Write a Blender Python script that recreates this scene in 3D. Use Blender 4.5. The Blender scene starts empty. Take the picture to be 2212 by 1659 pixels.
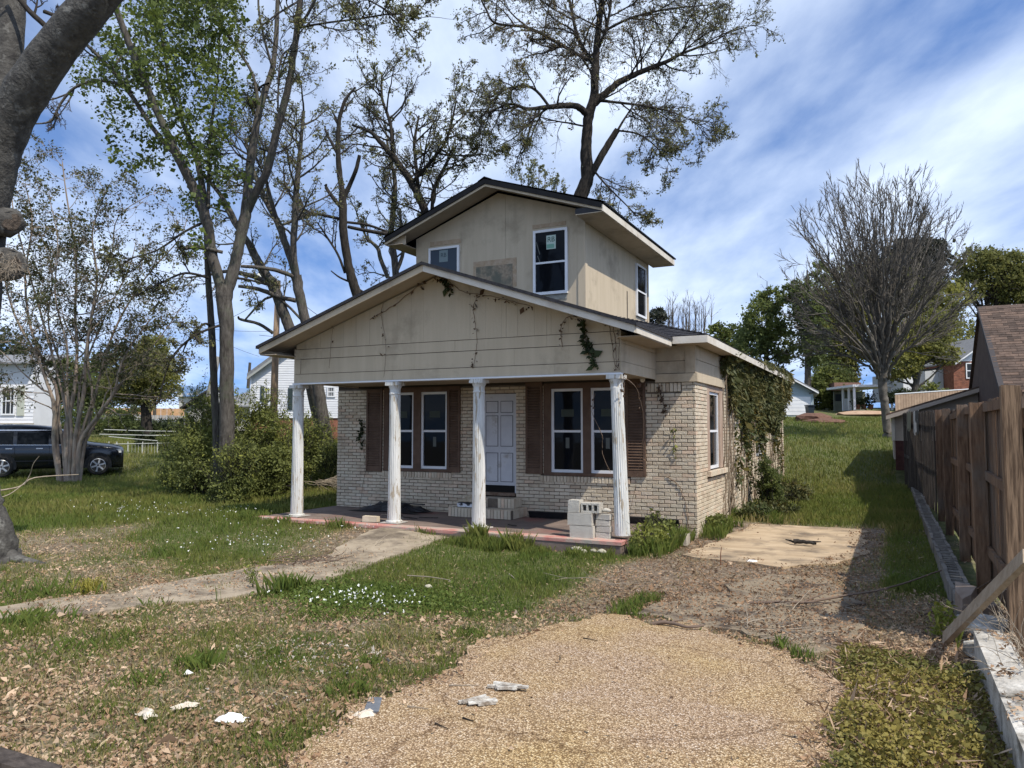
import bpy, math, random
import numpy as np
from mathutils import Vector, Matrix
sc = bpy.context.scene
COL = sc.collection
# ------------------------------------------------------------------ camera
YAW = math.radians(26.2); PITCH = math.atan(95.5/1646.0); CAMZ = 1.9
cam = bpy.data.objects.new('camera', bpy.data.cameras.new('camera')); COL.objects.link(cam)
cam.location = (0, 0, CAMZ); cam.rotation_euler = (math.pi/2+PITCH, 0, YAW)
cam.data.sensor_width = 36.0; cam.data.lens = 36.0*1646/2212
cam.data.clip_start = 0.05; cam.data.clip_end = 3000
sc.camera = cam
# ------------------------------------------------------------------ light
LD = Vector((-1.0, 0.40, -1.45)).normalized()      # the way the sunlight travels
SUN_EL = math.asin(-LD.z); SUN_AZ = math.atan2(-LD.x, -LD.y)
sun = bpy.data.objects.new('sun', bpy.data.lights.new('sun', 'SUN')); COL.objects.link(sun)
sun.data.energy = 3.5; sun.data.angle = math.radians(0.6); sun.data.color = (1.0, 0.93, 0.82)
sun.rotation_euler = LD.to_track_quat('-Z', 'Y').to_euler(); sun.location = (20, -10, 30)
sc.view_settings.view_transform = 'Standard'; sc.view_settings.look = 'None'
sc.view_settings.exposure = 0.6; sc.view_settings.gamma = 1.0; sc.view_settings.use_curve_mapping = False
world = bpy.data.worlds.new('World'); sc.world = world; world.use_nodes = True
def wsky():
    nt = world.node_tree; N = nt.nodes; L = nt.links; N.clear()
    out = N.new('ShaderNodeOutputWorld'); bg = N.new('ShaderNodeBackground')
    sky = N.new('ShaderNodeTexSky'); sky.sky_type = 'NISHITA'; sky.sun_disc = False
    sky.sun_elevation = SUN_EL; sky.sun_rotation = SUN_AZ; sky.air_density = 1.0; sky.dust_density = 0.4; sky.ozone_density = 2.5
    bg.inputs['Strength'].default_value = 0.135
    tc = N.new('ShaderNodeTexCoord'); sep = N.new('ShaderNodeSeparateXYZ'); L.new(tc.outputs['Generated'], sep.inputs[0])
    up = N.new('ShaderNodeVectorMath'); up.operation = 'ADD'; up.inputs[1].default_value = (0, 0, .22); L.new(tc.outputs['Generated'], up.inputs[0])
    un = N.new('ShaderNodeVectorMath'); un.operation = 'NORMALIZE'; L.new(up.outputs[0], un.inputs[0]); L.new(un.outputs[0], sky.inputs['Vector'])
    def m(op, a, b=None, c=None):
        n = N.new('ShaderNodeMath'); n.operation = op
        for i, v in enumerate((a, b, c)):
            if v is None: continue
            if isinstance(v, (int, float)): n.inputs[i].default_value = v
            else: L.new(v, n.inputs[i])
        return n.outputs[0]
    zz = m('ADD', m('MAXIMUM', sep.outputs[2], 0.0), 0.16)
    x = m('DIVIDE', sep.outputs[0], zz); y = m('DIVIDE', sep.outputs[1], zz)
    cmb = N.new('ShaderNodeCombineXYZ'); L.new(x, cmb.inputs[0]); L.new(y, cmb.inputs[1])
    mp = N.new('ShaderNodeMapping'); mp.inputs['Rotation'].default_value = (0, 0, math.radians(WROT)); L.new(cmb.outputs[0], mp.inputs[0])
    mp2 = N.new('ShaderNodeMapping'); mp2.inputs['Scale'].default_value = (0.55, 1.15, 1); mp2.inputs['Location'].default_value = WLOC; L.new(mp.outputs[0], mp2.inputs[0])
    n1 = N.new('ShaderNodeTexNoise'); n1.inputs['Scale'].default_value = 0.95; n1.inputs['Detail'].default_value = 9; n1.inputs['Roughness'].default_value = 0.5; n1.inputs['Distortion'].default_value = 0.35
    L.new(mp2.outputs[0], n1.inputs['Vector'])
    n2 = N.new('ShaderNodeTexNoise'); n2.inputs['Scale'].default_value = 3.2; n2.inputs['Detail'].default_value = 7; n2.inputs['Roughness'].default_value = 0.55
    L.new(mp2.outputs[0], n2.inputs['Vector'])
    s = m('ADD', m('MULTIPLY', n1.outputs['Fac'], 0.68), m('MULTIPLY', n2.outputs['Fac'], 0.32))
    r = N.new('ShaderNodeValToRGB'); r.color_ramp.elements[0].position = 0.39; r.color_ramp.elements[0].color = (0.03, 0.03, 0.03, 1)
    r.color_ramp.elements[1].position = 0.655; r.color_ramp.elements[1].color = (1, 1, 1, 1)
    L.new(s, r.inputs[0])
    # brighten the cirrus in proportion to the sky behind it
    mx = N.new('ShaderNodeMix'); mx.data_type = 'RGBA'; mx.inputs[7].default_value = (5.4, 6.1, 7.1, 1)
    tint = N.new('ShaderNodeMix'); tint.data_type = 'RGBA'; tint.blend_type = 'MULTIPLY'; tint.inputs[0].default_value = 1.0; tint.inputs[7].default_value = (.66, .80, 1.0, 1)
    L.new(sky.outputs[0], tint.inputs[6]); L.new(tint.outputs[2], mx.inputs[6])
    L.new(m('MULTIPLY', r.outputs[0], 0.93), mx.inputs[0]); L.new(mx.outputs[2], bg.inputs['Color']); L.new(bg.outputs[0], out.inputs[0])
WROT = 62; WLOC = (3.1, 1.7, 0)
wsky()
# ------------------------------------------------------------------ numeric helpers
ca, sa = math.cos(YAW), math.sin(YAW); cp, sp = math.cos(PITCH), math.sin(PITCH)
def at(px, py, D):
    """world point seen at photograph position (of 2212 x 1659) at depth D metres"""
    u = (px-1106)/1646.0*D; v = (829.5-py)/1646.0*D
    return Vector((ca*u-sa*cp*D+sa*sp*v, sa*u+ca*cp*D-ca*sp*v, CAMZ+sp*D+cp*v))
rng = np.random.default_rng(7); random.seed(7)
def hash2(ix, iy, s):
    h = (ix.astype(np.int64)*374761393+iy.astype(np.int64)*668265263+s*982451653) & 0x7fffffff
    h = ((h ^ (h >> 13))*1274126177) & 0x7fffffff
    return ((h ^ (h >> 16)) & 0xffff)/65535.0
def vnoise(x, y, sc_, s=0):
    x = np.asarray(x, float)/sc_+1000; y = np.asarray(y, float)/sc_+1000
    ix = np.floor(x); iy = np.floor(y); fx = x-ix; fy = y-iy; fx = fx*fx*(3-2*fx); fy = fy*fy*(3-2*fy)
    a = hash2(ix, iy, s); b = hash2(ix+1, iy, s); c = hash2(ix, iy+1, s); d = hash2(ix+1, iy+1, s)
    return (a*(1-fx)+b*fx)*(1-fy)+(c*(1-fx)+d*fx)*fy
def sstep(x, a, b):
    t = np.clip((np.asarray(x, float)-a)/(b-a), 0, 1); return t*t*(3-2*t)
def DL(x, y):
    x = np.asarray(x, float); y = np.asarray(y, float)
    return -sa*x+ca*y, ca*x+sa*y
def gz(x, y):
    """height of the ground"""
    D, Lt = DL(x, y)
    lt = np.interp(D, [0, 12, 21, 27.5, 33, 45, 60, 80, 140, 300, 2000], [0, 0, .10, .13, .80, 1.35, 1.85, 2.1, 1.0, -4, -30])
    rt = np.interp(D, [0, 22, 24.5, 28, 33, 36, 47, 52, 62, 90, 140, 300, 2000], [0, 0, .1, .75, 1.5, 1.75, 2.6, 3.0, 3.6, 3.8, 2.5, -4, -30])
    w = sstep(Lt, -7, 6)
    por = .12*sstep(y, 8.6, 10.6)*(1-sstep(x, -7.6, -5.2))*(1-sstep(y, 12, 14))*sstep(x, -14, -12)
    return lt*(1-w)+rt*w+por+(vnoise(x, y, 1.3, 3)-.5)*0.05*sstep(D, 7, 10)+(vnoise(x, y, .45, 4)-.5)*0.02
def g(x, y): return float(gz(x, y))
# ------------------------------------------------------------------ materials
MAT = {}
def mat(name, col, rough=0.8, col2=None, scale=8.0, amount=1.0, bump=0.0, bscale=None, stretch=None, metallic=0.0, spec=0.3, detail=6, tint=None, trans=None, col3=None, s3=1.0, ramp=(0.35, 0.65), t3=(.5, .6)):
    """noise-varied principled material; tint: (low, high) multipliers read from the mesh attribute 'tint'"""
    if name in MAT: return MAT[name]
    m = bpy.data.materials.new(name); m.use_nodes = True; MAT[name] = m
    nt = m.node_tree; N = nt.nodes; L = nt.links; b = N['Principled BSDF']
    b.inputs['Roughness'].default_value = rough; b.inputs['Metallic'].default_value = metallic; b.inputs['Specular IOR Level'].default_value = spec
    tc = N.new('ShaderNodeNewGeometry'); vec = tc.outputs['Position']
    if stretch:
        mp = N.new('ShaderNodeMapping'); mp.inputs['Scale'].default_value = stretch; L.new(vec, mp.inputs[0]); vec = mp.outputs[0]
    cur = None
    if col2 is not None:
        n = N.new('ShaderNodeTexNoise'); n.inputs['Scale'].default_value = scale; n.inputs['Detail'].default_value = detail; n.inputs['Roughness'].default_value = 0.6; L.new(vec, n.inputs['Vector'])
        r = N.new('ShaderNodeValToRGB'); r.color_ramp.elements[0].position = ramp[0]; r.color_ramp.elements[1].position = ramp[1]
        r.color_ramp.elements[0].color = (*col, 1); r.color_ramp.elements[1].color = (*col2, 1); L.new(n.outputs['Fac'], r.inputs[0]); cur = r.outputs[0]
    else:
        c = N.new('ShaderNodeRGB'); c.outputs[0].default_value = (*col, 1); cur = c.outputs[0]
    if col3 is not None:
        n = N.new('ShaderNodeTexNoise'); n.inputs['Scale'].default_value = s3; n.inputs['Detail'].default_value = 7; n.inputs['Roughness'].default_value = 0.65; L.new(tc.outputs['Position'], n.inputs['Vector'])
        r = N.new('ShaderNodeValToRGB'); r.color_ramp.elements[0].position = t3[0]; r.color_ramp.elements[1].position = t3[1]; L.new(n.outputs['Fac'], r.inputs[0])
        mx = N.new('ShaderNodeMix'); mx.data_type = 'RGBA'; L.new(r.outputs[0], mx.inputs[0]); L.new(cur, mx.inputs[6]); mx.inputs[7].default_value = (*col3, 1); cur = mx.outputs[2]
    if tint is not None:
        a = N.new('ShaderNodeAttribute'); a.attribute_name = 'tint'
        r = N.new('ShaderNodeValToRGB'); els = r.color_ramp.elements
        els[0].color = (*tint[0], 1); els[1].color = (*tint[-1], 1)
        for i in range(1, len(tint)-1):
            e = els.new(i/(len(tint)-1)); e.color = (*tint[i], 1)
        L.new(a.outputs['Fac'], r.inputs[0])
        mx = N.new('ShaderNodeMix'); mx.data_type = 'RGBA'; mx.blend_type = 'MULTIPLY'; mx.inputs[0].default_value = 1; L.new(cur, mx.inputs[6]); L.new(r.outputs[0], mx.inputs[7]); cur = mx.outputs[2]
    L.new(cur, b.inputs['Base Color'])
    if bump:
        n = N.new('ShaderNodeTexNoise'); n.inputs['Scale'].default_value = bscale or scale*3; n.inputs['Detail'].default_value = 5; L.new(vec, n.inputs['Vector'])
        bp = N.new('ShaderNodeBump'); bp.inputs['Strength'].default_value = bump; bp.inputs['Distance'].default_value = 0.02; L.new(n.outputs['Fac'], bp.inputs['Height']); L.new(bp.outputs[0], b.inputs['Normal'])
    if trans:
        tr = N.new('ShaderNodeBsdfTranslucent'); mxs = N.new('ShaderNodeMixShader'); mxs.inputs[0].default_value = trans
        L.new(cur, tr.inputs['Color']); L.new(b.outputs[0], mxs.inputs[1]); L.new(tr.outputs[0], mxs.inputs[2]); L.new(mxs.outputs[0], N['Material Output'].inputs['Surface'])
    return m
T1 = [(.72, .70, .70), (1, 1, 1), (1.18, 1.05, 1.0)]
M_brick = mat('painted_brick', (.48, .425, .335), .85, (.58, .52, .415), 2.2, bump=.5, bscale=45, tint=[(.80, .72, .66), (.97, .93, .88), (1.0, .97, .92), (1.04, 1.02, 1.0), (1.06, .90, .82)], col3=(.36, .31, .25), s3=1.7, t3=(.56, .74))
M_mortar = mat('mortar', (.10, .08, .06), .95, (.17, .14, .11), 9)
M_siding = mat('tan_siding', (.45, .375, .27), .8, (.50, .42, .305), 1.2, bump=.35, bscale=30, stretch=(6, 6, .6), col3=(.29, .24, .17), s3=1.1, t3=(.52, .74))
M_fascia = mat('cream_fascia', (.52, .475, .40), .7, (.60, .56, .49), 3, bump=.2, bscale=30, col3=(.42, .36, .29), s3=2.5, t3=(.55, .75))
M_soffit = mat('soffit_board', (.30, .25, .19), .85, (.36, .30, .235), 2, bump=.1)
M_shingle = mat('black_shingle', (.016, .016, .018), .95, (.04, .04, .044), 25, bump=.6, bscale=80, tint=[(.7, .7, .75), (1.3, 1.3, 1.35)])
M_metal = mat('black_metal_roof', (.006, .0065, .008), .6, (.010, .011, .013), 5, spec=.15)
M_brown = mat('brown_shutter', (.085, .05, .033), .7, (.125, .078, .052), 4, bump=.2, bscale=40)
M_white = mat('white_vinyl', (.72, .73, .74), .45, (.66, .67, .69), 3)
M_door = mat('grey_white_door', (.44, .45, .48), .6, (.52, .53, .55), 3, bump=.1, col3=(.33, .31, .29), s3=3, t3=(.6, .72))
def peel():
    m = mat('peeling_white_paint', (.62, .62, .60), .7, (.44, .44, .41), 5, bump=.5, bscale=30, stretch=(1, 1, .2), col3=(.34, .29, .22), s3=9, t3=(.565, .59)); return m
M_paint = peel()
# long flakes: stretch the wood patches along the shaft
for n in M_paint.node_tree.nodes:
    if n.type == 'TEX_NOISE' and abs(n.inputs['Scale'].default_value-9) < .01:
        mp = M_paint.node_tree.nodes.new('ShaderNodeMapping'); mp.inputs['Scale'].default_value = (2.2, 2.2, .35)
        src = n.inputs['Vector'].links[0].from_socket; M_paint.node_tree.links.new(src, mp.inputs[0]); M_paint.node_tree.links.new(mp.outputs[0], n.inputs['Vector'])
def glass(name, col=(.006, .007, .009), rough=.04):
    m = bpy.data.materials.new(name); m.use_nodes = True; b = m.node_tree.nodes['Principled BSDF']
    b.inputs['Base Color'].default_value = (*col, 1); b.inputs['Roughness'].default_value = rough; b.inputs['Specular IOR Level'].default_value = .14; b.inputs['IOR'].default_value = 1.45
    n = m.node_tree.nodes.new('ShaderNodeTexNoise'); n.inputs['Scale'].default_value = 1.5; bp = m.node_tree.nodes.new('ShaderNodeBump'); bp.inputs['Strength'].default_value = .06; bp.inputs['Distance'].default_value = .05
    m.node_tree.links.new(n.outputs['Fac'], bp.inputs['Height']); m.node_tree.links.new(bp.outputs[0], b.inputs['Normal']); return m
M_glass = glass('dark_window_glass'); M_glass2 = glass('blue_grey_window_glass', (.05, .065, .085), .12)
M_conc = mat('concrete', (.36, .32, .26), .9, (.46, .41, .33), 3, bump=.4, bscale=40, col3=(.20, .17, .13), s3=1.6, t3=(.5, .72))
M_porch = mat('porch_floor_red', (.13, .10, .085), .85, (.19, .145, .12), 2.5, bump=.2, bscale=25, col3=(.22, .085, .07), s3=1.1, t3=(.56, .74))
M_edge = mat('worn_red_paint', (.42, .15, .13), .8, (.50, .36, .29), 3, bump=.3, bscale=40, col3=(.34, .30, .25), s3=3, t3=(.5, .62))
M_block = mat('cinder_block', (.40, .375, .33), .95, (.48, .455, .40), 6, bump=.6, bscale=60)
M_black = mat('black_plastic', (.012, .012, .014), .4, (.02, .02, .022), 6)
M_bark = mat('grey_bark', (.034, .029, .024), .95, (.125, .112, .097), 9, bump=1.0, bscale=22, stretch=(2.2, 2.2, .5), col3=(.085, .095, .06), s3=2.2, t3=(.5, .75), ramp=(.3, .7))
M_barkd = mat('dark_bark', (.014, .0115, .0095), .95, (.040, .034, .028), 8, bump=.9, bscale=18, stretch=(1.5, 1.5, .5))
M_barkm = mat('crepe_myrtle_bark', (.20, .145, .11), .75, (.34, .28, .22), 5, bump=.3, bscale=12, stretch=(2, 2, .35), col3=(.15, .14, .11), s3=2, t3=(.5, .7))
M_barkb = mat('grey_blotched_bark', (.03, .028, .026), .95, (.10, .095, .085), 8, bump=1.0, bscale=24, col3=(.17, .165, .15), s3=6, t3=(.56, .68), ramp=(.3, .7))
M_twig = mat('grey_twig', (.10, .085, .075), .9, (.17, .15, .13), 6)
M_wood = mat('weathered_wood', (.080, .046, .029), .85, (.185, .12, .078), 4, bump=.5, bscale=14, stretch=(7, 7, .8), col3=(.13, .115, .10), s3=1.5, t3=(.5, .75), tint=[(.7, .7, .7), (1, 1, 1), (1.25, 1.2, 1.1)])
M_woodn = mat('pine_post_wood', (.085, .052, .03), .8, (.25, .165, .10), 5, bump=.35, bscale=14, stretch=(9, 9, .55), ramp=(.4, .6), detail=3)
M_woodd = mat('dark_old_wood', (.035, .028, .024), .9, (.085, .07, .06), 4, bump=.5, bscale=14, stretch=(6, 6, .8), tint=[(.7, .7, .7), (1.3, 1.3, 1.3)])
def leafmat(name, col, tint, trans=.35): return mat(name, col, .6, tint=tint, trans=trans, spec=.25)
M_leafT = leafmat('young_green_leaf', (.11, .145, .035), [(.55, .6, .6), (1, 1, 1), (1.35, 1.3, .9)])
M_bud = leafmat('spring_bud_leaf', (.17, .175, .08), [(.5, .5, .5), (1, 1, 1), (1.25, 1.15, .8)], .45)
M_budb = leafmat('brown_catkin_leaf', (.17, .125, .06), [(.6, .6, .6), (1, 1, 1), (1.1, 1.3, .9)], .4)
M_myr = leafmat('myrtle_leaf', (.075, .085, .035), [(.6, .6, .6), (1, 1, 1), (1.3, 1.0, .75)], .3)
M_dark = leafmat('dark_leaf', (.032, .045, .018), [(.6, .6, .6), (1, 1, 1), (1.6, 1.5, 1.1)], .2)
M_bush = leafmat('privet_leaf', (.155, .175, .05), [(.5, .55, .6), (1, 1, 1), (1.5, 1.4, .9)], .3)
M_ivy = leafmat('ivy_leaf', (.075, .082, .03), [(.6, .8, .7), (1, 1, 1), (1.7, 1.15, .6)], .2)
M_grass = leafmat('grass_blade', (.160, .188, .054), [(.45, .60, .50), (.75, .92, .65), (1.0, 1.0, .80), (1.35, 1.15, 1.1), (2.5, 1.75, 2.8)], .42)
M_litter = mat('dead_leaf', (.33, .245, .165), .8, spec=.25, tint=[(.45, .38, .33), (.9, .75, .65), (1.15, 1.1, 1.05), (1.75, 1.75, 1.8)], trans=.1)
M_cover = leafmat('ground_cover_leaf', (.125, .13, .045), [(.5, .65, .5), (1, 1, .8), (1.9, 1.5, 1.1)], .25)
M_straw = mat('dry_straw', (.34, .27, .17), .85, spec=.2, tint=[(.40, .33, .28), (.8, .75, .7), (1.0, 1.0, 1.0), (1.5, 1.5, 1.55)])
M_twigd = mat('brown_grey_twig', (.055, .045, .037), .9, (.13, .11, .09), 5)
M_flower = mat('white_flower', (.75, .75, .70), .7)
M_twigpale = mat('pale_dead_twig', (.33, .28, .21), .9, (.22, .18, .14), 10)
# ------------------------------------------------------------------ mesh building
ORG = {}
def tag(o, label=None, cat=None, group=None, kind=None):
    if label: o['label'] = label
    if cat: o['category'] = cat
    if group: o['group'] = group
    if kind: o['kind'] = kind
    return o
def empty(name, loc, label=None, cat=None, group=None):
    o = bpy.data.objects.new(name, None); COL.objects.link(o); o.location = loc; o.empty_display_size = .2
    ORG[o.name] = Vector(loc); return tag(o, label, cat, group)
def mkmesh(name, V, F, m, smooth=False, tint=None):
    me = bpy.data.meshes.new(name)
    if isinstance(F, np.ndarray):
        nf, k = F.shape; V = np.asarray(V, np.float32)
        me.vertices.add(len(V)); me.vertices.foreach_set('co', V.ravel())
        me.loops.add(nf*k); me.loops.foreach_set('vertex_index', F.astype(np.int32).ravel())
        me.polygons.add(nf); me.polygons.foreach_set('loop_start', np.arange(0, nf*k, k, dtype=np.int32))
        try: me.polygons.foreach_set('loop_total', np.full(nf, k, dtype=np.int32))
        except Exception: pass
        me.update(calc_edges=True)
    else:
        me.from_pydata([tuple(v) for v in V], [], F); me.update()
    if tint is not None:
        a = me.attributes.new('tint', 'FLOAT', 'POINT'); a.data.foreach_set('value', np.asarray(tint, np.float32))
    if smooth: me.polygons.foreach_set('use_smooth', np.ones(len(me.polygons), bool))
    for mm in (m if isinstance(m, (list, tuple)) else [m]): me.materials.append(mm)
    return me
def put(name, V, F, m, parent=None, smooth=False, tint=None, kind=None, origin=None):
    V = np.asarray([tuple(v) for v in V], float) if not isinstance(V, np.ndarray) else V
    if origin is None:
        if parent is not None: origin = V.mean(axis=0)
        else: origin = np.array([V[:, 0].mean(), V[:, 1].mean(), V[:, 2].min()])
    origin = np.array(origin, float)
    o = bpy.data.objects.new(name, mkmesh(name, V-origin, F, m, smooth, tint)); COL.objects.link(o)
    ORG[o.name] = Vector(origin)
    if parent is not None:
        o.parent = parent; o.location = Vector(origin)-ORG[parent.name]
    else: o.location = origin
    if kind: o['kind'] = kind
    return o
class MB:
    def __init__(s, T=None): s.v = []; s.f = []; s.t = []; s.T = T or (lambda x, y, z: (x, y, z))
    def box(s, x0, x1, y0, y1, z0, z1, tint=.5, T=None, jit=0):
        T = T or s.T; n = len(s.v)
        for (x, y, z) in ((x0, y0, z0), (x1, y0, z0), (x1, y1, z0), (x0, y1, z0), (x0, y0, z1), (x1, y0, z1), (x1, y1, z1), (x0, y1, z1)):
            if jit: x += random.uniform(-jit, jit); y += random.uniform(-jit, jit); z += random.uniform(-jit, jit)
            s.v.append(tuple(T(x, y, z))); s.t.append(tint)
        for q in ((0, 3, 2, 1), (4, 5, 6, 7), (0, 1, 5, 4), (1, 2, 6, 5), (2, 3, 7, 6), (3, 0, 4, 7)): s.f.append(tuple(n+i for i in q))
        return s
    def prism(s, pts, n0, n1, tint=.5, T=None):
        """polygon in (x,z) extruded over y from n0 to n1"""
        T = T or s.T; n = len(s.v); k = len(pts)
        for yy in (n0, n1):
            for (x, z) in pts: s.v.append(tuple(T(x, yy, z))); s.t.append(tint)
        s.f.append(tuple(range(n, n+k))); s.f.append(tuple(range(n+2*k-1, n+k-1, -1)))
        for i in range(k):
            j = (i+1) % k; s.f.append((n+i, n+k+i, n+k+j, n+j))
        return s
    def solid(s, a, b, tint=.5):
        """joins two rings of points (world)"""
        n = len(s.v); k = len(a)
        for p in list(a)+list(b): s.v.append(tuple(p)); s.t.append(tint)
        s.f.append(tuple(range(n, n+k))); s.f.append(tuple(range(n+2*k-1, n+k-1, -1)))
        for i in range(k):
            j = (i+1) % k; s.f.append((n+i, n+k+i, n+k+j, n+j))
        return s
    def beam(s, a, b, w, h, up=(0, 0, 1), tint=.5):
        a = Vector(a); b = Vector(b); d = (b-a).normalized(); r = d.cross(Vector(up)).normalized(); u = r.cross(d)
        ring = lambda p: [p-r*w/2-u*h/2, p+r*w/2-u*h/2, p+r*w/2+u*h/2, p-r*w/2+u*h/2]
        return s.solid(ring(a), ring(b), tint)
    def tube(s, pts, rad, sides=8, tint=.5, cap=True):
        pts = [Vector(p) for p in pts]; n0 = len(s.v); k = sides
        if not hasattr(rad, '__len__'): rad = [rad]*len(pts)
        for i, p in enumerate(pts):
            d = (pts[min(i+1, len(pts)-1)]-pts[max(i-1, 0)]).normalized()
            ref = Vector((0, 0, 1)) if abs(d.z) < .95 else Vector((1, 0, 0))
            r = d.cross(ref).normalized(); u = r.cross(d)
            for j in range(k):
                a = 2*math.pi*j/k; s.v.append(tuple(p+(r*math.cos(a)+u*math.sin(a))*rad[i])); s.t.append(tint)
        for i in range(len(pts)-1):
            for j in range(k):
                j2 = (j+1) % k; s.f.append((n0+i*k+j, n0+i*k+j2, n0+(i+1)*k+j2, n0+(i+1)*k+j))
        if cap:
            s.f.append(tuple(n0+j for j in range(k-1, -1, -1))); e = n0+(len(pts)-1)*k; s.f.append(tuple(e+j for j in range(k)))
        return s
    def lathe(s, c, prof, k=20, tint=.5, flute=None):
        n0 = len(s.v); c = Vector(c)
        for (r, z) in prof:
            for j in range(k):
                a = 2*math.pi*j/k; rr = r*(flute(j, z) if flute else 1); s.v.append((c.x+rr*math.cos(a), c.y+rr*math.sin(a), c.z+z)); s.t.append(tint)
        for i in range(len(prof)-1):
            for j in range(k):
                j2 = (j+1) % k; s.f.append((n0+i*k+j, n0+i*k+j2, n0+(i+1)*k+j2, n0+(i+1)*k+j))
        s.f.append(tuple(n0+j for j in range(k-1, -1, -1))); e = n0+(len(prof)-1)*k; s.f.append(tuple(e+j for j in range(k)))
        return s
    def build(s, name, m, parent=None, smooth=False, kind=None, label=None, bevel=0, origin=None):
        o = put(name, s.v, s.f, m, parent, smooth, s.t, kind, origin)
        if label: o['label'] = label
        if bevel:
            md = o.modifiers.new('bevel', 'BEVEL'); md.width = bevel; md.segments = 1; md.limit_method = 'ANGLE'
        return o
def FT(Yw): return lambda u, n, z: (u, Yw-n, z)      # wall facing the street
def ST(Xw): return lambda u, n, z: (Xw+n, u, z)      # wall facing the drive
def YT(P, yaw):                                       # local frame at P turned by yaw: x right, y = out towards the viewer
    c, s_ = math.cos(yaw), math.sin(yaw)
    return lambda x, n, z: (P[0]+c*x+s_*n, P[1]+s_*x-c*n, P[2]+z)
def lettering(parent, text, size, M3, m, name='lettering'):
    cu = bpy.data.curves.new('lettering', 'FONT'); cu.body = text; cu.size = size; cu.align_x = 'CENTER'; cu.align_y = 'CENTER'; cu.extrude = .0008
    tmp = bpy.data.objects.new('lettering_curve', cu); COL.objects.link(tmp); bpy.context.view_layer.update()
    me = bpy.data.meshes.new_from_object(tmp.evaluated_get(bpy.context.evaluated_depsgraph_get())); bpy.data.objects.remove(tmp)
    me.materials.clear(); me.materials.append(m); me.transform(M3)
    o = bpy.data.objects.new(name, me); COL.objects.link(o); o.parent = parent; o.location = -ORG[parent.name]; return o
# ------------------------------------------------------------------ ground
def inpoly(x, y, poly):
    x = np.asarray(x, float); y = np.asarray(y, float); c = np.zeros(x.shape, bool); n = len(poly)
    for i in range(n):
        x1, y1 = poly[i]; x2, y2 = poly[(i+1) % n]
        k = ((y1 > y) != (y2 > y)) & (x < (x2-x1)*(y-y1)/((y2-y1)+1e-12)+x1); c ^= k
    return c
def rough_poly(pts, amp, step=.12, seed=0):
    r = random.Random(seed); out = []
    for i in range(len(pts)):
        a = Vector(pts[i]); b = Vector(pts[(i+1) % len(pts)]); n = max(1, int((b-a).length/step))
        for k in range(n):
            p = a.lerp(b, k/n); d = (b-a).normalized(); w = float(vnoise(p.x, p.y, .35, seed)-.5)*2*amp+r.uniform(-.25, .25)*amp
            out.append((p.x-d.y*w, p.y+d.x*w))
    return out
DRIVE = rough_poly([(-2.9, 0.5), (-.38, 0.5), (-.40, 4.7), (-.36, 5.8), (-.62, 6.7), (-1.1, 7.05), (-1.9, 7.35), (-2.55, 7.3), (-2.9, 6.55), (-3.15, 5.9), (-3.22, 4.9), (-3.1, 4.0), (-2.93, 3.3)], .16, step=.06, seed=1)
SLAB = rough_poly([(-2.78, 11.35), (-2.2, 11.15), (-1.4, 11.0), (-.75, 11.5), (-.30, 12.7), (-.42, 15.5), (-.9, 15.75), (-2.45, 15.5), (-2.55, 13.5)], .10, seed=2)
SLAB2 = rough_poly([(-2.5, 7.55), (-1.3, 7.35), (-.75, 7.0), (-.4, 7.1), (-.35, 8.0), (-.42, 9.6), (-.8, 10.35), (-1.5, 10.55), (-1.75, 9.2)], .16, seed=5)
WALK = rough_poly([(-7.95, 10.95), (-6.45, 10.95), (-6.5, 9.2), (-6.35, 7.4), (-6.5, 6.6), (-7.1, 5.6), (-7.6, 4.8), (-8.4, 3.9), (-9.4, 3.3), (-9.5, 3.8), (-8.45, 4.9), (-7.95, 6.0), (-7.75, 7.2), (-7.5, 9)], .10, seed=3)
def near_poly(x, y, poly, d):
    k = inpoly(x, y, poly)
    for dx, dy in ((d, 0), (-d, 0), (0, d), (0, -d)): k = k | inpoly(x+dx, y+dy, poly)
    return k
def fields(x, y):
    """green: how much grass grows, dry: how much leaf litter lies, tall: blade height factor"""
    D, Lt = DL(x, y); n1 = vnoise(x, y, 1.6, 11); n2 = vnoise(x, y, .6, 12); n3 = vnoise(x, y, .25, 13)
    nn = .5*n1+.3*n2+.2*n3
    gr = np.full(np.shape(x), .5)
    far = sstep(D, 12.5, 15.5)
    # front lawn right of the walk
    lawn = sstep(x, -7.0, -6.3)*(1-sstep(x, -3.6, -2.9))*sstep(y, 6.1, 7.0)
    lawnA = lawn*.95
    left = (1-sstep(x, -8.6, -7.9))*sstep(y-(x+8)*-.18+(n1-.5)*2.4, 6.0, 9.6)*.85
    fore = .45+.0*x
    back = sstep(y, 15.8, 17.0)*sstep(x, -3.2, -2.8)
    shade = sstep(x, -.40, -.1)*sstep(y, 8.6, 10.5)*.9
    gr = np.maximum.reduce([fore, lawnA, left, back, shade, far*.95])
    debris = sstep(x, -3.7, -2.7)*(1-sstep(x, -.25, .1))*sstep(y, 7.0, 7.6)*(1-sstep(y, 15.6, 16.3))
    gr = gr*(1-.95*debris)
    litspot = sstep(x, -.2, .05)*sstep(y, 6.9, 7.4)*(1-sstep(y, 9.2, 10.3)); gr = gr*(1-.8*litspot)
    gr = np.clip(gr+(nn-.54)*1.35*(1-.55*far), 0, 1)
    return gr, far, debris, litspot
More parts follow.
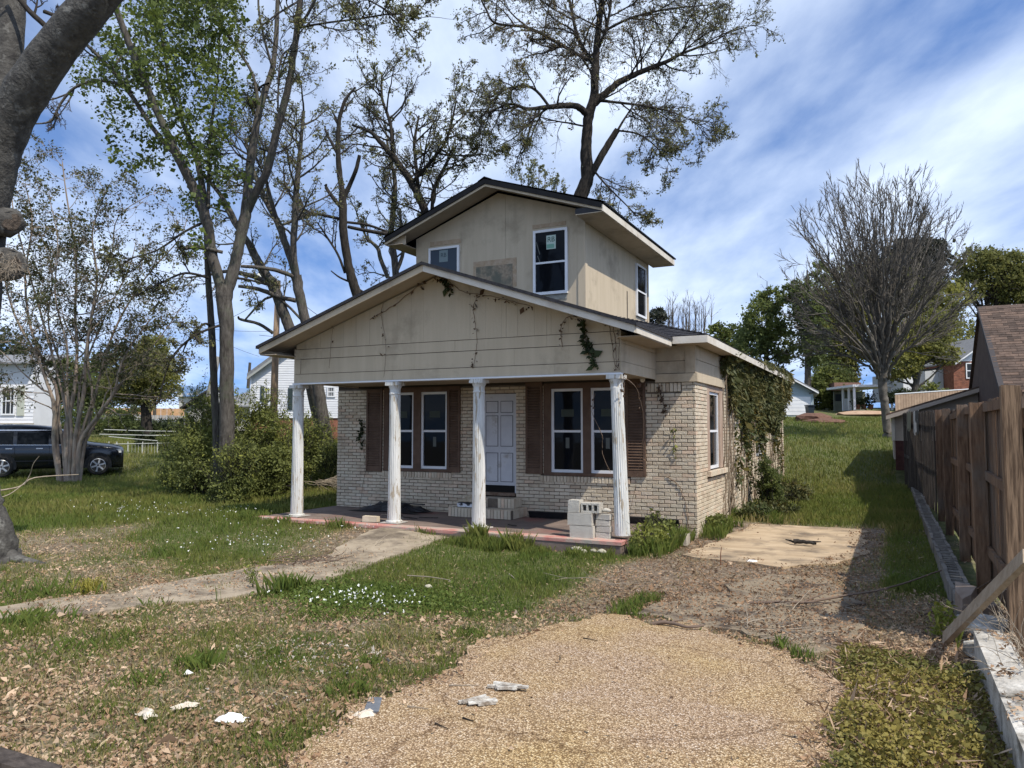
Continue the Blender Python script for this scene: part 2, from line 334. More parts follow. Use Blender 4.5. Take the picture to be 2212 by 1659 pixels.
def ground():
    def axis(c0, c1, fine, lo, hi):
        a = list(np.arange(c0, c1, fine)); st = fine; p = a[-1]
        while p < hi: st *= 1.22; p += st; a.append(p)
        st = fine; p = a[0]
        while p > lo: st *= 1.22; p -= st; a.insert(0, p)
        return np.array(a)
    X = axis(-16, 5, .16, -1500, 1500); Y = axis(0, 30, .16, -60, 2200)
    gx, gy = np.meshgrid(X, Y); x = gx.ravel(); y = gy.ravel()
    z = gz(x, y); z[(x > .6) & (x < 60) & (y < 27)] -= .0
    gr, far, deb, lit = fields(x, y)
    # far hills of the horizon stay low; nothing placed to light the scene
    V = np.stack([x, y, z], 1); nx, ny = len(X), len(Y)
    i = np.arange(nx-1)[None, :]+np.arange(ny-1)[:, None]*nx; F = np.stack([i, i+1, i+1+nx, i+nx], -1).reshape(-1, 4)
    m = bpy.data.materials.new('lawn_soil'); m.use_nodes = True; nt = m.node_tree; N = nt.nodes; L = nt.links; b = N['Principled BSDF']; b.inputs['Roughness'].default_value = .95; b.inputs['Specular IOR Level'].default_value = .1
    geo = N.new('ShaderNodeNewGeometry')
    def ns(s, d=8, r=.6):
        n = N.new('ShaderNodeTexNoise'); n.inputs['Scale'].default_value = s; n.inputs['Detail'].default_value = d; n.inputs['Roughness'].default_value = r; L.new(geo.outputs['Position'], n.inputs['Vector']); return n.outputs['Fac']
    def rp(f, stops):
        r = N.new('ShaderNodeValToRGB'); e = r.color_ramp.elements; e[0].position = stops[0][0]; e[0].color = (*stops[0][1], 1); e[1].position = stops[-1][0]; e[1].color = (*stops[-1][1], 1)
        for p, c in stops[1:-1]:
            q = e.new(p); q.color = (*c, 1)
        L.new(f, r.inputs[0]); return r.outputs[0]
    dirt = rp(ns(14), [(.3, (.08, .06, .042)), (.5, (.17, .13, .095)), (.62, (.29, .235, .175)), (.75, (.40, .345, .27))])
    green = rp(ns(5), [(.3, (.05, .07, .02)), (.5, (.085, .11, .03)), (.7, (.15, .15, .06))])
    a = N.new('ShaderNodeAttribute'); a.attribute_name = 'tint'
    mx = N.new('ShaderNodeMix'); mx.data_type = 'RGBA'; L.new(a.outputs['Fac'], mx.inputs[0]); L.new(dirt, mx.inputs[6]); L.new(green, mx.inputs[7]); L.new(mx.outputs[2], b.inputs['Base Color'])
    bp = N.new('ShaderNodeBump'); bp.inputs['Strength'].default_value = .8; bp.inputs['Distance'].default_value = .03; L.new(ns(30), bp.inputs['Height']); L.new(bp.outputs[0], b.inputs['Normal'])
    o = put('ground', V, F, m, None, True, np.clip(gr*1.0, 0, .9)*.85, 'structure', origin=(0, 0, 0)); return o
ground()
def slab(name, poly, th, lift, m, label=None, fol=.25):
    pts = [(p[0], p[1]) for p in poly]
    from mathutils.geometry import delaunay_2d_cdt
    xs = [p[0] for p in pts]; ys = [p[1] for p in pts]; inner = []
    gx_ = np.arange(min(xs), max(xs), .22); gy_ = np.arange(min(ys), max(ys), .22); G = np.array([(a, b_) for a in gx_ for b_ in gy_])
    k = inpoly(G[:, 0], G[:, 1], pts) & inpoly(G[:, 0]+.08, G[:, 1], pts) & inpoly(G[:, 0]-.08, G[:, 1], pts) & inpoly(G[:, 0], G[:, 1]+.08, pts) & inpoly(G[:, 0], G[:, 1]-.08, pts)
    allp = [Vector(p) for p in pts]+[Vector(p) for p in G[k]]
    n = len(pts); r = delaunay_2d_cdt(allp, [], [list(range(n))], 1, 1e-5)
    vs, fs = r[0], r[2]; V = [(v.x, v.y, g(v.x, v.y)*fol+lift+.012*float(vnoise(v.x, v.y, .9, 9))) for v in vs]; nv = len(V); F = [tuple(f) for f in fs]
    cnt = {}
    for f in F:
        for i_ in range(len(f)):
            e = (f[i_], f[(i_+1) % len(f)]); cnt[tuple(sorted(e))] = cnt.get(tuple(sorted(e)), [])+[e]
    V += [(v[0], v[1], v[2]-th) for v in V]
    for e_ in cnt.values():
        if len(e_) == 1: a_, b_ = e_[0]; F.append((b_, a_, a_+nv, b_+nv))
    o = put(name, V, F, m, None, False, None, 'structure', origin=(0, 0, 0))
    if label: o['label'] = label
    return o
def aggregate():
    m = bpy.data.materials.new('pebble_aggregate'); m.use_nodes = True; nt = m.node_tree; N = nt.nodes; L = nt.links; b = N['Principled BSDF']; b.inputs['Roughness'].default_value = .85; b.inputs['Specular IOR Level'].default_value = .2
    geo = N.new('ShaderNodeNewGeometry')
    v = N.new('ShaderNodeTexVoronoi'); v.inputs['Scale'].default_value = 88; L.new(geo.outputs['Position'], v.inputs['Vector'])
    sep = N.new('ShaderNodeSeparateColor'); L.new(v.outputs['Color'], sep.inputs[0])
    r = N.new('ShaderNodeValToRGB'); e = r.color_ramp.elements; e[0].color = (.25, .17, .10, 1); e[1].color = (.74, .64, .52, 1)
    for p, c in ((.3, (.42, .30, .19)), (.6, (.54, .405, .255)), (.85, (.64, .51, .36))):
        q = e.new(p); q.color = (*c, 1)
    L.new(sep.outputs[0], r.inputs[0])
    d = N.new('ShaderNodeValToRGB'); d.color_ramp.elements[0].position = .30; d.color_ramp.elements[0].color = (1, 1, 1, 1); d.color_ramp.elements[1].position = .62; d.color_ramp.elements[1].color = (.38, .34, .30, 1); L.new(v.outputs['Distance'], d.inputs[0])
    mu = N.new('ShaderNodeMix'); mu.data_type = 'RGBA'; mu.blend_type = 'MULTIPLY'; mu.inputs[0].default_value = 1; L.new(r.outputs[0], mu.inputs[6]); L.new(d.outputs[0], mu.inputs[7])
    n = N.new('ShaderNodeTexNoise'); n.inputs['Scale'].default_value = .9; n.inputs['Detail'].default_value = 8; L.new(geo.outputs['Position'], n.inputs['Vector'])
    rr = N.new('ShaderNodeValToRGB'); rr.color_ramp.elements[0].position = .4; rr.color_ramp.elements[0].color = (.95, .93, .95, 1); rr.color_ramp.elements[1].position = .66; rr.color_ramp.elements[1].color = (1.0, .96, .74, 1); L.new(n.outputs['Fac'], rr.inputs[0])
    mu2 = N.new('ShaderNodeMix'); mu2.data_type = 'RGBA'; mu2.blend_type = 'MULTIPLY'; mu2.inputs[0].default_value = 1; L.new(mu.outputs[2], mu2.inputs[6]); L.new(rr.outputs[0], mu2.inputs[7])
    # hairline cracks and grime
    cr = N.new('ShaderNodeTexVoronoi'); cr.feature = 'DISTANCE_TO_EDGE'; cr.inputs['Scale'].default_value = .55; nd = N.new('ShaderNodeTexNoise'); nd.inputs['Scale'].default_value = 3; L.new(geo.outputs['Position'], nd.inputs['Vector'])
    ad = N.new('ShaderNodeMix'); ad.data_type = 'RGBA'; ad.blend_type = 'ADD'; ad.inputs[0].default_value = .35; L.new(geo.outputs['Position'], ad.inputs[6]); L.new(nd.outputs['Color'], ad.inputs[7]); L.new(ad.outputs[2], cr.inputs['Vector'])
    cc = N.new('ShaderNodeValToRGB'); cc.color_ramp.elements[0].position = 0; cc.color_ramp.elements[0].color = (.62, .58, .54, 1); cc.color_ramp.elements[1].position = .012; cc.color_ramp.elements[1].color = (1, 1, 1, 1); L.new(cr.outputs['Distance'], cc.inputs[0])
    mu3 = N.new('ShaderNodeMix'); mu3.data_type = 'RGBA'; mu3.blend_type = 'MULTIPLY'; mu3.inputs[0].default_value = 1; L.new(mu2.outputs[2], mu3.inputs[6]); L.new(cc.outputs[0], mu3.inputs[7]); L.new(mu3.outputs[2], b.inputs['Base Color'])
    bp = N.new('ShaderNodeBump'); bp.invert = True; bp.inputs['Strength'].default_value = .7; bp.inputs['Distance'].default_value = .006; L.new(v.outputs['Distance'], bp.inputs['Height']); L.new(bp.outputs[0], b.inputs['Normal'])
    return m
M_agg = aggregate()
slab('driveway', DRIVE, .06, .035, M_agg, 'exposed pebble concrete slab of the driveway in the foreground')
M_tanc = mat('tan_concrete', (.34, .25, .155), .9, (.48, .37, .245), 1.4, bump=.3, bscale=30, col3=(.15, .115, .08), s3=1.7, t3=(.47, .68), stretch=(1, 3, 1))
M_dirtc = mat('dirty_concrete', (.20, .16, .11), .95, (.32, .26, .18), 2.5, bump=.4, bscale=40, col3=(.08, .06, .045), s3=2.5, t3=(.45, .62))
slab('driveway', SLAB, .06, .026, M_tanc, 'tan worn concrete slab beside the house corner')
slab('driveway', SLAB2, .05, .022, M_dirtc, 'dirt-stained concrete patch between the two driveway slabs')
slab('path', WALK, .05, .03, mat('path_concrete', (.27, .22, .155), .95, (.36, .30, .22), 2.5, bump=.4, bscale=35, col3=(.12, .095, .07), s3=2.2, t3=(.45, .66)), 'weathered concrete walk from the porch to the street', 1.0)
# ================================================================== THE HOUSE
YF, XR, XL, YB = 13.507, -3.045, -10.95, 26.0
H = empty('house', (-7.0, 18, 0), 'abandoned tan and brick house with a small second storey and a columned porch', 'house')
FW, SW = FT(YF), ST(XR)
# openings: (u0,u1,z0,z1)
front_open = [(-9.70, -8.10, 1.0, 2.76), (-7.36, -6.55, .40, 2.58), (-5.95, -4.32, 1.0, 2.78)]
side_open = [(14.42, 15.95, 1.10, 2.74), (20.2, 21.5, 1.15, 2.7), (23.6, 24.6, 1.35, 2.6)]
def cover(u0, u1, z0, z1, ops):
    for a, b, c, d in ops:
        if u0 < b-.001 and u1 > a+.001 and z0 < d-.005 and z1 > c+.005: return (a, b)
    return None
def bond(u0, u1, z0, z1, ops, ch=.0680, bw=.213, j=.011, seed=0):
    r = random.Random(seed); out = []; row = 0; z = z0
    while z+ch*.6 < z1:
        zt = min(z+ch-j, z1); u = u0-(bw/2 if row % 2 else 0)
        while u < u1:
            segs = [(max(u, u0), min(u+bw-j, u1))]; 
            for (a, b, c, d) in ops:
                if z < d-.02 and zt > c+.02:
                    ns_ = []
                    for (s0, s1) in segs:
                        if s1 <= a or s0 >= b: ns_.append((s0, s1))
                        else:
                            if a-s0 > .02: ns_.append((s0, a))
                            if s1-b > .02: ns_.append((b, s1))
                    segs = ns_
            for s0, s1 in segs:
                if s1-s0 > .025: out.append((s0, s1, z, zt, r.random()))
            u += bw
        z += ch; row += 1
    return out
# zones that hold upright (rowlock and soldier) bricks instead of the running bond
rowlock = [(-9.72, -8.02, .88, .99, 'f'), (-6.02, -4.22, .88, .99, 'f')]
soldier = [(-3.90, -3.27, 2.555, 2.71, 'f')]
B = []      # (world distance key, T, box)
fo = front_open+[(a, b, c-.005, d+.005) for a, b, c, d, k in rowlock]+[(a, b, c-.01, d+.02) for a, b, c, d, k in soldier]
for (a, b, c, d, t) in bond(XL, XR+.020, -.05, 2.72, fo, seed=1): B.append((FW, a, b, c, d, t))
for (a, b, c, d, k) in rowlock+soldier:
    u = a; 
    while u < b-.03: B.append((FW, u, u+.058, c, d, random.random())); u += .069
for (a, b, c, d, t) in bond(YF-.008, YB, -.05, 2.72, side_open+[(14.35, 16.0, 1.0, 1.11)], seed=2): B.append((SW, a, b, c, d, t))
u = 14.36
while u < 15.97: B.append((SW, u, u+.09, 1.0, 1.095, random.random())); u += .10
def bkey(b):
    T, u0, u1, z0, z1, t = b; p = T((u0+u1)/2, 0, (z0+z1)/2); d = math.dist(p, (0, 0, 1.9)); return d*(1 if (u1-u0) > .12 else 1.4)
B.sort(key=bkey)
def brick_box(mb, b):
    T, u0, u1, z0, z1, t = b; o = .022+random.uniform(-.0035, .0045); low = z0 < .75
    if (T is SW and abs(z0-1.0) < .01): o = .09
    if T is FW and abs(z0-.88) < .005: o = .045
    n = len(mb.v); jx = lambda: random.uniform(-.003, .003)
    e = .004
    for (x, nn, z) in ((u0, -.01, z0), (u1, -.01, z0), (u1, -.01, z1), (u0, -.01, z1), (u0+jx(), o-e, z0+jx()), (u1+jx(), o-e, z0+jx()), (u1+jx(), o-e, z1+jx()), (u0+jx(), o-e, z1+jx()), (u0+e+.002, o+jx()/3, z0+e), (u1-e-.002, o+jx()/3, z0+e), (u1-e-.002, o+jx()/3, z1-e), (u0+e+.002, o+jx()/3, z1-e)):
        mb.v.append(T(x, nn, z)); mb.t.append(t)
    fl = (lambda q: q) if T is FW else (lambda q: q[::-1])
    for a, b_ in ((0, 4), (4, 8)):
        for i in range(4):
            i2 = (i+1) % 4; mb.f.append(fl((n+a+i, n+a+i2, n+b_+i2, n+b_+i))) if T is FW else mb.f.append((n+a+i, n+a+i2, n+b_+i2, n+b_+i))
    mb.f.append((n+8, n+9, n+10, n+11))
bm_ = MB()
wallp = MB()
# masonry core (set back behind the brick faces) in strips round the openings
def core(u0, u1, z0, z1, ops, T, mb, th=.12):
    us = sorted(set([u0, u1]+[v for o in ops for v in o[:2]]))
    for a, b in zip(us, us[1:]):
        col = [o for o in ops if o[0] < (a+b)/2 < o[1]]
        if not col: mb.box(a, b, -th, -.002+.004, z0, z1, T=T)
        else:
            o = col[0]; mb.box(a, b, -th, .002, z0, o[2], T=T); mb.box(a, b, -th, .002, o[3], z1, T=T)
core(XL, XR-.02, -.3, 2.75, front_open, FW, wallp); core(YF+.13, YB, -.3, 2.75, side_open, SW, wallp)
wallp.box(XL+.002, XL+.12, YF+.13, YB, -.3, 2.75, T=lambda x, y, z: (x, y, z)); wallp.box(XL, XR-.13, YB-.12, YB, -.3, 2.75, T=lambda x, y, z: (x, y, z))
wall = wallp.build('brick_wall', M_mortar, H, label='pale painted brick wall with dark recessed joints')
for b in B[:298]:
    mb = MB(); brick_box(mb, b); mb.build('brick', M_brick, wall)
for b in B[298:]: brick_box(bm_, b)
bm_.build('brickwork', M_brick, wall, kind='stuff')
# dark room behind the openings
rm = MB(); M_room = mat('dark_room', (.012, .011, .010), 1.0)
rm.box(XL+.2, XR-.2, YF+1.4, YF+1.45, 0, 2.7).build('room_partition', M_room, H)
# ---- windows
def window(parent, T, u0, u1, z0, z1, n0, name='window', fr=.05, rail=True, gm=None, sticker=False, grid=0, fm=None):
    fm = fm or M_white; mb = MB(T); d = .055
    mb.box(u0, u0+fr, n0, n0+d, z0, z1).box(u1-fr, u1, n0, n0+d, z0, z1).box(u0+fr, u1-fr, n0, n0+d, z1-fr, z1).box(u0+fr, u1-fr, n0, n0+d, z0, z0+fr*1.1)
    w = mb.build(name, fm, parent); mid = z0+(z1-z0)*.49
    gm = gm or M_glass
    MB(T).box(u0+fr, u1-fr, n0+.018, n0+.03, mid+.02, z1-fr).build('pane', gm, w); MB(T).box(u0+fr, u1-fr, n0+.008, n0+.02, z0+fr*1.1, mid-.02).build('pane', gm, w)
    if rail:
        MB(T).box(u0+fr, u1-fr, n0+.003, n0+.045, mid-.022, mid+.022).build('sash_rail', fm, w)
    if grid:
        for i in range(1, grid+1):
            uu = u0+(u1-u0)*i/(grid+1); MB(T).box(uu-.01, uu+.01, n0+.02, n0+.04, z0+fr, z1-fr).build('muntin', fm, w)
    return w
wins = []
for (a, b) in ((-9.58, -8.95), (-8.77, -8.13), (-5.805, -5.148), (-4.995, -4.345)):
    wins.append(window(H, FW, a, b, 1.06, 2.655, -.06))
# brown casings round each pair
for (x0, x1, wa, wb) in ((-9.70, -8.10, wins[0:2], ((-9.58, -8.95), (-8.77, -8.13))), (-5.95, -4.32, wins[2:4], ((-5.805, -5.148), (-4.995, -4.345)))):
    mb = MB(FW); (a0, a1), (b0, b1) = wb
    mb.box(x0, a0, -.05, .03, 1.0, 2.76).box(a1, b0, -.055, .025, 1.055, 2.66).box(a0, x1, -.05, .028, 2.655, 2.76)
    mb.box(a0, x1, -.05, .055, 1.0, 1.06)
    if x1-b1 > .012: mb.box(b1, x1, -.05, .026, 1.06, 2.655)
    mb.build('window_casing', M_brown, H)
M_stick = mat('window_sticker', (.035, .045, .033), .5); M_paper = mat('pale_paper', (.10, .11, .10), .6); M_ink = mat('dark_green_ink', (.01, .05, .035), .6)
for i, w in enumerate(wins):
    a, b = ((-9.58, -8.95), (-8.77, -8.13), (-5.805, -5.148), (-4.995, -4.345))[i]; c = (a+b)/2
    MB(FW).box(c-.13, c+.13, -.028, -.026, 2.12, 2.26).build('paper_notice', M_stick, w)
    if i: MB(FW).box(c-.045, c+.03, -.038, -.036, 1.52, 1.72).build('label', M_paper, w)
# ---- louvred shutters
def shutter(T, u0, u1, z0, z1, label=None):
    mb = MB(T); s = .045
    mb.box(u0, u0+s, .028, .062, z0, z1).box(u1-s, u1, .028, .062, z0, z1).box(u0+s, u1-s, .028, .06, z0, z0+.11).box(u0+s, u1-s, .028, .06, z1-.07, z1)
    mb.box(u0+s, u1-s, .0285, .034, z0+.1, z1-.06)
    sh = mb.build('shutter', M_brown, H, label=label); n = int((z1-z0-.19)/.052); first = None
    for i in range(n):
        z = z0+.125+i*.052
        if first is None or True:
            m2 = MB(T); a = [T(u0+s, .036, z+.030), T(u1-s, .036, z+.030), T(u1-s, .061, z), T(u0+s, .061, z)]; m2.solid(a, [(p[0], p[1], p[2]+.007) for p in a]); m2.build('slat', M_brown, sh)
    return sh
shutter(FW, -10.14, -9.73, .98, 2.74); shutter(FW, -8.095, -7.80, 1.0, 2.76); shutter(FW, -6.325, -5.97, 1.02, 2.79)
shutter(FW, -4.30, -3.93, 1.02, 2.80, 'brown louvred shutter with sunlit lower slats')
# ---- door
dT = FW
door = MB(dT).box(-7.31, -6.585, -.09, -.05, .77, 2.53).build('door', M_door, H)
for (c0, c1) in ((-7.24, -6.99), (-6.91, -6.66)):
    for (z0, z1) in ((2.22, 2.43), (1.55, 2.14), (.85, 1.40)):
        MB(dT).box(c0, c1, -.055, -.042, z0, z1).build('door_panel', M_door, door); 
        fr = MB(dT); M_groove = mat('panel_groove', (.16, .16, .17), .9)
        fr.box(c0-.015, c0, -.052, -.047, z0-.015, z1+.015).box(c1, c1+.015, -.052, -.047, z0-.015, z1+.015).box(c0, c1, -.052, -.0475, z0-.015, z0).box(c0, c1, -.052, -.0475, z1, z1+.015); fr.build('panel_groove', M_groove, door)
mb = MB(dT); mb.box(-7.36, -7.31, -.10, -.005, .62, 2.58).box(-6.585, -6.55, -.10, -.005, .62, 2.58).box(-7.31, -6.585, -.10, -.005, 2.53, 2.58); mb.build('door_frame', M_door, H)
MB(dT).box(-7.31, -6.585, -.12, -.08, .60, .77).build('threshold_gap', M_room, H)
MB(dT).box(-7.34, -6.57, -.08, .03, .57, .63).build('door_sill', mat('rotten_sill', (.12, .07, .045), .9, (.2, .15, .11), 12), H)
# ---- brick steps under the door
st = empty('brick_steps', (-7.0, 13.1, .2), 'two pale brick steps with a broken hole below the white door', 'steps')
def step(u0, u1, y0, z0, z1, hole=None):
    core_ = MB().box(u0+.01, u1-.01, y0+.012, YF-.03, z0, z1-.012)
    c = core_.build('step', M_mortar, st)
    u = u0
    while u < u1-.03:
        if not (hole and hole[0] < u < hole[1]): MB().box(u, u+.06, y0, y0+.09, z0+.005, z1, random.random()).build('brick', M_brick, c)
        u += .071
    y = y0+.1
    while y < YF-.1: MB().box(u1-.09, u1, y, min(y+.205, YF-.035), z0+.005, z1, random.random()).build('brick', M_brick, c); y += .216
    u = u0
    MB().box(u0, u1-.1, y0+.1, YF-.035, z0+.02, z1-.004).build('step_top', M_conc, c)
step(-7.66, -6.30, 12.78, .2, .375); step(-7.52, -6.42, 13.08, .372, .555, (-6.98, -6.78))
# ---- frieze above the brick, with panels
def trimboards(T, u0, u1, rows, joints, m, n0=.0, th=.022, parent=None):
    for (z0, z1) in rows:
        us = [u0]+[j for j in joints if u0 < j < u1]+[u1]
        for a, b in zip(us, us[1:]): MB(T).box(a+.002, b-.002, n0, n0+th+random.uniform(0, .003), z0+.003, z1-.003).build('siding_board', M_siding, parent)
fz = MB(); core(XL, XR-.02, 2.752, 3.40, [], FW, fz, .10); core(YF+.11, YB, 2.752, 3.40, [], SW, fz, .10); fz.box(XL, XL+.1, YF+.11, YB, 2.752, 3.4)
frz = fz.build('frieze_backing', mat('dark_gap', (.05, .04, .03), 1), H)
trimboards(FW, -3.74, XR+.062, [(2.72, 2.875)], [], M_siding, .03, .035, frz)
trimboards(FW, -3.74, -3.20, [(2.88, 3.10), (3.103, 3.38)], [], M_siding, .01, .02, frz)
MB(FW).box(-3.195, XR+.03, .01, .055, 2.88, 3.38).build('corner_board', M_siding, frz)
trimboards(SW, YF-.03, 15.95, [(2.72, 2.875)], [], M_siding, .03, .035, frz)
trimboards(SW, YF-.0, YB, [(2.88, 3.12), (3.123, 3.38)], [16.9, 19.4, 21.9, 24.3], M_siding, .008, .02, frz)
trimboards(SW, 15.96, YB, [(2.72, 2.875)], [18.4, 20.8, 23.2], M_siding, .004, .02, frz)
# ---- side windows
sw1 = window(H, SW, 14.66, 15.62, 1.12, 2.60, -.07)
MB(SW).box(14.42, 14.655, -.06, .02, 1.11, 2.74).box(15.625, 15.95, -.06, .02, 1.11, 2.74).box(14.655, 15.625, -.06, .015, 2.605, 2.74).build('window_casing', mat('bare_wood_casing', (.30, .2, .14), .85, (.42, .33, .26), 6, stretch=(4, 4, .5)), H)
window(H, SW, 20.25, 21.45, 1.18, 2.68, -.07); window(H, SW, 23.65, 24.55, 1.38, 2.58, -.07)
# ---- main hip roof
E0x, E1x, E0y, E1y, EZ, S_ = -11.28, -2.72, 13.0, 26.4, 3.49, .32
cx = (E0x+E1x)/2; rise = (E1x-cx)*S_; R0 = (cx, E0y+(E1x-cx), EZ+rise); R1 = (cx, E1y-(E1x-cx), EZ+rise)
def hipsurf(dz): return [(E0x, E0y, EZ+dz), (E1x, E0y, EZ+dz), (E1x, E1y, EZ+dz), (E0x, E1y, EZ+dz), (R0[0], R0[1], R0[2]+dz), (R1[0], R1[1], R1[2]+dz)]
V = hipsurf(0)+hipsurf(-.05); F = [(0, 1, 4), (1, 2, 5, 4), (2, 3, 5), (3, 0, 4, 5), (7, 6, 10), (8, 7, 10, 11), (9, 8, 11), (6, 9, 11, 10), (0, 6, 7, 1), (1, 7, 8, 2), (2, 8, 9, 3), (3, 9, 6, 0)]
roof = put('roof', V, F, M_shingle, H); roof['label'] = 'low black shingle hip roof'
# shingle courses on the two slopes that can be seen
sh = MB()
def course(A0, A1, up, inw, nrow, w=.30, ex=.14):
    A0 = Vector(A0); A1 = Vector(A1); d = (A1-A0).normalized(); up = Vector(up)
    nrm = d.cross(up).normalized(); nrm = nrm if nrm.z > 0 else -nrm
    for k in range(nrow):
        o = up*(k*ex); a = inw[0]*k*ex; L_ = (A1-A0).length-inw[1]*k*ex; u = a+(.15 if k % 2 else 0)*0
        while u < L_:
            u2 = min(u+w, L_); th = .012+random.uniform(0, .006)
            p = [A0+o+d*(u+.004)-up*.02, A0+o+d*(u2-.004)-up*.02, A0+o+d*(u2-.004)+up*(ex+.0), A0+o+d*(u+.004)+up*(ex)]
            q = [p[0]+nrm*th, p[1]+nrm*th, p[2]+nrm*.003, p[3]+nrm*.003]
            sh.solid([x+nrm*.001 for x in p], q, random.random()); u = u2
        yield
k_ = 1/math.sqrt(1+S_*S_)
list(course((E0x+.0, E0y, EZ), (E1x, E0y, EZ), (0, k_, S_*k_), (k_, k_), 26))
list(course((E1x, E0y, EZ), (E1x, E1y, EZ), (-k_, 0, S_*k_), (k_, k_), 26))
sh.build('shingle_courses', M_shingle, roof, kind='stuff')
# fascia and soffit of the main eaves
MB().box(-3.30, E1x, E0y-.022, E0y, EZ-.135, EZ-.012).build('fascia_board', M_fascia, H)
for (a, b) in ((E0y-.02, 16.6), (16.605, 20.3), (20.305, 23.6), (23.605, E1y)): MB().box(E1x, E1x+.022, a, b, EZ-.135, EZ-.012).build('fascia_board', M_fascia, H)
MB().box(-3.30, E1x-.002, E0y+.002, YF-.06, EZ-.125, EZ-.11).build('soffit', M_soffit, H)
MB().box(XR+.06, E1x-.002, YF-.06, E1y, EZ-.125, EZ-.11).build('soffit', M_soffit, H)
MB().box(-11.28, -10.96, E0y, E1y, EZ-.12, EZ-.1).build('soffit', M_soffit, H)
# ---- porch roof
YP, PX0, PX1, YO = 11.45, -10.36, -3.745, 10.9
GX0, GX1, GR, GZE, GZR = -10.76, -3.33, -7.06, 3.465, 4.71
def gable_slab(x0, z0, x1, z1, ya, yb, th, name, m, parent):
    return MB().solid([(x0, ya, z0), (x1, ya, z1), (x1, ya, z1-th), (x0, ya, z0-th)], [(x0, yb, z0), (x1, yb, z1), (x1, yb, z1-th), (x0, yb, z0-th)]).build(name, m, parent)
pr = gable_slab(GX0-.045, GZE+.006, GR, GZR+.034, YO-.05, 16.25, .055, 'porch_roof', M_shingle, H); pr['label'] = 'black shingle gable roof over the porch'
gable_slab(GR, GZR+.032, GX1+.04, GZE+.004, YO-.05, 16.25, .055, 'porch_roof', M_shingle, H)
for k, (x0, z0, x1, z1) in enumerate(((GX0, GZE-.030, GR-.002, GZR-.018), (GR+.002, GZR-.018, GX1, GZE-.032))):
    gable_slab(x0, z0, x1, z1, YO-.012, YO+.012, .115, 'rake_board', M_fascia if k else M_siding, H)  # left board takes the darker tan: its shadow is put into the colour
    gable_slab(x0, z0-.03, x1, z1-.03, YO+.014, YP, .02, 'rake_soffit', M_soffit, H)
    # side overhang of the gable behind the porch wall
    gable_slab(x0, z0-.03, x1, z1-.03, YP+.03, 13.3, .02, 'porch_ceiling_slope', M_soffit, H)
MB().box(GX0, GX0+.02, YO+.0125, 13.2, GZE-.16, GZE-.035).build('fascia_board', M_siding, H)
MB().box(GX1-.0, GX1+.02, YO+.0125, 12.97, GZE-.15, GZE-.035).build('fascia_board', M_fascia, H)
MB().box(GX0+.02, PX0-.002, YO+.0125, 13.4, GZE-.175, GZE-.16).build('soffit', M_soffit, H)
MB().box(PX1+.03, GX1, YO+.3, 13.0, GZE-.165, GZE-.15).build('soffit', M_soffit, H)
# gable wall boards
slope_ = (GZR-GZE)/(GR-GX0)
def topz(x): return GZE+(min(x-GX0, (GX1-x)*(GR-GX0)/(GX1-GR)))*slope_-.09
gb = MB().prism([(PX0+.01, 2.80), (PX1-.01, 2.80), (PX1-.01, topz(PX1)), (GR, topz(GR)), (PX0+.01, topz(PX0))], YP+.03, YP+.09).build('gable_backing', bpy.data.materials['dark_gap'], H)
GT = FT(YP+.03)
trimboards(GT, PX0, PX1, [(2.775, 2.945)], [-8.05, -4.85], M_siding, .002, .034, gb)
trimboards(GT, PX0+.14, PX1, [(2.95, 3.235)], [-7.9, -5.6], M_siding, .0, .020, gb)
trimboards(GT, PX0-.0, PX1, [(3.24, 3.43)], [-9.2, -6.75, -5.0], M_siding, .0, .020, gb)
MB(GT).box(PX0, PX0+.135, .0, .03, 2.95, 3.238).build('corner_board', M_siding, gb)
js = [PX0+.02, -9.75, -8.92, -8.30, -7.40, -6.45, -5.75, -5.0, -4.45, PX1]
for a, b in zip(js, js[1:]):
    a += .002; b -= .002; pts = [(a, 3.435), (b, 3.435), (b, topz(b))]
    if a < GR < b: pts.append((GR, topz(GR)))
    pts.append((a, topz(a)))
    if topz(a) < 3.44 and topz(b) < 3.44: continue
    pts = [(x, max(z, 3.437)) for x, z in pts]; MB(GT).prism(pts, .0, .018+random.uniform(0, .004)).build('siding_panel', M_siding, gb)
# thin grooves between the boards of each panel
gr_ = MB(GT); M_grv = bpy.data.materials['dark_gap']
x = PX0+.25
while x < PX1-.15:
    if topz(x) > 3.55: gr_.box(x, x+.003, .0195, .0215, 3.44, topz(x)-.01)
    x += .305
gr_.build('panel_grooves', mat('groove_tan', (.33, .28, .215), .9), gb, kind='stuff')
# side beams of the porch
for (X0, s) in ((PX1, 1), (PX0, -1)):
    bb = MB().box(X0-.06, X0-.002 if s > 0 else X0+.06, YP+.09, 13.48, 2.80, 3.42).build('beam_backing', bpy.data.materials['dark_gap'], H)
    if s > 0:
        for (z0, z1) in ((2.775, 2.95), (2.955, 3.24), (3.245, 3.44)): MB(ST(X0)).box(YP+.002, 13.45, 0, .02, z0, z1).build('siding_board', M_siding, bb)
    else: MB(ST(X0)).box(YP, 13.45, -.02, 0, 2.775, 3.44).build('siding_board', M_siding, bb)
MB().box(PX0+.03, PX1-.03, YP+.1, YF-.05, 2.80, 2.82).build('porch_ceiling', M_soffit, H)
MB().box(PX0-.02, PX1+.02, YP-.045, YP+.12, 2.745, 2.772).build('beam_edge', M_white, H)
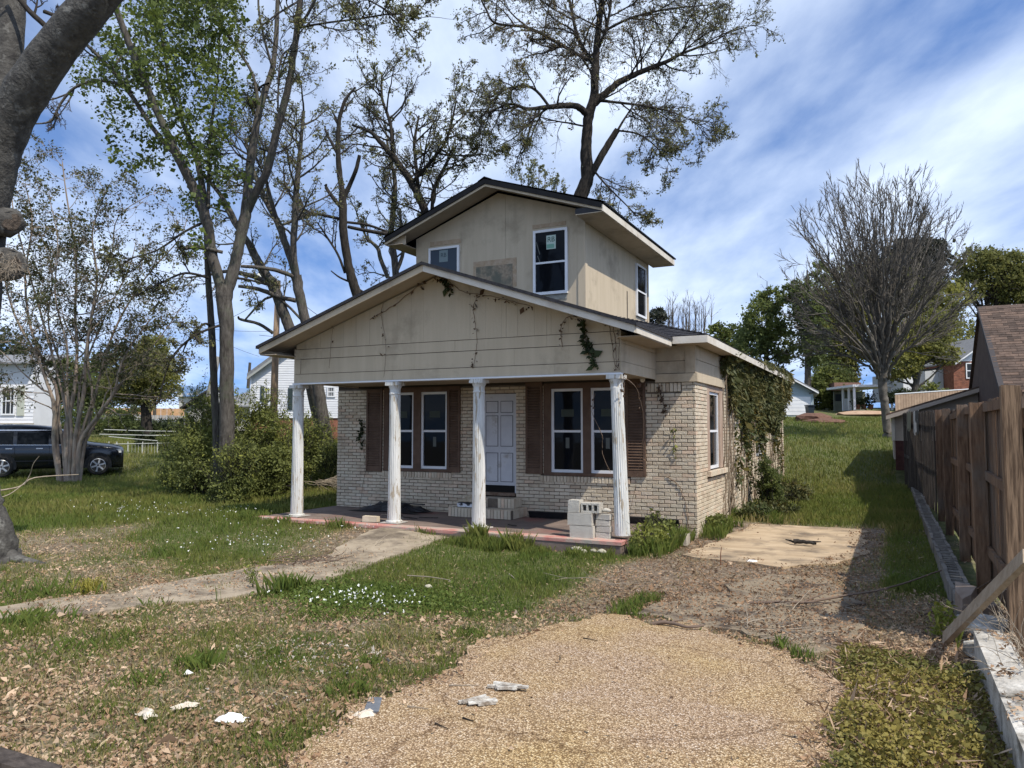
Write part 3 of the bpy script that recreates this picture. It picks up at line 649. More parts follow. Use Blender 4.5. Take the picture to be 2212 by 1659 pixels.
# ---- porch slab
pf = MB(); Fp = [( -10.95, 11.03), (-6.3, 11.0), (-3.62, 11.02), (-3.55, 13.45), (-10.95, 13.45)]
pf.v = []; ring0 = [(x, y, -.1) for x, y in Fp]; ring1 = [(x, y, .196) for x, y in Fp]; pf.solid(ring0, ring1); pf.build('porch_slab', M_porch, H)
MB().box(-10.97, -3.60, 11.0, 11.27, .15, .203, jit=.004).build('porch_edge', M_edge, H)
MB().box(-3.70, -2.95, 12.35, 12.62, 0.0, .17, jit=.01).build('kerb_block', M_conc, H)
# ---- columns
for i, (x, tilt) in enumerate(((-10.30, 0), (-8.03, 0), (-6.29, 0), (-3.82, .13))):
    z0, z1 = .205, 2.742; yc = 11.50
    c = empty('porch_column', (x, yc, z0), ('fluted white porch column at the left end', 'second fluted porch column from the left, bare wood streaks', 'fluted porch column in front of the white door', 'cracked leaning porch column beside the cinder blocks')[i], 'column', 'fluted columns of the porch')
    base_c = Vector((x+tilt*.9, yc-abs(tilt)*.9, z0)) if tilt else Vector((x, yc, z0))
    top_c = Vector((x, yc, z1))
    K = 40; fl = lambda j, z: 1-.055*(1 if j % 2 else 0)
    prof = [(.118+.0, .06), (.130, .12)] ; mb = MB(); n0 = 0; rings = []
    for k in range(15):
        t = k/14; r = .120-.020*t-.003*math.sin(t*3.1); ctr = base_c.lerp(top_c, .02+t*.90)
        for j in range(K):
            a = 2*math.pi*j/K; rr = r*(1 if (j % 2 or t > .985 or t < .015) else .93); mb.v.append((ctr.x+rr*math.cos(a), ctr.y+rr*math.sin(a), ctr.z)); mb.t.append(.5)
    for k in range(14):
        for j in range(K): j2 = (j+1) % K; mb.f.append((k*K+j, k*K+j2, (k+1)*K+j2, (k+1)*K+j))
    mb.build('shaft', M_paint, c)
    hc = top_c; zz = z1-.24
    MB().lathe((hc.x, hc.y, zz), [(.098, 0), (.108, .012), (.108, .03), (.098, .045), (.098, .10), (.104, .12), (.118, .15), (.122, .17)], 24).build('capital', M_paint, c, smooth=False)
    MB().box(hc.x-.13, hc.x+.13, hc.y-.13, hc.y+.13, z1-.07, z1-.002, jit=.004).build('abacus', M_paint, c)
    if i < 3:
        MB().lathe((base_c.x, base_c.y, z0), [(.15, 0), (.152, .03), (.125, .05)], 24).build('base_ring', M_paint, c)
        MB().box(base_c.x-.18, base_c.x+.18, base_c.y-.18, base_c.y+.18, z0-.004, z0+.012, jit=.006).build('plinth', mat('worn_plinth', (.30, .28, .25), .95, (.45, .42, .38), 9), c)
# ---- upper storey
YU, UX0, UX1, UYB = 16.3, -10.77, -6.15, 21.45
UT, US = FT(YU), ST(UX1)
RZ, LZ, RZR, RX = 6.70, 6.845, 7.77, -8.40       # left eave, right eave, ridge height
UE0, UE1, UO = -11.25, -5.49, 15.65
def utop(x): return (RZ+(x-UE0)/(RX-UE0)*(RZR-RZ) if x < RX else LZ+(UE1-x)/(UE1-RX)*(RZR-LZ))-.13
bk = MB().prism([(UX0+.02, 3.6), (UX1-.02, 3.6), (UX1-.02, utop(UX1)), (RX, utop(RX)), (UX0+.02, utop(UX0))], YU+.02, YU+.1)
bk.box(UX1-.1, UX1-.02, YU+.1, UYB, 3.6, 6.68); bk.box(UX0+.02, UX0+.1, YU+.1, UYB, 3.6, 6.6); bk.box(UX0+.1, UX1-.1, UYB-.08, UYB, 3.6, 6.68)
ub = bk.build('upper_storey_wall', bpy.data.materials['dark_gap'], H)
BK = FT(YU+.02)
js = [UX0, -9.42, -8.20, -7.00, UX1]
wops = [(-10.36, -9.47, 5.0, 6.47), (-7.44, -6.565, 5.03, 6.60)]
for a, b in zip(js, js[1:]):
    a += .002; b -= .002
    pts = [(a, 3.6), (b, 3.6), (b, utop(b))]+([(RX, utop(RX))] if a < RX < b else [])+[(a, utop(a))]
    MB(BK).prism(pts, 0, .018+random.uniform(0, .004)).build('siding_panel', M_siding, ub)
BS = ST(UX1-.02)
js = [YU-.0, 18.75, 20.0, UYB]
for a, b in zip(js, js[1:]): MB(BS).box(a+.002, b-.002, 0, .02+random.uniform(0, .003), 3.6, 6.68).build('siding_panel', M_siding, ub)
MB().box(UX1-.16, UX1+.018, YU-.022, YU-.003, 3.9, 6.72).box(UX1+.003, UX1+.02, YU-.003, YU+.12, 3.9, 6.70).build('corner_board', M_siding, ub)
MB().box(UX1+.003, UX1+.025, UYB-.1, UYB+.01, 3.9, 6.70).build('corner_board', M_siding, ub)
MB(US).box(19.42, 19.47, .004, .012, 4.4, 5.55).build('bare_strip', M_woodd, ub)
uw1 = window(H, UT, -10.36, -9.47, 4.85, 6.46, .004, fr=.055, gm=M_glass2, rail=True)
uw2 = window(H, UT, -7.44, -6.565, 5.03, 6.575, .004, fr=.06)
uw3 = window(H, US, 20.2, 21.12, 5.0, 6.46, .004, fr=.055)
M_tanply = mat('exposed_osb', (.22, .17, .12), .95, (.34, .28, .20), 18, detail=8, col3=(.13, .13, .10), s3=3, t3=(.45, .6))
MB(UT).box(-10.34, -9.44, .003, .016, 6.52, 6.63, jit=.002).build('bare_trim_strip', mat('raw_trim_wood', (.33, .24, .15), .9, (.42, .33, .24), 12), ub)
MB(UT).box(-7.47, -6.62, .003, .016, 6.64, 6.73, jit=.002).build('bare_trim_strip', bpy.data.materials['raw_trim_wood'], ub)
MB(UT).box(-9.08, -7.90, .003, .010, 5.30, 6.0, jit=.003).build('patched_opening', bpy.data.materials['raw_trim_wood'], ub)
MB(UT).box(-9.0, -8.0, .0105, .018, 5.30, 5.86, jit=.002).build('exposed_sheathing', M_tanply, ub, label='bare flake board patch between the upper windows')
MB(UT).box(-7.44, -6.6, .004, .010, 4.90, 5.02, jit=.01).build('stained_strip', mat('stain', (.2, .2, .18), .9, (.3, .29, .25), 10), ub)
MB(US).box(20.2, 21.1, .004, .010, 4.70, 4.98).build('stained_strip', M_conc, ub)
# stickers with the maker's mark
M_stw = mat('sticker_pale', (.42, .52, .46), .5); M_stg = mat('sticker_green', (.16, .34, .26), .5)
def sticker(win, T, u0, u1, z0, z1, dim=1, side=False):
    s = MB(T).box(u0, u1, .036, .038, z0, z1).build('sticker', M_stw if dim == 1 else mat('sticker_dim', (.17, .22, .23), .5), win)
    return s
s1 = sticker(uw2, UT, -7.10, -6.86, 6.10, 6.43)
MB(UT).box(-7.09, -6.90, .0385, .0395, 6.12, 6.22).build('green_band', M_stg, uw2)
M3 = Matrix.Translation((-6.98, YU-.040, 6.325)) @ Matrix.Rotation(math.pi/2, 4, 'X')
lettering(uw2, 'RB', .17, M3, M_ink)
sticker(uw1, UT, -10.05, -9.80, 6.08, 6.38, 2)
lettering(uw1, 'RB', .15, Matrix.Translation((-9.925, YU-.040, 6.25)) @ Matrix.Rotation(math.pi/2, 4, 'X'), mat('ink_dim', (.03, .05, .06), .5))
for (a, z, L_) in ((-7.36, 6.0, .30), (-7.33, 5.75, .22)): MB().beam((a, YU-.038, z+L_), (a+.09, YU-.038, z), .02, .002, up=(0, 1, 0)).build('torn_film', M_paper, uw2)
# upper roof: corrugated metal that overhangs the gable, its ribs run down the slopes
def corr(x0, z0, x1, z1, name):
    mb = MB(); n = 72; ya, yb = UO-.05, UYB+.5; d = Vector((x1-x0, 0, z1-z0)).normalized(); nr = Vector((-d.z, 0, d.x)); nr = nr if nr.z > 0 else -nr
    for i in range(n*4+1):
        y = ya+(yb-ya)*i/(n*4); h = .018*(1+math.cos(2*math.pi*i/4*1.0)) if False else .016*(1 if (i % 4) in (0, 1) else 0)
        for (x, z) in ((x0, z0), (x1, z1)):
            mb.v.append((x+nr.x*h, y, z+nr.z*h)); mb.t.append(.5); mb.v.append((x+nr.x*(h-.03), y, z+nr.z*(h-.03))); mb.t.append(.5)
    for i in range(n*4):
        a = i*4; mb.f += [(a, a+2, a+6, a+4), (a+1, a+5, a+7, a+3), (a, a+4, a+5, a+1), (a+2, a+3, a+7, a+6)]
    return mb.build(name, M_metal, H, label='black ribbed metal roof sheet')
corr(UE0-.05, RZ+.005, RX, RZR+.03, 'metal_roof'); corr(UE1+.05, LZ+.005, RX, RZR+.03, 'metal_roof')
MB().solid([(RX-.18, UO-.07, RZR-.02), (RX, UO-.07, RZR+.075), (RX+.18, UO-.07, RZR-.005), (RX, UO-.07, RZR+.045)], [(RX-.18, UYB+.5, RZR-.02), (RX, UYB+.5, RZR+.075), (RX+.18, UYB+.5, RZR-.005), (RX, UYB+.5, RZR+.045)]).build('ridge_cap', M_metal, H)
for (x0, z0, x1, z1, nm) in ((UE0, RZ-.03, RX-.002, RZR-.005, 'l'), (RX+.002, RZR-.005, UE1, LZ-.03, 'r')):
    gable_slab(x0, z0+.02, x1, z1+.02, UO-.06, UO-.03, .115, 'drip_edge', M_metal, H)
    gable_slab(x0, z0-.06, x1, z1-.06, UO-.028, UO, .09, 'rake_board', M_siding, H)  # browner siding colour stands in for the shade on these boards
    gable_slab(x0, z0-.04, x1, z1-.04, UO+.002, YU-.0, .02, 'rake_soffit', M_soffit, H)
# boxed eave returns
MB().box(UX1+.03, UE1, UO+.0, UYB+.45, LZ-.20, LZ-.185).build('eave_soffit', M_siding, H)
MB().box(UE1, UE1+.022, UO-.03, UYB+.45, LZ-.19, LZ-.045).build('fascia_board', M_fascia, H)
MB().box(UX1+.02, UE1-.002, UO+.001, UO+.02, LZ-.185, LZ-.06).build('eave_return', M_black, H)
MB().box(UE0, UX0-.0, UO, UYB+.4, RZ-.20, RZ-.185).box(UE0-.02, UE0, UO-.03, UYB+.4, RZ-.19, RZ-.04).build('eave_soffit', M_soffit, H)
MB().box(UE0+.0, UX0+.02, UO+.14, UO+.16, RZ-.185, RZ+.04).build('eave_return', M_siding, H)
# vent stub on the roof
MB().tube([(-8.95, 17.5, 7.5), (-8.95, 17.5, 7.95)], .02, 6).build('vent_pipe', M_black, H)
# upper-storey roofs behind: nothing else stands there
# ================================================================== TREES
def segs_mesh(P, R, k):
    """P (m,n,3) polylines, R (m,n) radii -> tubes with k sides"""
    m, n, _ = P.shape; T = np.empty_like(P); T[:, 1:-1] = P[:, 2:]-P[:, :-2]; T[:, 0] = P[:, 1]-P[:, 0]; T[:, -1] = P[:, -1]-P[:, -2]
    T /= np.linalg.norm(T, axis=2, keepdims=True)+1e-9
    ref = np.where(np.abs(T[:, :1, 2:3]) < .93, np.array([0, 0, 1.]), np.array([1., 0, 0])); ref = np.broadcast_to(ref, P.shape)
    A = np.cross(T, ref); A /= np.linalg.norm(A, axis=2, keepdims=True)+1e-9; Bv = np.cross(A, T)
    a = np.arange(k)*2*np.pi/k
    V = P[:, :, None, :]+(A[:, :, None, :]*np.cos(a)[None, None, :, None]+Bv[:, :, None, :]*np.sin(a)[None, None, :, None])*R[:, :, None, None]
    V = V.reshape(-1, 3); base = (np.arange(m)*n*k)[:, None, None]+(np.arange(n-1)*k)[None, :, None]+np.arange(k)[None, None, :]
    b2 = (np.arange(m)*n*k)[:, None, None]+(np.arange(n-1)*k)[None, :, None]+((np.arange(k)+1) % k)[None, None, :]
    F = np.stack([base, b2, b2+k, base+k], -1).reshape(-1, 4); return V, F
class Plant:
    def __init__(s, seed, rs=1.0): s.rs = rs; s.r = np.random.default_rng(seed); s.pl = {}; s.leaf = []; s.lw = []
    def add(s, pts, rad, k, cls=0):
        pts = np.asarray(pts, float); s.pl.setdefault((len(pts), k, cls), []).append((pts, np.asarray(rad, float)))
    def grow(s, p, d, L, r, lv, cfg):
        """cfg: list per level of dict(seg, wig, up, n, ang, lr, rr, leaf)"""
        c = cfg[lv]; R = s.r; n = c['seg']; p = np.array(p, float); d = np.array(d, float); d /= np.linalg.norm(d); pts = [p]; dirs = [d]
        for i in range(n):
            d = d+R.normal(0, c['wig'], 3)+np.array([0, 0, c['up']]); d /= np.linalg.norm(d); p = p+d*L/n; pts.append(p); dirs.append(d)
        rad = r*(1-np.linspace(0, 1, n+1)*(1-c.get('tip', .35)))
        s.add(pts, rad, c.get('k', 3 if lv else 5), c.get('cls', 0))
        lf = c.get('leaf', 0)
        if lf:
            m = R.poisson(lf); 
            for _ in range(m):
                t = R.random()**.7*n; i = min(int(t), n-1); q = pts[i]+(pts[i+1]-pts[i])*(t-i); s.leaf.append(q+R.normal(0, c.get('ls', .04), 3))
        if lv+1 < len(cfg):
            m = R.poisson(c['n']) if c.get('pois', 1) else int(c['n']); m = max(m, 1) if lv < 2 else m
            for j in range(m):
                t = (c.get('t0', .2)+(1-c.get('t0', .2))*(j+R.random())/m)*n; i = min(int(t), n-1); q = pts[i]+(pts[i+1]-pts[i])*(t-i); dd = dirs[i]
                a = R.normal(c['ang'], .22); per = np.cross(dd, R.normal(0, 1, 3)); per /= np.linalg.norm(per)+1e-9
                nd = dd*math.cos(a)+per*math.sin(a); f = 1-.55*t/n
                s.grow(q, nd, L*c['lr']*f*R.uniform(.7, 1.25), max(rad[i]*c['rr'], cfg[lv+1].get('rmin', .004)), lv+1, cfg)
    def stem(s, pts, k=9, sub=5, cls=0, rough=.035, branches=None, cfg=None, t0=.3, t1=1.0):
        """pts: (Vector, radius)...; smooth it, then let side limbs grow from it"""
        P = [np.array(p) for p, r in pts]; Rr = [r for p, r in pts]; out = []; ro = []
        for i in range(len(P)-1):
            p0 = P[max(i-1, 0)]; p1 = P[i]; p2 = P[i+1]; p3 = P[min(i+2, len(P)-1)]
            for j in range(sub):
                t = j/sub; q = .5*((2*p1)+(-p0+p2)*t+(2*p0-5*p1+4*p2-p3)*t*t+(-p0+3*p1-3*p2+p3)*t**3); out.append(q); ro.append(Rr[i]*(1-t)+Rr[i+1]*t)
        out.append(P[-1]); ro.append(Rr[-1]); out = np.array(out); ro = np.array(ro)
        out[1:] += s.r.normal(0, 1, out[1:].shape)*ro[1:, None]*rough; ro2 = ro*(1+s.r.normal(0, .025, ro.shape))*s.rs; s.add(out, ro2, k, cls)
        if branches:
            L = np.concatenate([[0], np.cumsum(np.linalg.norm(np.diff(out, axis=0), axis=1))]); n = branches['n']
            for j in range(n):
                t = t0+(t1-t0)*(j+s.r.random())/n; x = t*L[-1]; i = min(np.searchsorted(L, x), len(out)-1); i = max(i, 1)
                d = out[i]-out[i-1]; d /= np.linalg.norm(d); per = np.cross(d, s.r.normal(0, 1, 3)); per /= np.linalg.norm(per)+1e-9
                a = s.r.normal(branches.get('ang', .9), .25); nd = d*math.cos(a)+per*math.sin(a)
                s.grow(out[i], nd, branches['L']*s.r.uniform(.6, 1.3)*(1-.4*(t-t0)/(t1-t0+1e-6)), min(ro[i]*.5, branches.get('r', .04)), 0, cfg)
        return out
    def wood(s, name, ms, parent=None, kind=None, cls=0, label=None, only=None):
        if only is None and name in ('trunk', 'branches') and any(q[1] == 3 for q in s.pl):
            s.wood('twigs', M_twigd if ms in (M_barkd, M_bark) else ms, parent, kind, cls, None, 3); only = 4
        Vs, Fs, n0 = [], [], 0
        for (n, k, c), lst in s.pl.items():
            if c != cls or (only == 3 and k != 3) or (only == 4 and k == 3): continue
            V, F = segs_mesh(np.array([a for a, b in lst]), np.array([b for a, b in lst]), k); Vs.append(V); Fs.append(F+n0); n0 += len(V)
        if not Vs: return None
        V = np.concatenate(Vs); F = np.concatenate(Fs); o = put(name, V, F, ms, parent, True, None, kind, origin=np.array(ORG[parent.name]) if parent else None)
        if label: o['label'] = label
        return o
def leaves(name, C, size, m, parent=None, kind=None, r=None, up=.0, droop=0, asp=.55, tintn=None, fold=0, origin=None, sv=.35, dirs=None):
    r = r or rng; C = np.asarray(C, float); N = len(C)
    if N == 0: return None
    d = r.normal(0, 1, (N, 3)) if dirs is None else dirs+r.normal(0, .35, (N, 3)); d[:, 2] = d[:, 2]*(1-up)-droop; d /= np.linalg.norm(d, axis=1, keepdims=True)+1e-9
    q = np.cross(d, r.normal(0, 1, (N, 3))); q /= np.linalg.norm(q, axis=1, keepdims=True)+1e-9; s_ = size*np.exp(r.normal(0, sv, N))[:, None]
    nn = np.cross(d, q)
    V = np.stack([C, C+d*s_*.5+q*s_*asp*.5+nn*s_*fold, C+d*s_, C+d*s_*.45-q*s_*asp*.5+nn*s_*fold], 1).reshape(-1, 3); F = np.arange(4*N).reshape(N, 4)
    if tintn is None: t = r.random(N)
    else: t = tintn
    return put(name, V, F, m, parent, False, np.repeat(t, 4), kind, origin=np.array(ORG[parent.name]) if parent is not None else origin)
def A(*l): return [(at(px, py, D), r) for px, py, D, r in l]
def twigcfg(lr=.5, n=(6, 6, 5), wig=.13, up=.05, leaf=2.5, ls=.05, rr=.5, seg=(7, 6, 4, 3), ang=.75, rmin=(.012, .007, .0045)):
    return [dict(seg=seg[0], wig=wig, up=up, n=n[0], ang=ang, lr=lr, rr=rr, k=5, t0=.15), dict(seg=seg[1], wig=wig*1.3, up=up, n=n[1], ang=ang, lr=lr, rr=rr, k=4, rmin=rmin[0]),
            dict(seg=seg[2], wig=wig*1.5, up=up, n=n[2], ang=ang, lr=lr*1.05, rr=.6, k=3, rmin=rmin[1], leaf=leaf*.5, ls=ls), dict(seg=seg[3], wig=wig*1.5, up=up, n=0, ang=ang, lr=.4, rr=.6, k=3, rmin=rmin[2], leaf=leaf, ls=ls)]
def clump_tint(C, s=.8, seed=5, w=.6):
    n = vnoise(C[:, 0]+C[:, 2]*.7, C[:, 1]+C[:, 2], s, seed); return np.clip(n*w+rng.random(len(C))*(1-w)*1.1, 0, 1)
def root_of(P, label, group=None, cat='tree', name='tree'): return empty(name, (P[0], P[1], P[2]), label, cat, group)
def base_pt(px, py, D): p = at(px, py, D); return Vector((p.x, p.y, g(p.x, p.y)))
# ---- T1: big blotched trunk at the left edge
D = 10.9; b0 = at(-28, 1215, D); root = root_of((b0.x, b0.y, g(b0.x, b0.y)), 'massive grey tree trunk with cut burls at the left edge')
p = Plant(1)
p.stem(A((-36, 1240, D, .60), (-32, 1205, D, .46), (-29, 1160, D, .35), (-46, 1090, D, .29), (-56, 1000, D, .27), (-54, 820, D, .25), (-42, 640, D, .25), (-32, 500, D, .26), (-20, 380, D-.1, .30), (18, 270, D-.2, .285), (88, 150, D-.4, .275), (165, 50, D-.6, .25), (260, -60, D-.8, .22)), 22, 7, rough=.012)
p.stem(A((-22, 400, D, .20), (-2, 250, D+.1, .21), (14, 130, D+.2, .20), (24, 20, D+.3, .19), (30, -90, D+.4, .17)), 18, 6, rough=.012)
for (ex, ey, w_) in ((-10.4, 6.9, .20), (-10.7, 6.0, .22), (-11.2, 5.7, .2), (-12.2, 5.9, .2)):
    b1 = Vector((b0.x-.1, b0.y, .22)); e1 = Vector((ex-.25, ey, -.05)); m1 = b1.lerp(e1, .5); m1.z = .02
    p.stem([(b1, .26), (b1.lerp(m1, .6), w_*.8), (m1, w_*.5), (e1, .03)], 8, 5, rough=.04)
p.wood('trunk', M_barkb, root)
q = Plant(11)
for (cx_, cy_, rr_) in ((18, 480, .17), (14, 570, .20)):
    c = at(cx_, cy_, D-.12); mb = MB(); dv = (at(cx_+30, cy_-8, D-.55)-c).normalized()
    mb.tube([c-dv*.55, c-dv*.12, c+dv*.04, c+dv*.11], [rr_*.9, rr_*1.25, rr_*1.2, rr_*.95], 14); mb.v = [tuple(Vector(v_)+Vector((random.gauss(0, .012), random.gauss(0, .012), random.gauss(0, .012)))) for v_ in mb.v]; mb.build('burl', M_barkb, root, smooth=True)
    mb = MB(); mb.tube([c+dv*.09, c+dv*.118], [rr_*.80, rr_*.70], 14); mb.v = [tuple(Vector(v_)+Vector((random.gauss(0, .01), random.gauss(0, .01), random.gauss(0, .01)))) for v_ in mb.v]; mb.build('cut_face', mat('cut_wood', (.03, .024, .019), .9, (.11, .085, .065), 22, bump=1.0), root)
for i in range(90):
    c = np.array(at(18, 575, D-.3))+q.r.normal(0, .07, 3); q.grow(c, (q.r.normal(.4, .5), q.r.normal(-.3, .5), q.r.normal(-.1, .6)), .3, .003, 0, [dict(seg=4, wig=.25, up=-.08, n=0, ang=.5, lr=1, rr=1)])
q.wood('dead_sprouts', M_twigpale, root)
cfg = twigcfg(n=(5, 5, 4), leaf=.6, lr=.52)
p = Plant(12); p.stem(A((70, 170, D-.3, .05), (120, 90, D, .045), (60, 20, D, .04), (20, -30, D, .03)), 6, 5, branches=dict(n=4, L=.9), cfg=cfg); p.stem(A((95, 25, D, .03), (150, 48, D, .028), (180, 70, D-.1, .015)), 5, 4)
p.wood('branch', M_barkd, root)
# ---- T3: twin-trunk tree left of the house
D = 19.0; b0 = base_pt(488, 1075, D); root = root_of(b0, 'tall twin-trunk tree rising from the bushes left of the porch')
p = Plant(3, .70)
p.stem(A((488, 1090, D, .32), (489, 1000, D, .26), (490, 850, D, .25), (490, 730, D, .245), (485, 650, D, .28), (481, 610, D, .24)), 14, 5)
# left fork
p.stem(A((484, 640, D, .20), (460, 560, D, .19), (447, 483, D-.1, .185), (425, 420, D-.2, .17), (388, 345, D-.4, .15), (345, 255, D-.6, .12), (322, 200, D-.7, .115), (285, 110, D-.9, .11), (255, 30, D-1, .10), (235, -30, D-1, .09)), 10, 5)
p.stem(A((388, 345, D-.4, .09), (340, 290, D-.2, .085), (290, 215, D, .08), (240, 150, D+.2, .07), (175, 85, D+.3, .05)), 8, 5, branches=dict(n=5, L=1.2), cfg=twigcfg(leaf=1.2), t0=.4)
p.stem(A((285, 200, D, .06), (250, 180, D, .055), (205, 175, D, .055), (160, 190, D, .05), (130, 225, D, .045), (108, 262, D-.2, .035), (60, 270, D-.3, .02), (15, 290, D-.4, .01)), 7, 5, branches=dict(n=6, L=1.0), cfg=twigcfg(leaf=.5, up=-.02), t0=.3)
p.stem(A((449, 490, D-.1, .13), (436, 400, D+.2, .12), (425, 340, D+.3, .10), (400, 280, D+.5, .08), (370, 200, D+.7, .06), (350, 80, D+.8, .05), (330, -20, D+1, .04)), 8, 5)
p.stem(A((450, 450, D, .07), (451, 360, D+.3, .06), (455, 280, D+.4, .055), (470, 170, D+.5, .04), (475, 60, D+.6, .03)), 7, 5)
# right fork
p.stem(A((487, 650, D, .21), (505, 580, D+.1, .20), (518, 520, D+.2, .19), (530, 465, D+.2, .20), (534, 420, D+.2, .165), (541, 355, D+.3, .15), (549, 300, D+.3, .14), (565, 220, D+.4, .12), (588, 150, D+.6, .10), (597, 70, D+.8, .085), (600, -30, D+1, .07)), 10, 5)
p.stem(A((535, 455, D+.2, .15), (556, 410, D, .145), (578, 365, D-.2, .14), (596, 290, D-.4, .13), (620, 200, D-.6, .12), (636, 110, D-.8, .11), (645, 30, D-.9, .10), (655, -60, D-1, .09)), 10, 5)
p.stem(A((560, 240, D+.4, .07), (545, 160, D+.6, .055), (505, 95, D+.8, .05), (470, 40, D+.9, .045), (440, -20, D+1, .04)), 7, 5)
p.stem(A((518, 500, D+.2, .09), (495, 450, D+.5, .08), (460, 400, D+.8, .075), (440, 380, D+1, .06)), 7, 5)
p.stem(A((640, 70, D-.8, .06), (665, 30, D-1, .05), (690, -20, D-1.2, .045)), 7, 4)
p.stem(A((594, 160, D+.6, .05), (575, 100, D+.4, .045), (560, 30, D+.3, .04), (558, -30, D+.3, .03)), 7, 4)
# separate thin trunk
p.stem(A((470, 1085, D+.4, .17), (468, 960, D+.4, .135), (461, 800, D+.4, .13), (455, 680, D+.4, .12), (448, 575, D+.3, .10), (446, 500, D+.2, .09)), 10, 5)
p.stem(A((481, 545, D, .06), (440, 536, D-.2, .07), (408, 534, D-.3, .075), (400, 538, D-.35, .07)), 8, 3)
p.wood('trunk', M_bark, root)
cb = twigcfg(n=(6, 6, 5), leaf=.7, lr=.52, wig=.15, up=.03)
p = Plant(33, .8)
for (pts, n, L) in ((((485, 700, D), (430, 720, D-.5), (385, 755, D-.6), (360, 800, D-.5), (345, 860, D-.5)), 5, .9), (((455, 705, D+.4), (440, 700, D), (410, 730, D-.4), (395, 760, D-.4)), 6, .7),
                    (((450, 600, D), (400, 590, D-.4), (350, 610, D-.6), (290, 640, D-.8)), 9, 1.0), (((440, 480, D), (400, 500, D-.5), (340, 540, D-.8), (275, 560, D-1)), 8, 1.0), (((500, 600, D), (540, 605, D+.4), (590, 620, D+.6)), 4, .7)):
    p.stem([(at(a, b, c), .045*(1-i/len(pts)*.75)) for i, (a, b, c) in enumerate(pts)], 6, 5, branches=dict(n=n, L=L), cfg=cb, t0=.2, cls=0)
for (pts, n, L) in ((((600, 240, D), (605, 160, D+1), (640, 80, D+1), (700, 20, D+1)), 8, 1.6), (((645, 60, D-.9), (700, 50, D-1.2), (780, 40, D-1.4), (850, 30, D-1.6), (910, 40, D-1.8)), 11, 1.3), (((655, -20, D-1), (740, -20, D-1.3), (830, 20, D-1.6), (900, 90, D-1.8)), 11, 1.2),
                    (((560, 320, D), (600, 330, D+.8), (640, 300, D+1)), 7, 1.3), (((540, 350, D), (510, 330, D+.4), (490, 300, D+.5)), 6, 1.0), (((580, 180, D), (560, 190, D+.7), (520, 240, D+.8)), 7, 1.0), (((640, 100, D), (610, 120, D-1.6), (600, 180, D-2)), 6, .9), (((650, 0, D), (600, 30, D-1.6), (560, 60, D-2)), 8, 1.1)):
    p.stem([(at(a, b, c), .035*(1-i/len(pts)*.7)) for i, (a, b, c) in enumerate(pts)], 5, 5, branches=dict(n=n, L=L), cfg=cb, t0=.1)
p.wood('branches', M_barkd, root); leaves('buds', p.leaf, .055, M_bud, root)
# leafy sprays of the left fork
p = Plant(34); C = []
for (x0, y0, x1, y1, n, spread) in ((235, 0, 330, 260, 60, .8), (330, 10, 470, 60, 60, 1.0), (300, 90, 470, 160, 66, .9), (340, 170, 490, 250, 60, .8), (380, 260, 480, 350, 46, .6), (430, 330, 490, 420, 30, .4), (180, 60, 300, 200, 38, .7), (250, 220, 400, 330, 30, .6), (270, 330, 340, 375, 16, .3), (475, 60, 520, 240, 26, .5), (200, 150, 320, 170, 22, .4), (395, 420, 450, 560, 10, .25), (385, 0, 500, 20, 40, .6), (350, 0, 520, 120, 60, .7)):
    for i in range(n):
        c = np.array(at(p.r.uniform(x0, x1), p.r.uniform(y0, y1), D+p.r.normal(0, .9)))
        p.grow(c, (p.r.normal(0, 1), p.r.normal(0, 1), p.r.normal(.2, .5)), .55, .006, 0, [dict(seg=4, wig=.3, up=.0, n=3, ang=.8, lr=.6, rr=.7, k=3, leaf=5, ls=.09), dict(seg=3, wig=.3, up=0, n=0, ang=.6, lr=.5, rr=.6, leaf=6.5, ls=.08, k=3)])
p.wood('leafy_twigs', M_barkd, root); C = np.array(p.leaf); leaves('foliage', C, .078, M_leafT, root, tintn=clump_tint(C, 1.0), asp=.85)
# ---- T4: two trees behind the porch roof
D = 25.5; b0 = base_pt(705, 985, D)
root = root_of(b0, 'leaning forked tree whose trunk shows between the first column and the brick wall', 'bare trees behind the house')
p = Plant(4, .70)
p.stem(A((705, 1000, D, .42), (702, 940, D, .33), (694, 880, D, .29), (684, 820, D, .26), (665, 720, D, .24), (650, 650, D, .23), (640, 595, D, .26)), 12, 5)
p.stem(A((641, 600, D, .19), (618, 530, D+.2, .17), (600, 480, D+.4, .16), (578, 440, D+.6, .14), (560, 400, D+.8, .12), (545, 360, D+1, .10), (530, 300, D+1.2, .07)), 9, 5, branches=dict(n=10, L=2.2), cfg=twigcfg(n=(5, 5, 4), leaf=1), t0=.25)
p.stem(A((640, 600, D, .17), (634, 540, D-.2, .15), (637, 470, D-.3, .16), (641, 400, D-.4, .14), (648, 330, D-.5, .10), (656, 240, D-.6, .07)), 9, 5, branches=dict(n=14, L=2.4), cfg=twigcfg(n=(6, 5, 4), leaf=1), t0=.15)
p.stem(A((600, 480, D+.3, .10), (585, 430, D+.2, .09), (575, 385, D+.1, .07), (570, 320, D, .05)), 8, 5, branches=dict(n=7, L=1.8), cfg=twigcfg(n=(5, 5, 4), leaf=1))
p.stem(A((640, 600, D, .10), (600, 585, D-.3, .10), (560, 578, D-.5, .09), (520, 575, D-.6, .07)), 8, 5)
p.wood('trunk', M_bark, root); leaves('buds', p.leaf, .07, M_bud, root)
root = root_of(base_pt(690, 960, D+3), 'crooked dark tree directly behind the street lamp', 'bare trees behind the house'); p = Plant(41, .8); D2 = D+1.5
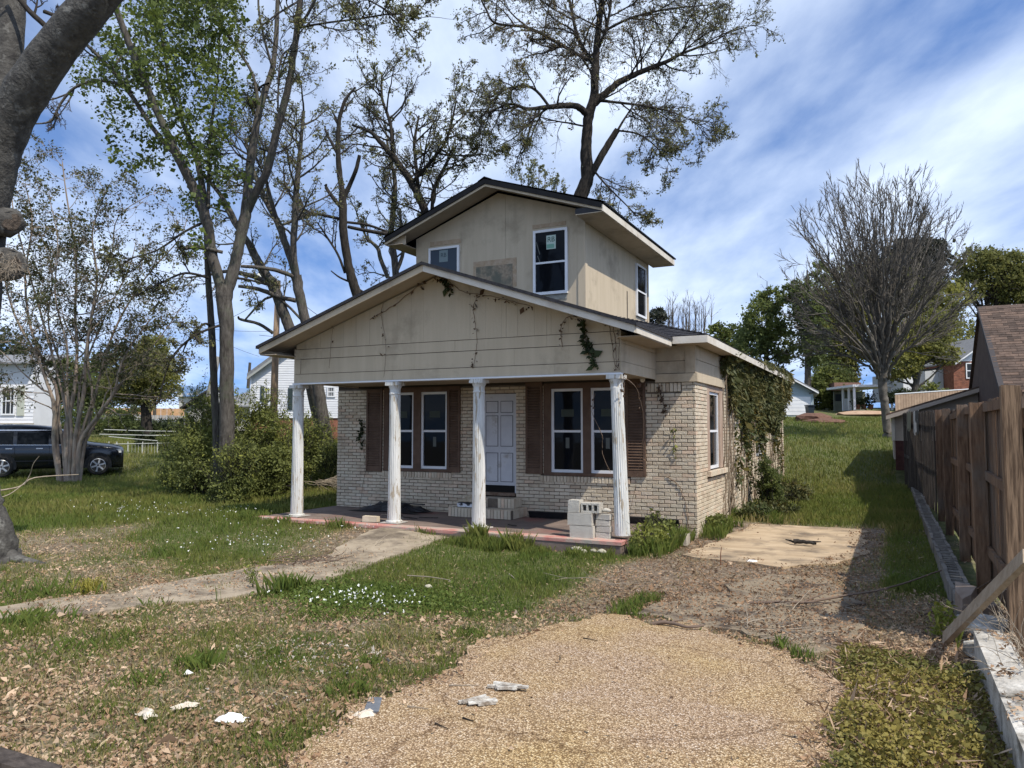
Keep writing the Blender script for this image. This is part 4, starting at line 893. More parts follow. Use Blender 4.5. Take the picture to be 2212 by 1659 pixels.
p.stem(A((700, 960, D2+1, .3), (670, 820, D2, .26), (640, 740, D2, .25), (622, 700, D2, .24), (607, 660, D2, .25), (588, 615, D2, .23), (560, 570, D2, .20), (545, 540, D2, .17), (530, 515, D2, .13), (505, 480, D2+.3, .10), (478, 430, D2+.4, .07)), 10, 5, branches=dict(n=7, L=2), cfg=twigcfg(n=(5, 5, 4), leaf=1), t0=.5)
p.stem(A((585, 615, D2, .12), (555, 600, D2-.2, .11), (520, 590, D2-.4, .10), (490, 586, D2-.5, .08), (445, 595, D2-.6, .05), (400, 600, D2-.8, .03)), 8, 5, branches=dict(n=6, L=1.5), cfg=twigcfg(n=(4, 4, 4), leaf=.6))
p.stem(A((640, 650, D2, .10), (600, 640, D2-.2, .10), (560, 625, D2-.4, .09), (515, 618, D2-.5, .07)), 8, 5)
p.stem(A((590, 720, D2, .08), (560, 700, D2-.2, .07), (520, 690, D2-.4, .06), (515, 684, D2-.5, .04)), 8, 4); p.stem(A((660, 700, D2, .06), (590, 640, D2-.2, .06), (530, 690, D2-.4, .04)), 6, 4)
p.wood('trunk', M_bark, root); leaves('buds', p.leaf, .07, M_bud, root)
# ---- T5: dark broken-topped trunk
D = 28; root = root_of(base_pt(800, 930, D), 'dark tree with a snapped top behind the porch ridge', 'bare trees behind the house'); p = Plant(5, .74)
p.stem(A((830, 930, D, .32), (800, 760, D, .28), (775, 650, D, .25), (760, 600, D, .24), (750, 560, D, .22), (742, 500, D, .21), (741, 450, D, .20), (740, 415, D, .19)), 10, 5)
p.stem(A((741, 425, D, .15), (733, 370, D, .14), (730, 310, D, .12), (733, 260, D, .10), (742, 225, D, .085), (752, 207, D, .07), (768, 188, D, .045)), 8, 5, branches=dict(n=5, L=1.6), cfg=twigcfg(n=(4, 4, 4), leaf=1))
p.stem(A((742, 430, D, .12), (755, 400, D, .11), (768, 370, D-.2, .10), (777, 335, D-.3, .085)), 8, 4)
p.stem(A((738, 450, D, .10), (722, 430, D, .10), (704, 405, D+.2, .09), (706, 400, D+.2, .08)), 8, 3)
p.stem(A((733, 340, D, .08), (720, 315, D, .075), (704, 285, D+.2, .06), (702, 272, D+.2, .05)), 8, 3)
p.stem(A((741, 475, D, .08), (700, 465, D+.3, .08), (660, 455, D+.5, .07), (640, 420, D+.5, .05)), 7, 4, branches=dict(n=6, L=1.5), cfg=twigcfg(n=(4, 4, 4), leaf=1))
p.stem(A((752, 490, D, .08), (800, 500, D-.3, .09), (838, 506, D-.4, .10)), 8, 4); p.stem(A((748, 480, D, .07), (790, 485, D+.3, .07), (830, 498, D+.4, .06), (838, 503, D+.3, .05)), 7, 4)
p.stem(A((745, 590, D, .07), (730, 550, D, .06), (705, 510, D+.3, .05), (685, 480, D+.5, .03)), 7, 4, branches=dict(n=7, L=1.2), cfg=twigcfg(n=(4, 4, 3), leaf=.5))
p.stem(A((760, 610, D, .06), (735, 600, D, .05), (715, 585, D, .03)), 6, 4); p.stem(A((775, 625, D, .06), (800, 640, D, .07), (810, 650, D, .06)), 6, 3)
p.wood('trunk', M_barkd, root); leaves('buds', p.leaf, .07, M_bud, root)
# ---- T6: budding trees behind the upper storey
D = 30; root = root_of(base_pt(960, 930, D), 'spreading budding tree just left of the upper storey roof', 'bare trees behind the house'); p = Plant(6, .78); c6 = twigcfg(n=(6, 6, 5), leaf=.5, wig=.17, up=.05, rmin=(.015, .010, .007))
p.stem(A((975, 900, D, .3), (950, 700, D, .27), (930, 560, D, .24), (919, 465, D, .22), (905, 425, D, .20), (885, 388, D, .18), (862, 355, D, .16), (845, 333, D, .15), (820, 305, D, .12), (800, 285, D, .09), (760, 270, D, .05)), 9, 5, branches=dict(n=15, L=2.6), cfg=c6, t0=.55)
p.stem(A((848, 337, D, .10), (845, 280, D+.2, .09), (838, 250, D+.3, .08), (825, 210, D+.3, .07), (825, 160, D+.3, .04)), 8, 5, branches=dict(n=14, L=2.2), cfg=c6, t0=.1)
p.stem(A((905, 425, D, .11), (900, 370, D+.3, .09), (895, 310, D+.5, .08), (905, 250, D+.6, .05)), 8, 5, branches=dict(n=10, L=2.4), cfg=c6, t0=.15)
p.stem(A((885, 400, D, .10), (930, 350, D-.4, .09), (965, 300, D-.6, .07), (985, 220, D-.7, .04)), 8, 5, branches=dict(n=12, L=2.3), cfg=c6, t0=.1)
p.stem(A((933, 480, D-.5, .10), (936, 420, D-.5, .09), (950, 380, D-.7, .08), (972, 340, D-.8, .06), (990, 310, D-1, .03)), 8, 5, branches=dict(n=11, L=1.8), cfg=c6, t0=.15)
p.wood('trunk', M_barkd, root); C = np.array(p.leaf); leaves('buds', C, .085, M_bud, root)
root = root_of(base_pt(860, 930, D+2), 'slender budding tree between the two roofs on the left', 'bare trees behind the house'); p = Plant(61, .75); D += 2
p.stem(A((880, 920, D, .24), (865, 750, D, .22), (857, 620, D, .20), (852, 560, D, .19), (845, 500, D, .17), (851, 440, D, .15), (853, 390, D, .12), (845, 350, D, .09), (835, 300, D, .06)), 8, 5, branches=dict(n=14, L=2.2), cfg=c6, t0=.5)
p.stem(A((855, 590, D, .12), (872, 540, D, .10), (866, 480, D, .08), (864, 450, D, .07)), 7, 4, branches=dict(n=6, L=1.6), cfg=c6, t0=.3)
p.stem(A((838, 600, D-1, .12), (822, 560, D-1, .12), (815, 535, D-1, .11), (790, 510, D-1, .06), (770, 460, D-1, .04)), 7, 4, branches=dict(n=6, L=1.4), cfg=c6, t0=.3)
p.wood('trunk', M_bark, root); C = np.array(p.leaf); leaves('buds', C, .08, M_bud, root)
# ---- T7: big tree behind the house
D = 29; root = root_of(base_pt(1235, 900, D), 'large spring tree with a wide airy crown behind the upper storey'); p = Plant(7, .8)
c7 = [dict(seg=8, wig=.13, up=-.005, n=9, ang=.75, lr=.58, rr=.5, k=5, t0=.08), dict(seg=6, wig=.18, up=-.01, n=7, ang=.8, lr=.55, rr=.55, k=4, rmin=.014), dict(seg=5, wig=.22, up=-.03, n=4, ang=.8, lr=.55, rr=.6, k=3, rmin=.008, leaf=.3, ls=.05), dict(seg=4, wig=.25, up=-.04, n=0, ang=.7, lr=.5, rr=.6, k=3, rmin=.0055, leaf=.85, ls=.05)]
p.stem(A((1225, 800, D, .40), (1235, 600, D, .36), (1245, 470, D, .34), (1254, 427, D, .33), (1268, 385, D, .31), (1266, 330, D, .27), (1268, 290, D, .25), (1272, 250, D, .24), (1284, 205, D, .21), (1286, 150, D, .19), (1290, 90, D, .16), (1298, 20, D, .13), (1305, -60, D, .09)), 12, 5, branches=dict(n=12, L=3.2), cfg=c7, t0=.60)
p.stem(A((1272, 385, D, .19), (1295, 345, D-.1, .17), (1315, 310, D-.1, .16), (1334, 280, D-.2, .14)), 9, 4)
p.stem(A((1334, 282, D-.2, .06), (1350, 255, D, .05), (1370, 225, D+.3, .03)), 6, 4, branches=dict(n=5, L=1.6), cfg=c7)
p.stem(A((1334, 282, D-.2, .05), (1380, 290, D-.6, .04), (1420, 320, D-1, .03), (1450, 360, D-1.2, .015)), 6, 4, branches=dict(n=9, L=1.6), cfg=c7)
p.stem(A((1280, 365, D, .05), (1310, 400, D-1, .045), (1350, 440, D-1.6, .03), (1380, 470, D-2, .015)), 6, 4, branches=dict(n=9, L=1.2), cfg=c7, t0=.1)
p.stem(A((1270, 250, D, .17), (1255, 235, D-.3, .16), (1235, 228, D-.6, .15), (1187, 231, D-1, .12), (1140, 235, D-1.3, .08), (1100, 225, D-1.5, .06), (1040, 250, D-1.7, .03)), 8, 5, branches=dict(n=14, L=2.6), cfg=c7, t0=.3)
p.stem(A((1187, 231, D-1, .07), (1150, 190, D-1, .06), (1100, 190, D-1.2, .05), (1050, 215, D-1.4, .03)), 7, 5, branches=dict(n=8, L=2), cfg=c7, t0=.2)
p.stem(A((1150, 235, D-1.2, .03), (1140, 270, D-1.4, .025), (1120, 310, D-1.6, .02), (1090, 318, D-1.7, .015), (1060, 318, D-1.8, .01)), 5, 5, branches=dict(n=5, L=.7), cfg=c7, t0=.3)
p.stem(A((1284, 222, D, .18), (1310, 200, D, .17), (1337, 178, D, .16), (1370, 162, D, .14), (1404, 147, D, .12), (1440, 133, D, .10), (1475, 115, D, .07), (1540, 90, D, .04), (1590, 60, D, .02)), 8, 5, branches=dict(n=17, L=2.6), cfg=c7, t0=.2)
p.stem(A((1290, 217, D, .07), (1340, 222, D-.5, .06), (1400, 230, D-.8, .05), (1460, 245, D-1, .03), (1530, 280, D-1.2, .015)), 6, 5, branches=dict(n=13, L=2.1), cfg=c7, t0=.2)
p.stem(A((1286, 140, D, .12), (1262, 110, D+.5, .11), (1245, 70, D+.7, .09), (1230, 0, D+1, .07), (1220, -50, D+1, .05)), 8, 5, branches=dict(n=12, L=2.6), cfg=c7, t0=.15)
p.stem(A((1270, 130, D, .09), (1200, 90, D+.3, .08), (1140, 60, D+.5, .07), (1070, 50, D+.6, .06), (1050, 20, D+.6, .05), (1035, -10, D+.6, .04)), 7, 5, branches=dict(n=14, L=2.4), cfg=c7, t0=.15)
p.stem(A((1290, 110, D, .08), (1310, 60, D-.5, .07), (1320, 0, D-.6, .06), (1320, -50, D-.6, .04)), 7, 5, branches=dict(n=8, L=2.4), cfg=c7, t0=.15)
p.stem(A((1300, 70, D, .07), (1360, 40, D, .06), (1440, 20, D, .045), (1540, 10, D, .02)), 7, 5, branches=dict(n=13, L=2.2), cfg=c7, t0=.15)
p.wood('trunk', M_barkd, root)
C = np.array(p.leaf); dev = np.array([Vector(c).to_tuple() for c in C]); zz = C[:, 2]; hub = np.array(at(1230, 90, D)); dd = np.linalg.norm(C-hub, axis=1); br = (dd < 3.6) & (rng.random(len(C)) < .75)
leaves('buds', C[~br], .078, M_bud, root, droop=.3, asp=.45); leaves('catkins', C[br], .085, M_budb, root, droop=.5, asp=.4)
# ---- T12: pale green tree top far behind
def crown(name, parts, n, size, m, parent, seed=0, flat=1.0, cl=None, tints=.9, asp=.7, inner=.55):
    """parts: list of (centre, (rx,ry,rz)); leaves gather in clumps so the sky shows between them"""
    r = np.random.default_rng(seed); P = []; vol = np.array([a[1][0]*a[1][1]*a[1][2] for a in parts])**(2/3); vol = vol/vol.sum()
    for (c, rad), w in zip(parts, vol):
        k = int((cl or 60)*len(parts)*w*1.3)+3; u = r.normal(0, 1, (k, 3)); u /= np.linalg.norm(u, axis=1, keepdims=True); rr = r.uniform(inner, 1, k)**.6
        cc = np.array(c)+u*rr[:, None]*np.array(rad); m_ = int(n*w/k)+1; s_ = np.mean(rad)*r.uniform(.08, .24, k)
        P.append((cc[:, None, :]+r.normal(0, 1, (k, m_, 3))*s_[:, None, None]*np.array([1, 1, .7])).reshape(-1, 3))
    P = np.concatenate(P); return leaves(name, P, size, m, parent, r=r, tintn=np.clip(vnoise(P[:, 0]+P[:, 2], P[:, 1]+P[:, 2]*.6, tints, seed)*.7+r.random(len(P))*.35, 0, 1), asp=asp)
def bgtree(px, py, D, crowns, n, size, m, label, group, seed, bark=M_barkd, cl=60, tr=.2, cat='tree', flatc=.9, branches=True, inner=.55):
    b = base_pt(px, py, D); root = empty('tree', b, label, cat, group); k = D/1646.0; parts = [(at(x, y, D+dd), (rx*k, (rx+ry)*.5*k*flatc, ry*k)) for x, y, rx, ry, dd in crowns]
    crown('foliage', parts, n, size, m, root, seed, cl=cl, tints=k*60, inner=inner)
    p = Plant(seed+500); c0 = parts[0][0]; top = max(q[0].z+q[1][2]*.4 for q in parts); ctr = np.mean([np.array(q[0]) for q in parts], axis=0)
    p.stem([(b-Vector((0, 0, .2)), tr*1.25), (b.lerp(Vector(ctr), .4), tr), (Vector(ctr), tr*.7), (Vector((ctr[0], ctr[1], top)), tr*.2)], 7, 4)
    for c, rad in parts:
        for i in range(5):
            e = np.array(c)+p.r.normal(0, .5, 3)*np.array(rad); s0 = b.lerp(Vector(ctr), p.r.uniform(.35, .95)); mid = np.array(s0)*.5+e*.5; mid[2] -= .1*np.linalg.norm(e-np.array(s0)); p.stem([(s0, tr*.4), (Vector(mid), tr*.28), (Vector(e), tr*.1)], 5, 4, branches=dict(n=5, L=np.mean(rad)*.8), cfg=[dict(seg=4, wig=.2, up=.03, n=3, ang=.7, lr=.6, rr=.6, k=3), dict(seg=3, wig=.2, up=0, n=0, ang=.7, lr=.5, rr=.5, k=3, rmin=.012)])
    p.wood('trunk', bark, root); return root
M_pale = leafmat('pale_bud_leaf', (.20, .21, .12), [(.7, .7, .7), (1, 1, 1), (1.25, 1.2, 1.1)])
root = root_of(base_pt(1170, 930, 42), 'pale budding tree top peeking over the upper roof'); p = Plant(12)
for x, y0, y1 in ((1125, 440, 375), (1150, 440, 358), (1175, 440, 375), (1200, 440, 388), (1140, 440, 368), (1162, 440, 362), (1215, 440, 400), (1190, 440, 384)):
    p.stem(A((1165, 900, 42, .1), (1165+(x-1165)*.5, 520, 42, .06), (x, y0, 42+p.r.normal(0, .5), .04), (x+3, y1, 42+p.r.normal(0, .5), .01)), 4, 5, branches=dict(n=14, L=.75, ang=.5), cfg=[dict(seg=4, wig=.12, up=.12, n=4, ang=.5, lr=.6, rr=.6, k=3, leaf=4), dict(seg=3, wig=.1, up=.1, n=0, ang=.5, lr=.5, rr=.6, k=3, leaf=5)], t0=.75)
p.wood('trunk', M_twig, root); leaves('buds', p.leaf, .12, M_pale, root, up=.3)
# ---- T8: vase-shaped bare tree at the right
D = 33; root = root_of(base_pt(1915, 935, D), 'bare fan-shaped tree beside the fence at the back of the yard'); p = Plant(8, .72)
p.stem(A((1918, 955, D, .32), (1916, 925, D, .25), (1912, 880, D, .235), (1908, 850, D, .24), (1905, 800, D, .28)), 12, 5)
tips = [(1745, 560), (1750, 520), (1742, 500), (1770, 470), (1790, 450), (1800, 440), (1810, 420), (1835, 425), (1850, 415), (1870, 420), (1880, 405), (1900, 408), (1915, 398), (1935, 395), (1950, 420), (1965, 425), (1985, 410), (2000, 425), (2015, 450), (2030, 470), (2045, 500), (2065, 540), (2080, 560), (1730, 610), (1745, 650), (2085, 620), (2060, 660), (1765, 700), (2030, 720), (1990, 480), (1890, 440), (1930, 430), (1855, 450), (1820, 470), (1970, 450), (1780, 560), (2020, 560), (1800, 640), (2000, 640)]
c8 = [dict(seg=6, wig=.10, up=.05, n=6, ang=.36, lr=.6, rr=.55, k=4, t0=.1), dict(seg=5, wig=.11, up=.05, n=4, ang=.35, lr=.6, rr=.6, k=3, rmin=.014), dict(seg=4, wig=.09, up=.05, n=0, ang=.4, lr=.5, rr=.6, k=3, rmin=.009)]
for i, (x, y) in enumerate(tips):
  for rep in range(1+(i%3==0)):
    x += rep*p.r.uniform(-18, 18); y += rep*p.r.uniform(0, 70); s = p.r.uniform(0, 1); dz = p.r.uniform(-3.2, 3.2); y0 = 800+p.r.uniform(-15, 30); f = .35
    p.stem(A((1906+p.r.uniform(-6, 8), y0, D, .085), (1908+(x-1908)*.22, y0-(y0-y)*.30, D+dz*.3, .085), (1908+(x-1908)*.62, y0-(y0-y)*.66, D+dz*.7, .05), (x, y+12, D+dz, .012)), 6, 5, branches=dict(n=9, L=2.0, ang=.33, r=.024), cfg=c8, t0=.3, rough=.7)
p.wood('trunk', mat('silver_bark', (.075, .066, .055), .9, (.15, .135, .115), 6, bump=.5), root)
# ---- T2: multi-stem crepe myrtle
D = 25.0; b0 = base_pt(128, 1042, D); root = root_of(b0, 'many-stemmed crepe myrtle with smooth tan trunks in front of the black car'); p = Plant(2)
stems = [((148, 1048), (135, 960), (122, 880), (108, 830), (80, 760), (35, 675), (10, 560), (20, 440)), ((150, 1048), (140, 950), (130, 850), (98, 780), (70, 700), (60, 600), (75, 480), (60, 400)), ((168, 1048), (160, 940), (165, 850), (172, 760), (168, 680), (170, 560), (150, 430), (140, 350)),
         ((178, 1048), (180, 950), (185, 860), (190, 780), (200, 700), (215, 600), (205, 500), (240, 400)), ((186, 1045), (190, 960), (215, 900), (250, 850), (270, 780), (300, 730), (330, 690)), ((160, 1040), (152, 950), (120, 860), (95, 840), (60, 810), (20, 770), (-10, 745)),
         ((165, 1045), (172, 930), (150, 840), (150, 750), (125, 640), (130, 520), (110, 420)), ((182, 1040), (196, 930), (205, 860), (195, 780), (205, 680), (245, 560), (260, 470), (330, 420)), ((170, 1040), (168, 940), (140, 800), (110, 700), (118, 590), (90, 500)), ((180, 1045), (188, 940), (178, 830), (225, 700), (280, 590), (300, 520)), ((190, 1040), (205, 950), (240, 870), (290, 800), (350, 730), (400, 660)), ((186, 1040), (200, 900), (250, 720), (320, 600), (390, 520), (410, 470)), ((160, 1040), (150, 900), (100, 700), (60, 560), (30, 420), (50, 350))]
c2 = [dict(seg=6, wig=.16, up=.03, n=5, ang=.7, lr=.6, rr=.5, k=4, t0=.2), dict(seg=4, wig=.2, up=.0, n=4, ang=.8, lr=.6, rr=.6, k=3, rmin=.008, leaf=3, ls=.05), dict(seg=3, wig=.2, up=-.01, n=0, ang=.8, lr=.5, rr=.6, k=3, rmin=.005, leaf=6, ls=.07)]
def wid(pts):
    return pts
for i, st_ in enumerate(stems):
    n = len(st_); dz = p.r.uniform(-1.3, 1.3)
    p.stem([(at(x-18*(1 if y > 900 else .3), y, D+dz*(j/n)), (.088 if i < 5 else .06)*(1-.83*(j/(n-1))**.8)) for j, (x, y) in enumerate(st_)], 8, 5, branches=dict(n=23 if n > 7 else 18, L=1.7, ang=1.0, r=.03), cfg=c2, t0=.36, rough=.1)
p.wood('trunk', M_barkm, root); C = np.array(p.leaf); k = rng.random(len(C)) < .8; leaves('foliage', C[k], .07, M_myr, root, tintn=clump_tint(C[k], .9), asp=.6)
# ---- evergreen / leafing trees of the background
M_g1 = leafmat('mid_green_leaf', (.125, .155, .055), [(.45, .5, .5), (1, 1, 1), (1.6, 1.45, 1.0)], .55); M_g2 = leafmat('olive_green_leaf', (.20, .205, .065), [(.5, .5, .5), (1, 1, 1), (1.4, 1.3, .9)], .55); M_pine = leafmat('pine_needle_mass', (.045, .05, .035), [(.5, .5, .5), (1, 1, 1), (1.5, 1.5, 1.4)])
GB = 'leafing trees beyond the back lawn'
bgtree(1650, 900, 52, [(1650, 690, 38, 55, 0), (1665, 650, 24, 30, 0), (1630, 740, 42, 30, 0), (1690, 740, 25, 50, 0)], 8840, 0.173, M_g1, 'green tree directly over the ivy-covered eave', GB, 21, cl=55)
bgtree(1590, 900, 60, [(1590, 735, 30, 35, 0), (1555, 720, 20, 22, 0)], 3740, 0.187, M_g1, 'low green tree showing just over the black hip roof', GB, 22, cl=40)
bgtree(1745, 900, 50, [(1740, 660, 30, 60, 0), (1715, 630, 25, 25, 0), (1755, 730, 30, 70, 0), (1770, 590, 18, 20, 0)], 8840, 0.158, M_g1, 'thin leafing tree in front of the blue-grey garage', GB, 23, cl=50, bark=M_bark)
bgtree(1850, 900, 58, [(1830, 640, 60, 70, 0), (1860, 700, 75, 70, 0), (1810, 750, 45, 60, 0), (1810, 820, 42, 60, 0), (1900, 610, 60, 55, 1), (1780, 700, 32, 60, 0)], 28900, 0.180, M_g2, 'tall dense green tree behind the bare fan-shaped tree', GB, 24, cl=100, tr=.3)
bgtree(1970, 900, 64, [(1975, 560, 48, 45, 0), (2010, 550, 38, 38, 0), (1940, 545, 26, 28, 0), (1985, 600, 50, 35, 0)], 11900, 0.202, M_pine, 'dark grey pine crown behind the bare fan-shaped tree', GB, 25, cl=60, tr=.3)
bgtree(2060, 880, 60, [(2000, 680, 60, 60, 0), (2050, 730, 60, 60, 0), (1970, 750, 60, 50, 0), (2040, 650, 48, 40, 0)], 20400, 0.180, M_g2, 'yellow-green tree over the white garage wall', GB, 26, cl=90)
bgtree(2130, 880, 66, [(2110, 570, 42, 36, 0), (2160, 600, 50, 40, 0), (2200, 580, 45, 36, 0), (2190, 640, 55, 30, 0), (2090, 620, 35, 30, 0), (2140, 560, 32, 22, 0), (2240, 620, 50, 50, 0)], 20400, 0.202, M_g2, 'spreading olive green tree above the brown shingle roof', GB, 27, cl=95, tr=.35)
bgtree(1965, 900, 49, [(1990, 735, 55, 42, 0), (2035, 765, 34, 22, 0), (1940, 780, 50, 40, 0), (2015, 700, 45, 30, 0)], 15000, .13, M_g2, 'fresh green tree hiding the roof of the red brick house', GB, 35, cl=70, bark=M_bark)
bgtree(1800, 900, 56, [(1800, 830, 38, 50, 0), (1770, 850, 30, 40, 0), (1830, 860, 26, 34, 0)], 12000, .15, M_g1, 'dark green bushy tree between the garage and the carport', GB, 36, cl=60)
p = None
for i, (x, y0, y1, w, lab) in enumerate(((1445, 720, 665, 14, 'leftmost bare grey tree over the hip roof'), (1470, 720, 645, 18, 'middle bare grey tree over the hip roof'), (1508, 720, 652, 20, 'rightmost bare grey tree over the hip roof'))):
    D = 75; root = root_of(base_pt(x, 900, D), lab, 'bare trees far behind the hip roof'); p = Plant(80+i)
    for k in range(9):
        xx = x+p.r.uniform(-w, w)*1.3; p.stem(A((x, 860, D, .12), (x+(xx-x)*.4, 760, D, .09), (xx, y0, D, .05), (xx+p.r.uniform(-5, 5), y1+p.r.uniform(0, 22), D, .02)), 4, 4, branches=dict(n=10, L=1.6, ang=.4), cfg=[dict(seg=4, wig=.1, up=.1, n=4, ang=.4, lr=.6, rr=.6, k=3), dict(seg=3, wig=.1, up=.1, n=0, ang=.4, lr=.6, rr=.6, k=3, rmin=.014)], t0=.45)
    p.wood('trunk', M_twig, root)
bgtree(1425, 900, 70, [(1420, 690, 18, 28, 0)], 2040, 0.187, M_pine, 'dark round tree touching the corner of the upper storey', GB, 28, cl=20)
GL = 'trees beyond the left lawn'
bgtree(320, 925, 44, [(310, 795, 60, 50, 0), (345, 825, 45, 40, 0), (265, 830, 50, 38, 0), (330, 750, 38, 25, 0), (290, 858, 50, 14, 0)], 17850, 0.122, M_g2, 'rounded yellow-green tree in front of the grey picket fence', GL, 31, cl=110, tr=.28)
bgtree(180, 925, 60, [(190, 845, 50, 34, 0), (140, 820, 50, 50, 0), (225, 855, 36, 28, 0), (100, 850, 40, 40, 0)], 15300, 0.173, M_g1, 'green background tree seen through the crepe myrtle', GL, 32, cl=80)
bgtree(215, 930, 75, [(240, 800, 30, 60, 0), (210, 830, 30, 60, 0)], 5950, 0.216, M_g1, 'slim far green tree left of the rounded tree', GL, 33, cl=40)
bgtree(20, 930, 70, [(20, 800, 60, 60, 0), (-40, 780, 60, 80, 0)], 10200, 0.216, M_dark, 'dark tree mass above the white house at the left edge', GL, 34, cl=60)
# ================================================================== PLANTS ON THE GROUND
def vis_pts(n, d0, d1, pad=.75, r=rng):
    D = d0*(d1/d0)**r.random(n); L_ = (r.random(n)*2-1)*pad*D; x = -sa*D+ca*L_; y = ca*D+sa*L_; return x, y, D
def blocked(x, y, pad=.0, path=True):
    b = (x > XL-.1) & (x < XR+.05) & (y > 13.4) & (y < 26.1)
    b |= (x > -11.0) & (x < -3.5) & (y > 10.98) & (y < 13.6)
    b |= (x > .56) & (y < 27.5)
    b |= inpoly(x, y, DRIVE) | inpoly(x, y, SLAB)
    b |= (x > .2) & (y > 27.4) & (y < 33)
    if path: b |= inpoly(x, y, WALK) | inpoly(x, y, SLAB2)
    return b
def blades(name, x, y, h, w, t, lean=.5, m=None, label=None):
    N = len(x); z = gz(x, y)-.008; a = rng.random(N)*2*np.pi; b = rng.random(N)*2*np.pi; ln = h*lean*rng.random(N)
    bx, by = np.cos(a)*w/2, np.sin(a)*w/2; V = np.empty((N, 4, 3))
    V[:, 0] = np.stack([x-bx, y-by, z], 1); V[:, 1] = np.stack([x+bx, y+by, z], 1)
    V[:, 2] = np.stack([x+bx*.7+np.cos(b)*ln*.35, y+by*.7+np.sin(b)*ln*.35, z+h*.6], 1); V[:, 3] = np.stack([x+np.cos(b)*ln, y+np.sin(b)*ln, z+h*.95], 1)
    F = np.arange(4*N).reshape(N, 4); o = put(name, V.reshape(-1, 3), F, m or M_grass, None, False, np.repeat(t, 4), 'stuff', origin=(0, 0, 0))
    if label: o['label'] = label
    o['category'] = 'grass'; return o
x, y, D_ = vis_pts(640000, 3.0, 46, .74); gr, far, deb, lit = fields(x, y); creep = vnoise(x, y, .45, 66) > np.where(y < 7.4, .47, .58); shrunk = ~inpoly(x, y+.12, DRIVE) | ~inpoly(x+.12, y, DRIVE) | ~inpoly(x-.12, y, DRIVE); keep = (rng.random(len(x)) < np.clip(gr*1.25-.12, .03, 1)**1.3*(.35+.65*sstep(D_, 3, 9)+.25)) & (~blocked(x, y) | (creep & ~blocked(x, y, path=False)) | (inpoly(x, y, DRIVE) & shrunk & (vnoise(x, y, .25, 67) > .5) & (rng.random(len(x)) < .5)))
x, y, D_, gr, far = x[keep], y[keep], D_[keep], gr[keep], far[keep]
pn = vnoise(x, y, .9, 31); pm = vnoise(x, y, .35, 32); shade = (x > -.35)
lawnk = sstep(gr, .45, .8)
h = (.028+.028*gr+.05*pn*pm)*(1+.9*far+.5*sstep(vnoise(x, y, .8, 77), .62, .8))*rng.uniform(.6, 1.4, len(x)); w = np.maximum(.0035, .00085*D_)*rng.uniform(.7, 1.4, len(x))
t = np.clip(.22+.40*pn+.34*(rng.random(len(x))-.5)+.45*(1-lawnk)*(rng.random(len(x)) < .62)+.10*far+.12*sstep(y-x*.2, 14, 20)*pm, 0, 1)
blades('grass', x, y, h, w, t, label='uneven spring grass of the yard')
# tall weeds along the porch edge, the slab edges and the walk
def strip(n, x0, x1, y0, y1, h0, h1, tlo, thi, name='weeds', w=.008, label=None, hn=1.0):
    x = rng.uniform(x0, x1, n); y = rng.uniform(y0, y1, n); k = ~blocked(x, y) & (vnoise(x, y, .35, int(abs(x0*37))) > .42); x, y = x[k], y[k]
    h = rng.uniform(h0, h1, len(x))*(.4+1.0*vnoise(x, y, .3, 5)); return x, y, h, np.full(len(x), w), rng.uniform(tlo, thi, len(x))
S = [strip(5200, -6.4, -3.5, 10.45, 10.98, .07, .20, .3, .62), strip(2500, -11, -6.8, 10.6, 10.98, .08, .2, .25, .6), strip(420, -6.3, -5.8, 10.8, 10.98, .15, .34, .4, .7), strip(350, -5.4, -5.05, 10.75, 10.98, .15, .38, .4, .7), strip(2600, -3.5, -3.0, 11.0, 13.2, .08, .3, .2, .6), strip(1500, -2.98, -2.5, 13.3, 15.6, .1, .3, .25, .55), strip(2600, -3.0, -1.9, 15.9, 17.5, .08, .25, .2, .6),
     strip(1700, -2.9, -2.6, 16.5, 26, .1, .4, .3, .8), strip(900, -6.6, -6.2, 6.5, 7.2, .1, .3, .2, .5), strip(1400, -9.5, -6.5, 4.8, 6.2, .05, .2, .2, .5), strip(500, -.9, -.5, 6.7, 7.1, .06, .15, .2, .4), strip(1300, -2.6, -1.9, 7.4, 8.6, .05, .14, .2, .6), strip(260, .3, .5, 7.6, 8.6, .15, .3, .4, .6)]
blades('weeds', *[np.concatenate([s_[i] for s_ in S]) for i in range(5)], label='tall unmown grass and weeds along the porch edge')
# tufts in the dry foreground
tx, ty, th, tt = [], [], [], []
for (px, py, n, rr, hh) in ((430, 1440, 240, .13, .16), (585, 1415, 160, .10, .09), (800, 1435, 120, .10, .10), (1010, 1370, 260, .16, .10), (60, 1350, 260, .25, .18), (180, 1400, 300, .35, .12), (330, 1300, 160, .25, .16), (540, 1255, 200, .25, .18), (760, 1500, 260, .16, .12), (700, 1330, 500, .4, .10), (1245, 1345, 140, .2, .07), (300, 1480, 160, .2, .12), (620, 1600, 200, .2, .10), (850, 1560, 120, .12, .09), (90, 1290, 250, .25, .15), (1760, 1405, 160, .10, .10)):
    P0 = at(px, py, 5); d = (P0-Vector((0, 0, CAMZ))); k = -CAMZ/d.z; cx_, cy_ = d.x*k, d.y*k
    tx.append(cx_+rng.normal(0, rr*.6, n)); ty.append(cy_+rng.normal(0, rr*.6, n)); th.append(rng.uniform(.4, 1, n)*hh); tt.append(rng.uniform(.2, .55, n))
tx, ty, th, tt = map(np.concatenate, (tx, ty, th, tt)); k = ~blocked(tx, ty); blades('grass_tufts', tx[k], ty[k], th[k], np.full(k.sum(), .008), tt[k], lean=.9, label='green grass tufts in the dry foreground')
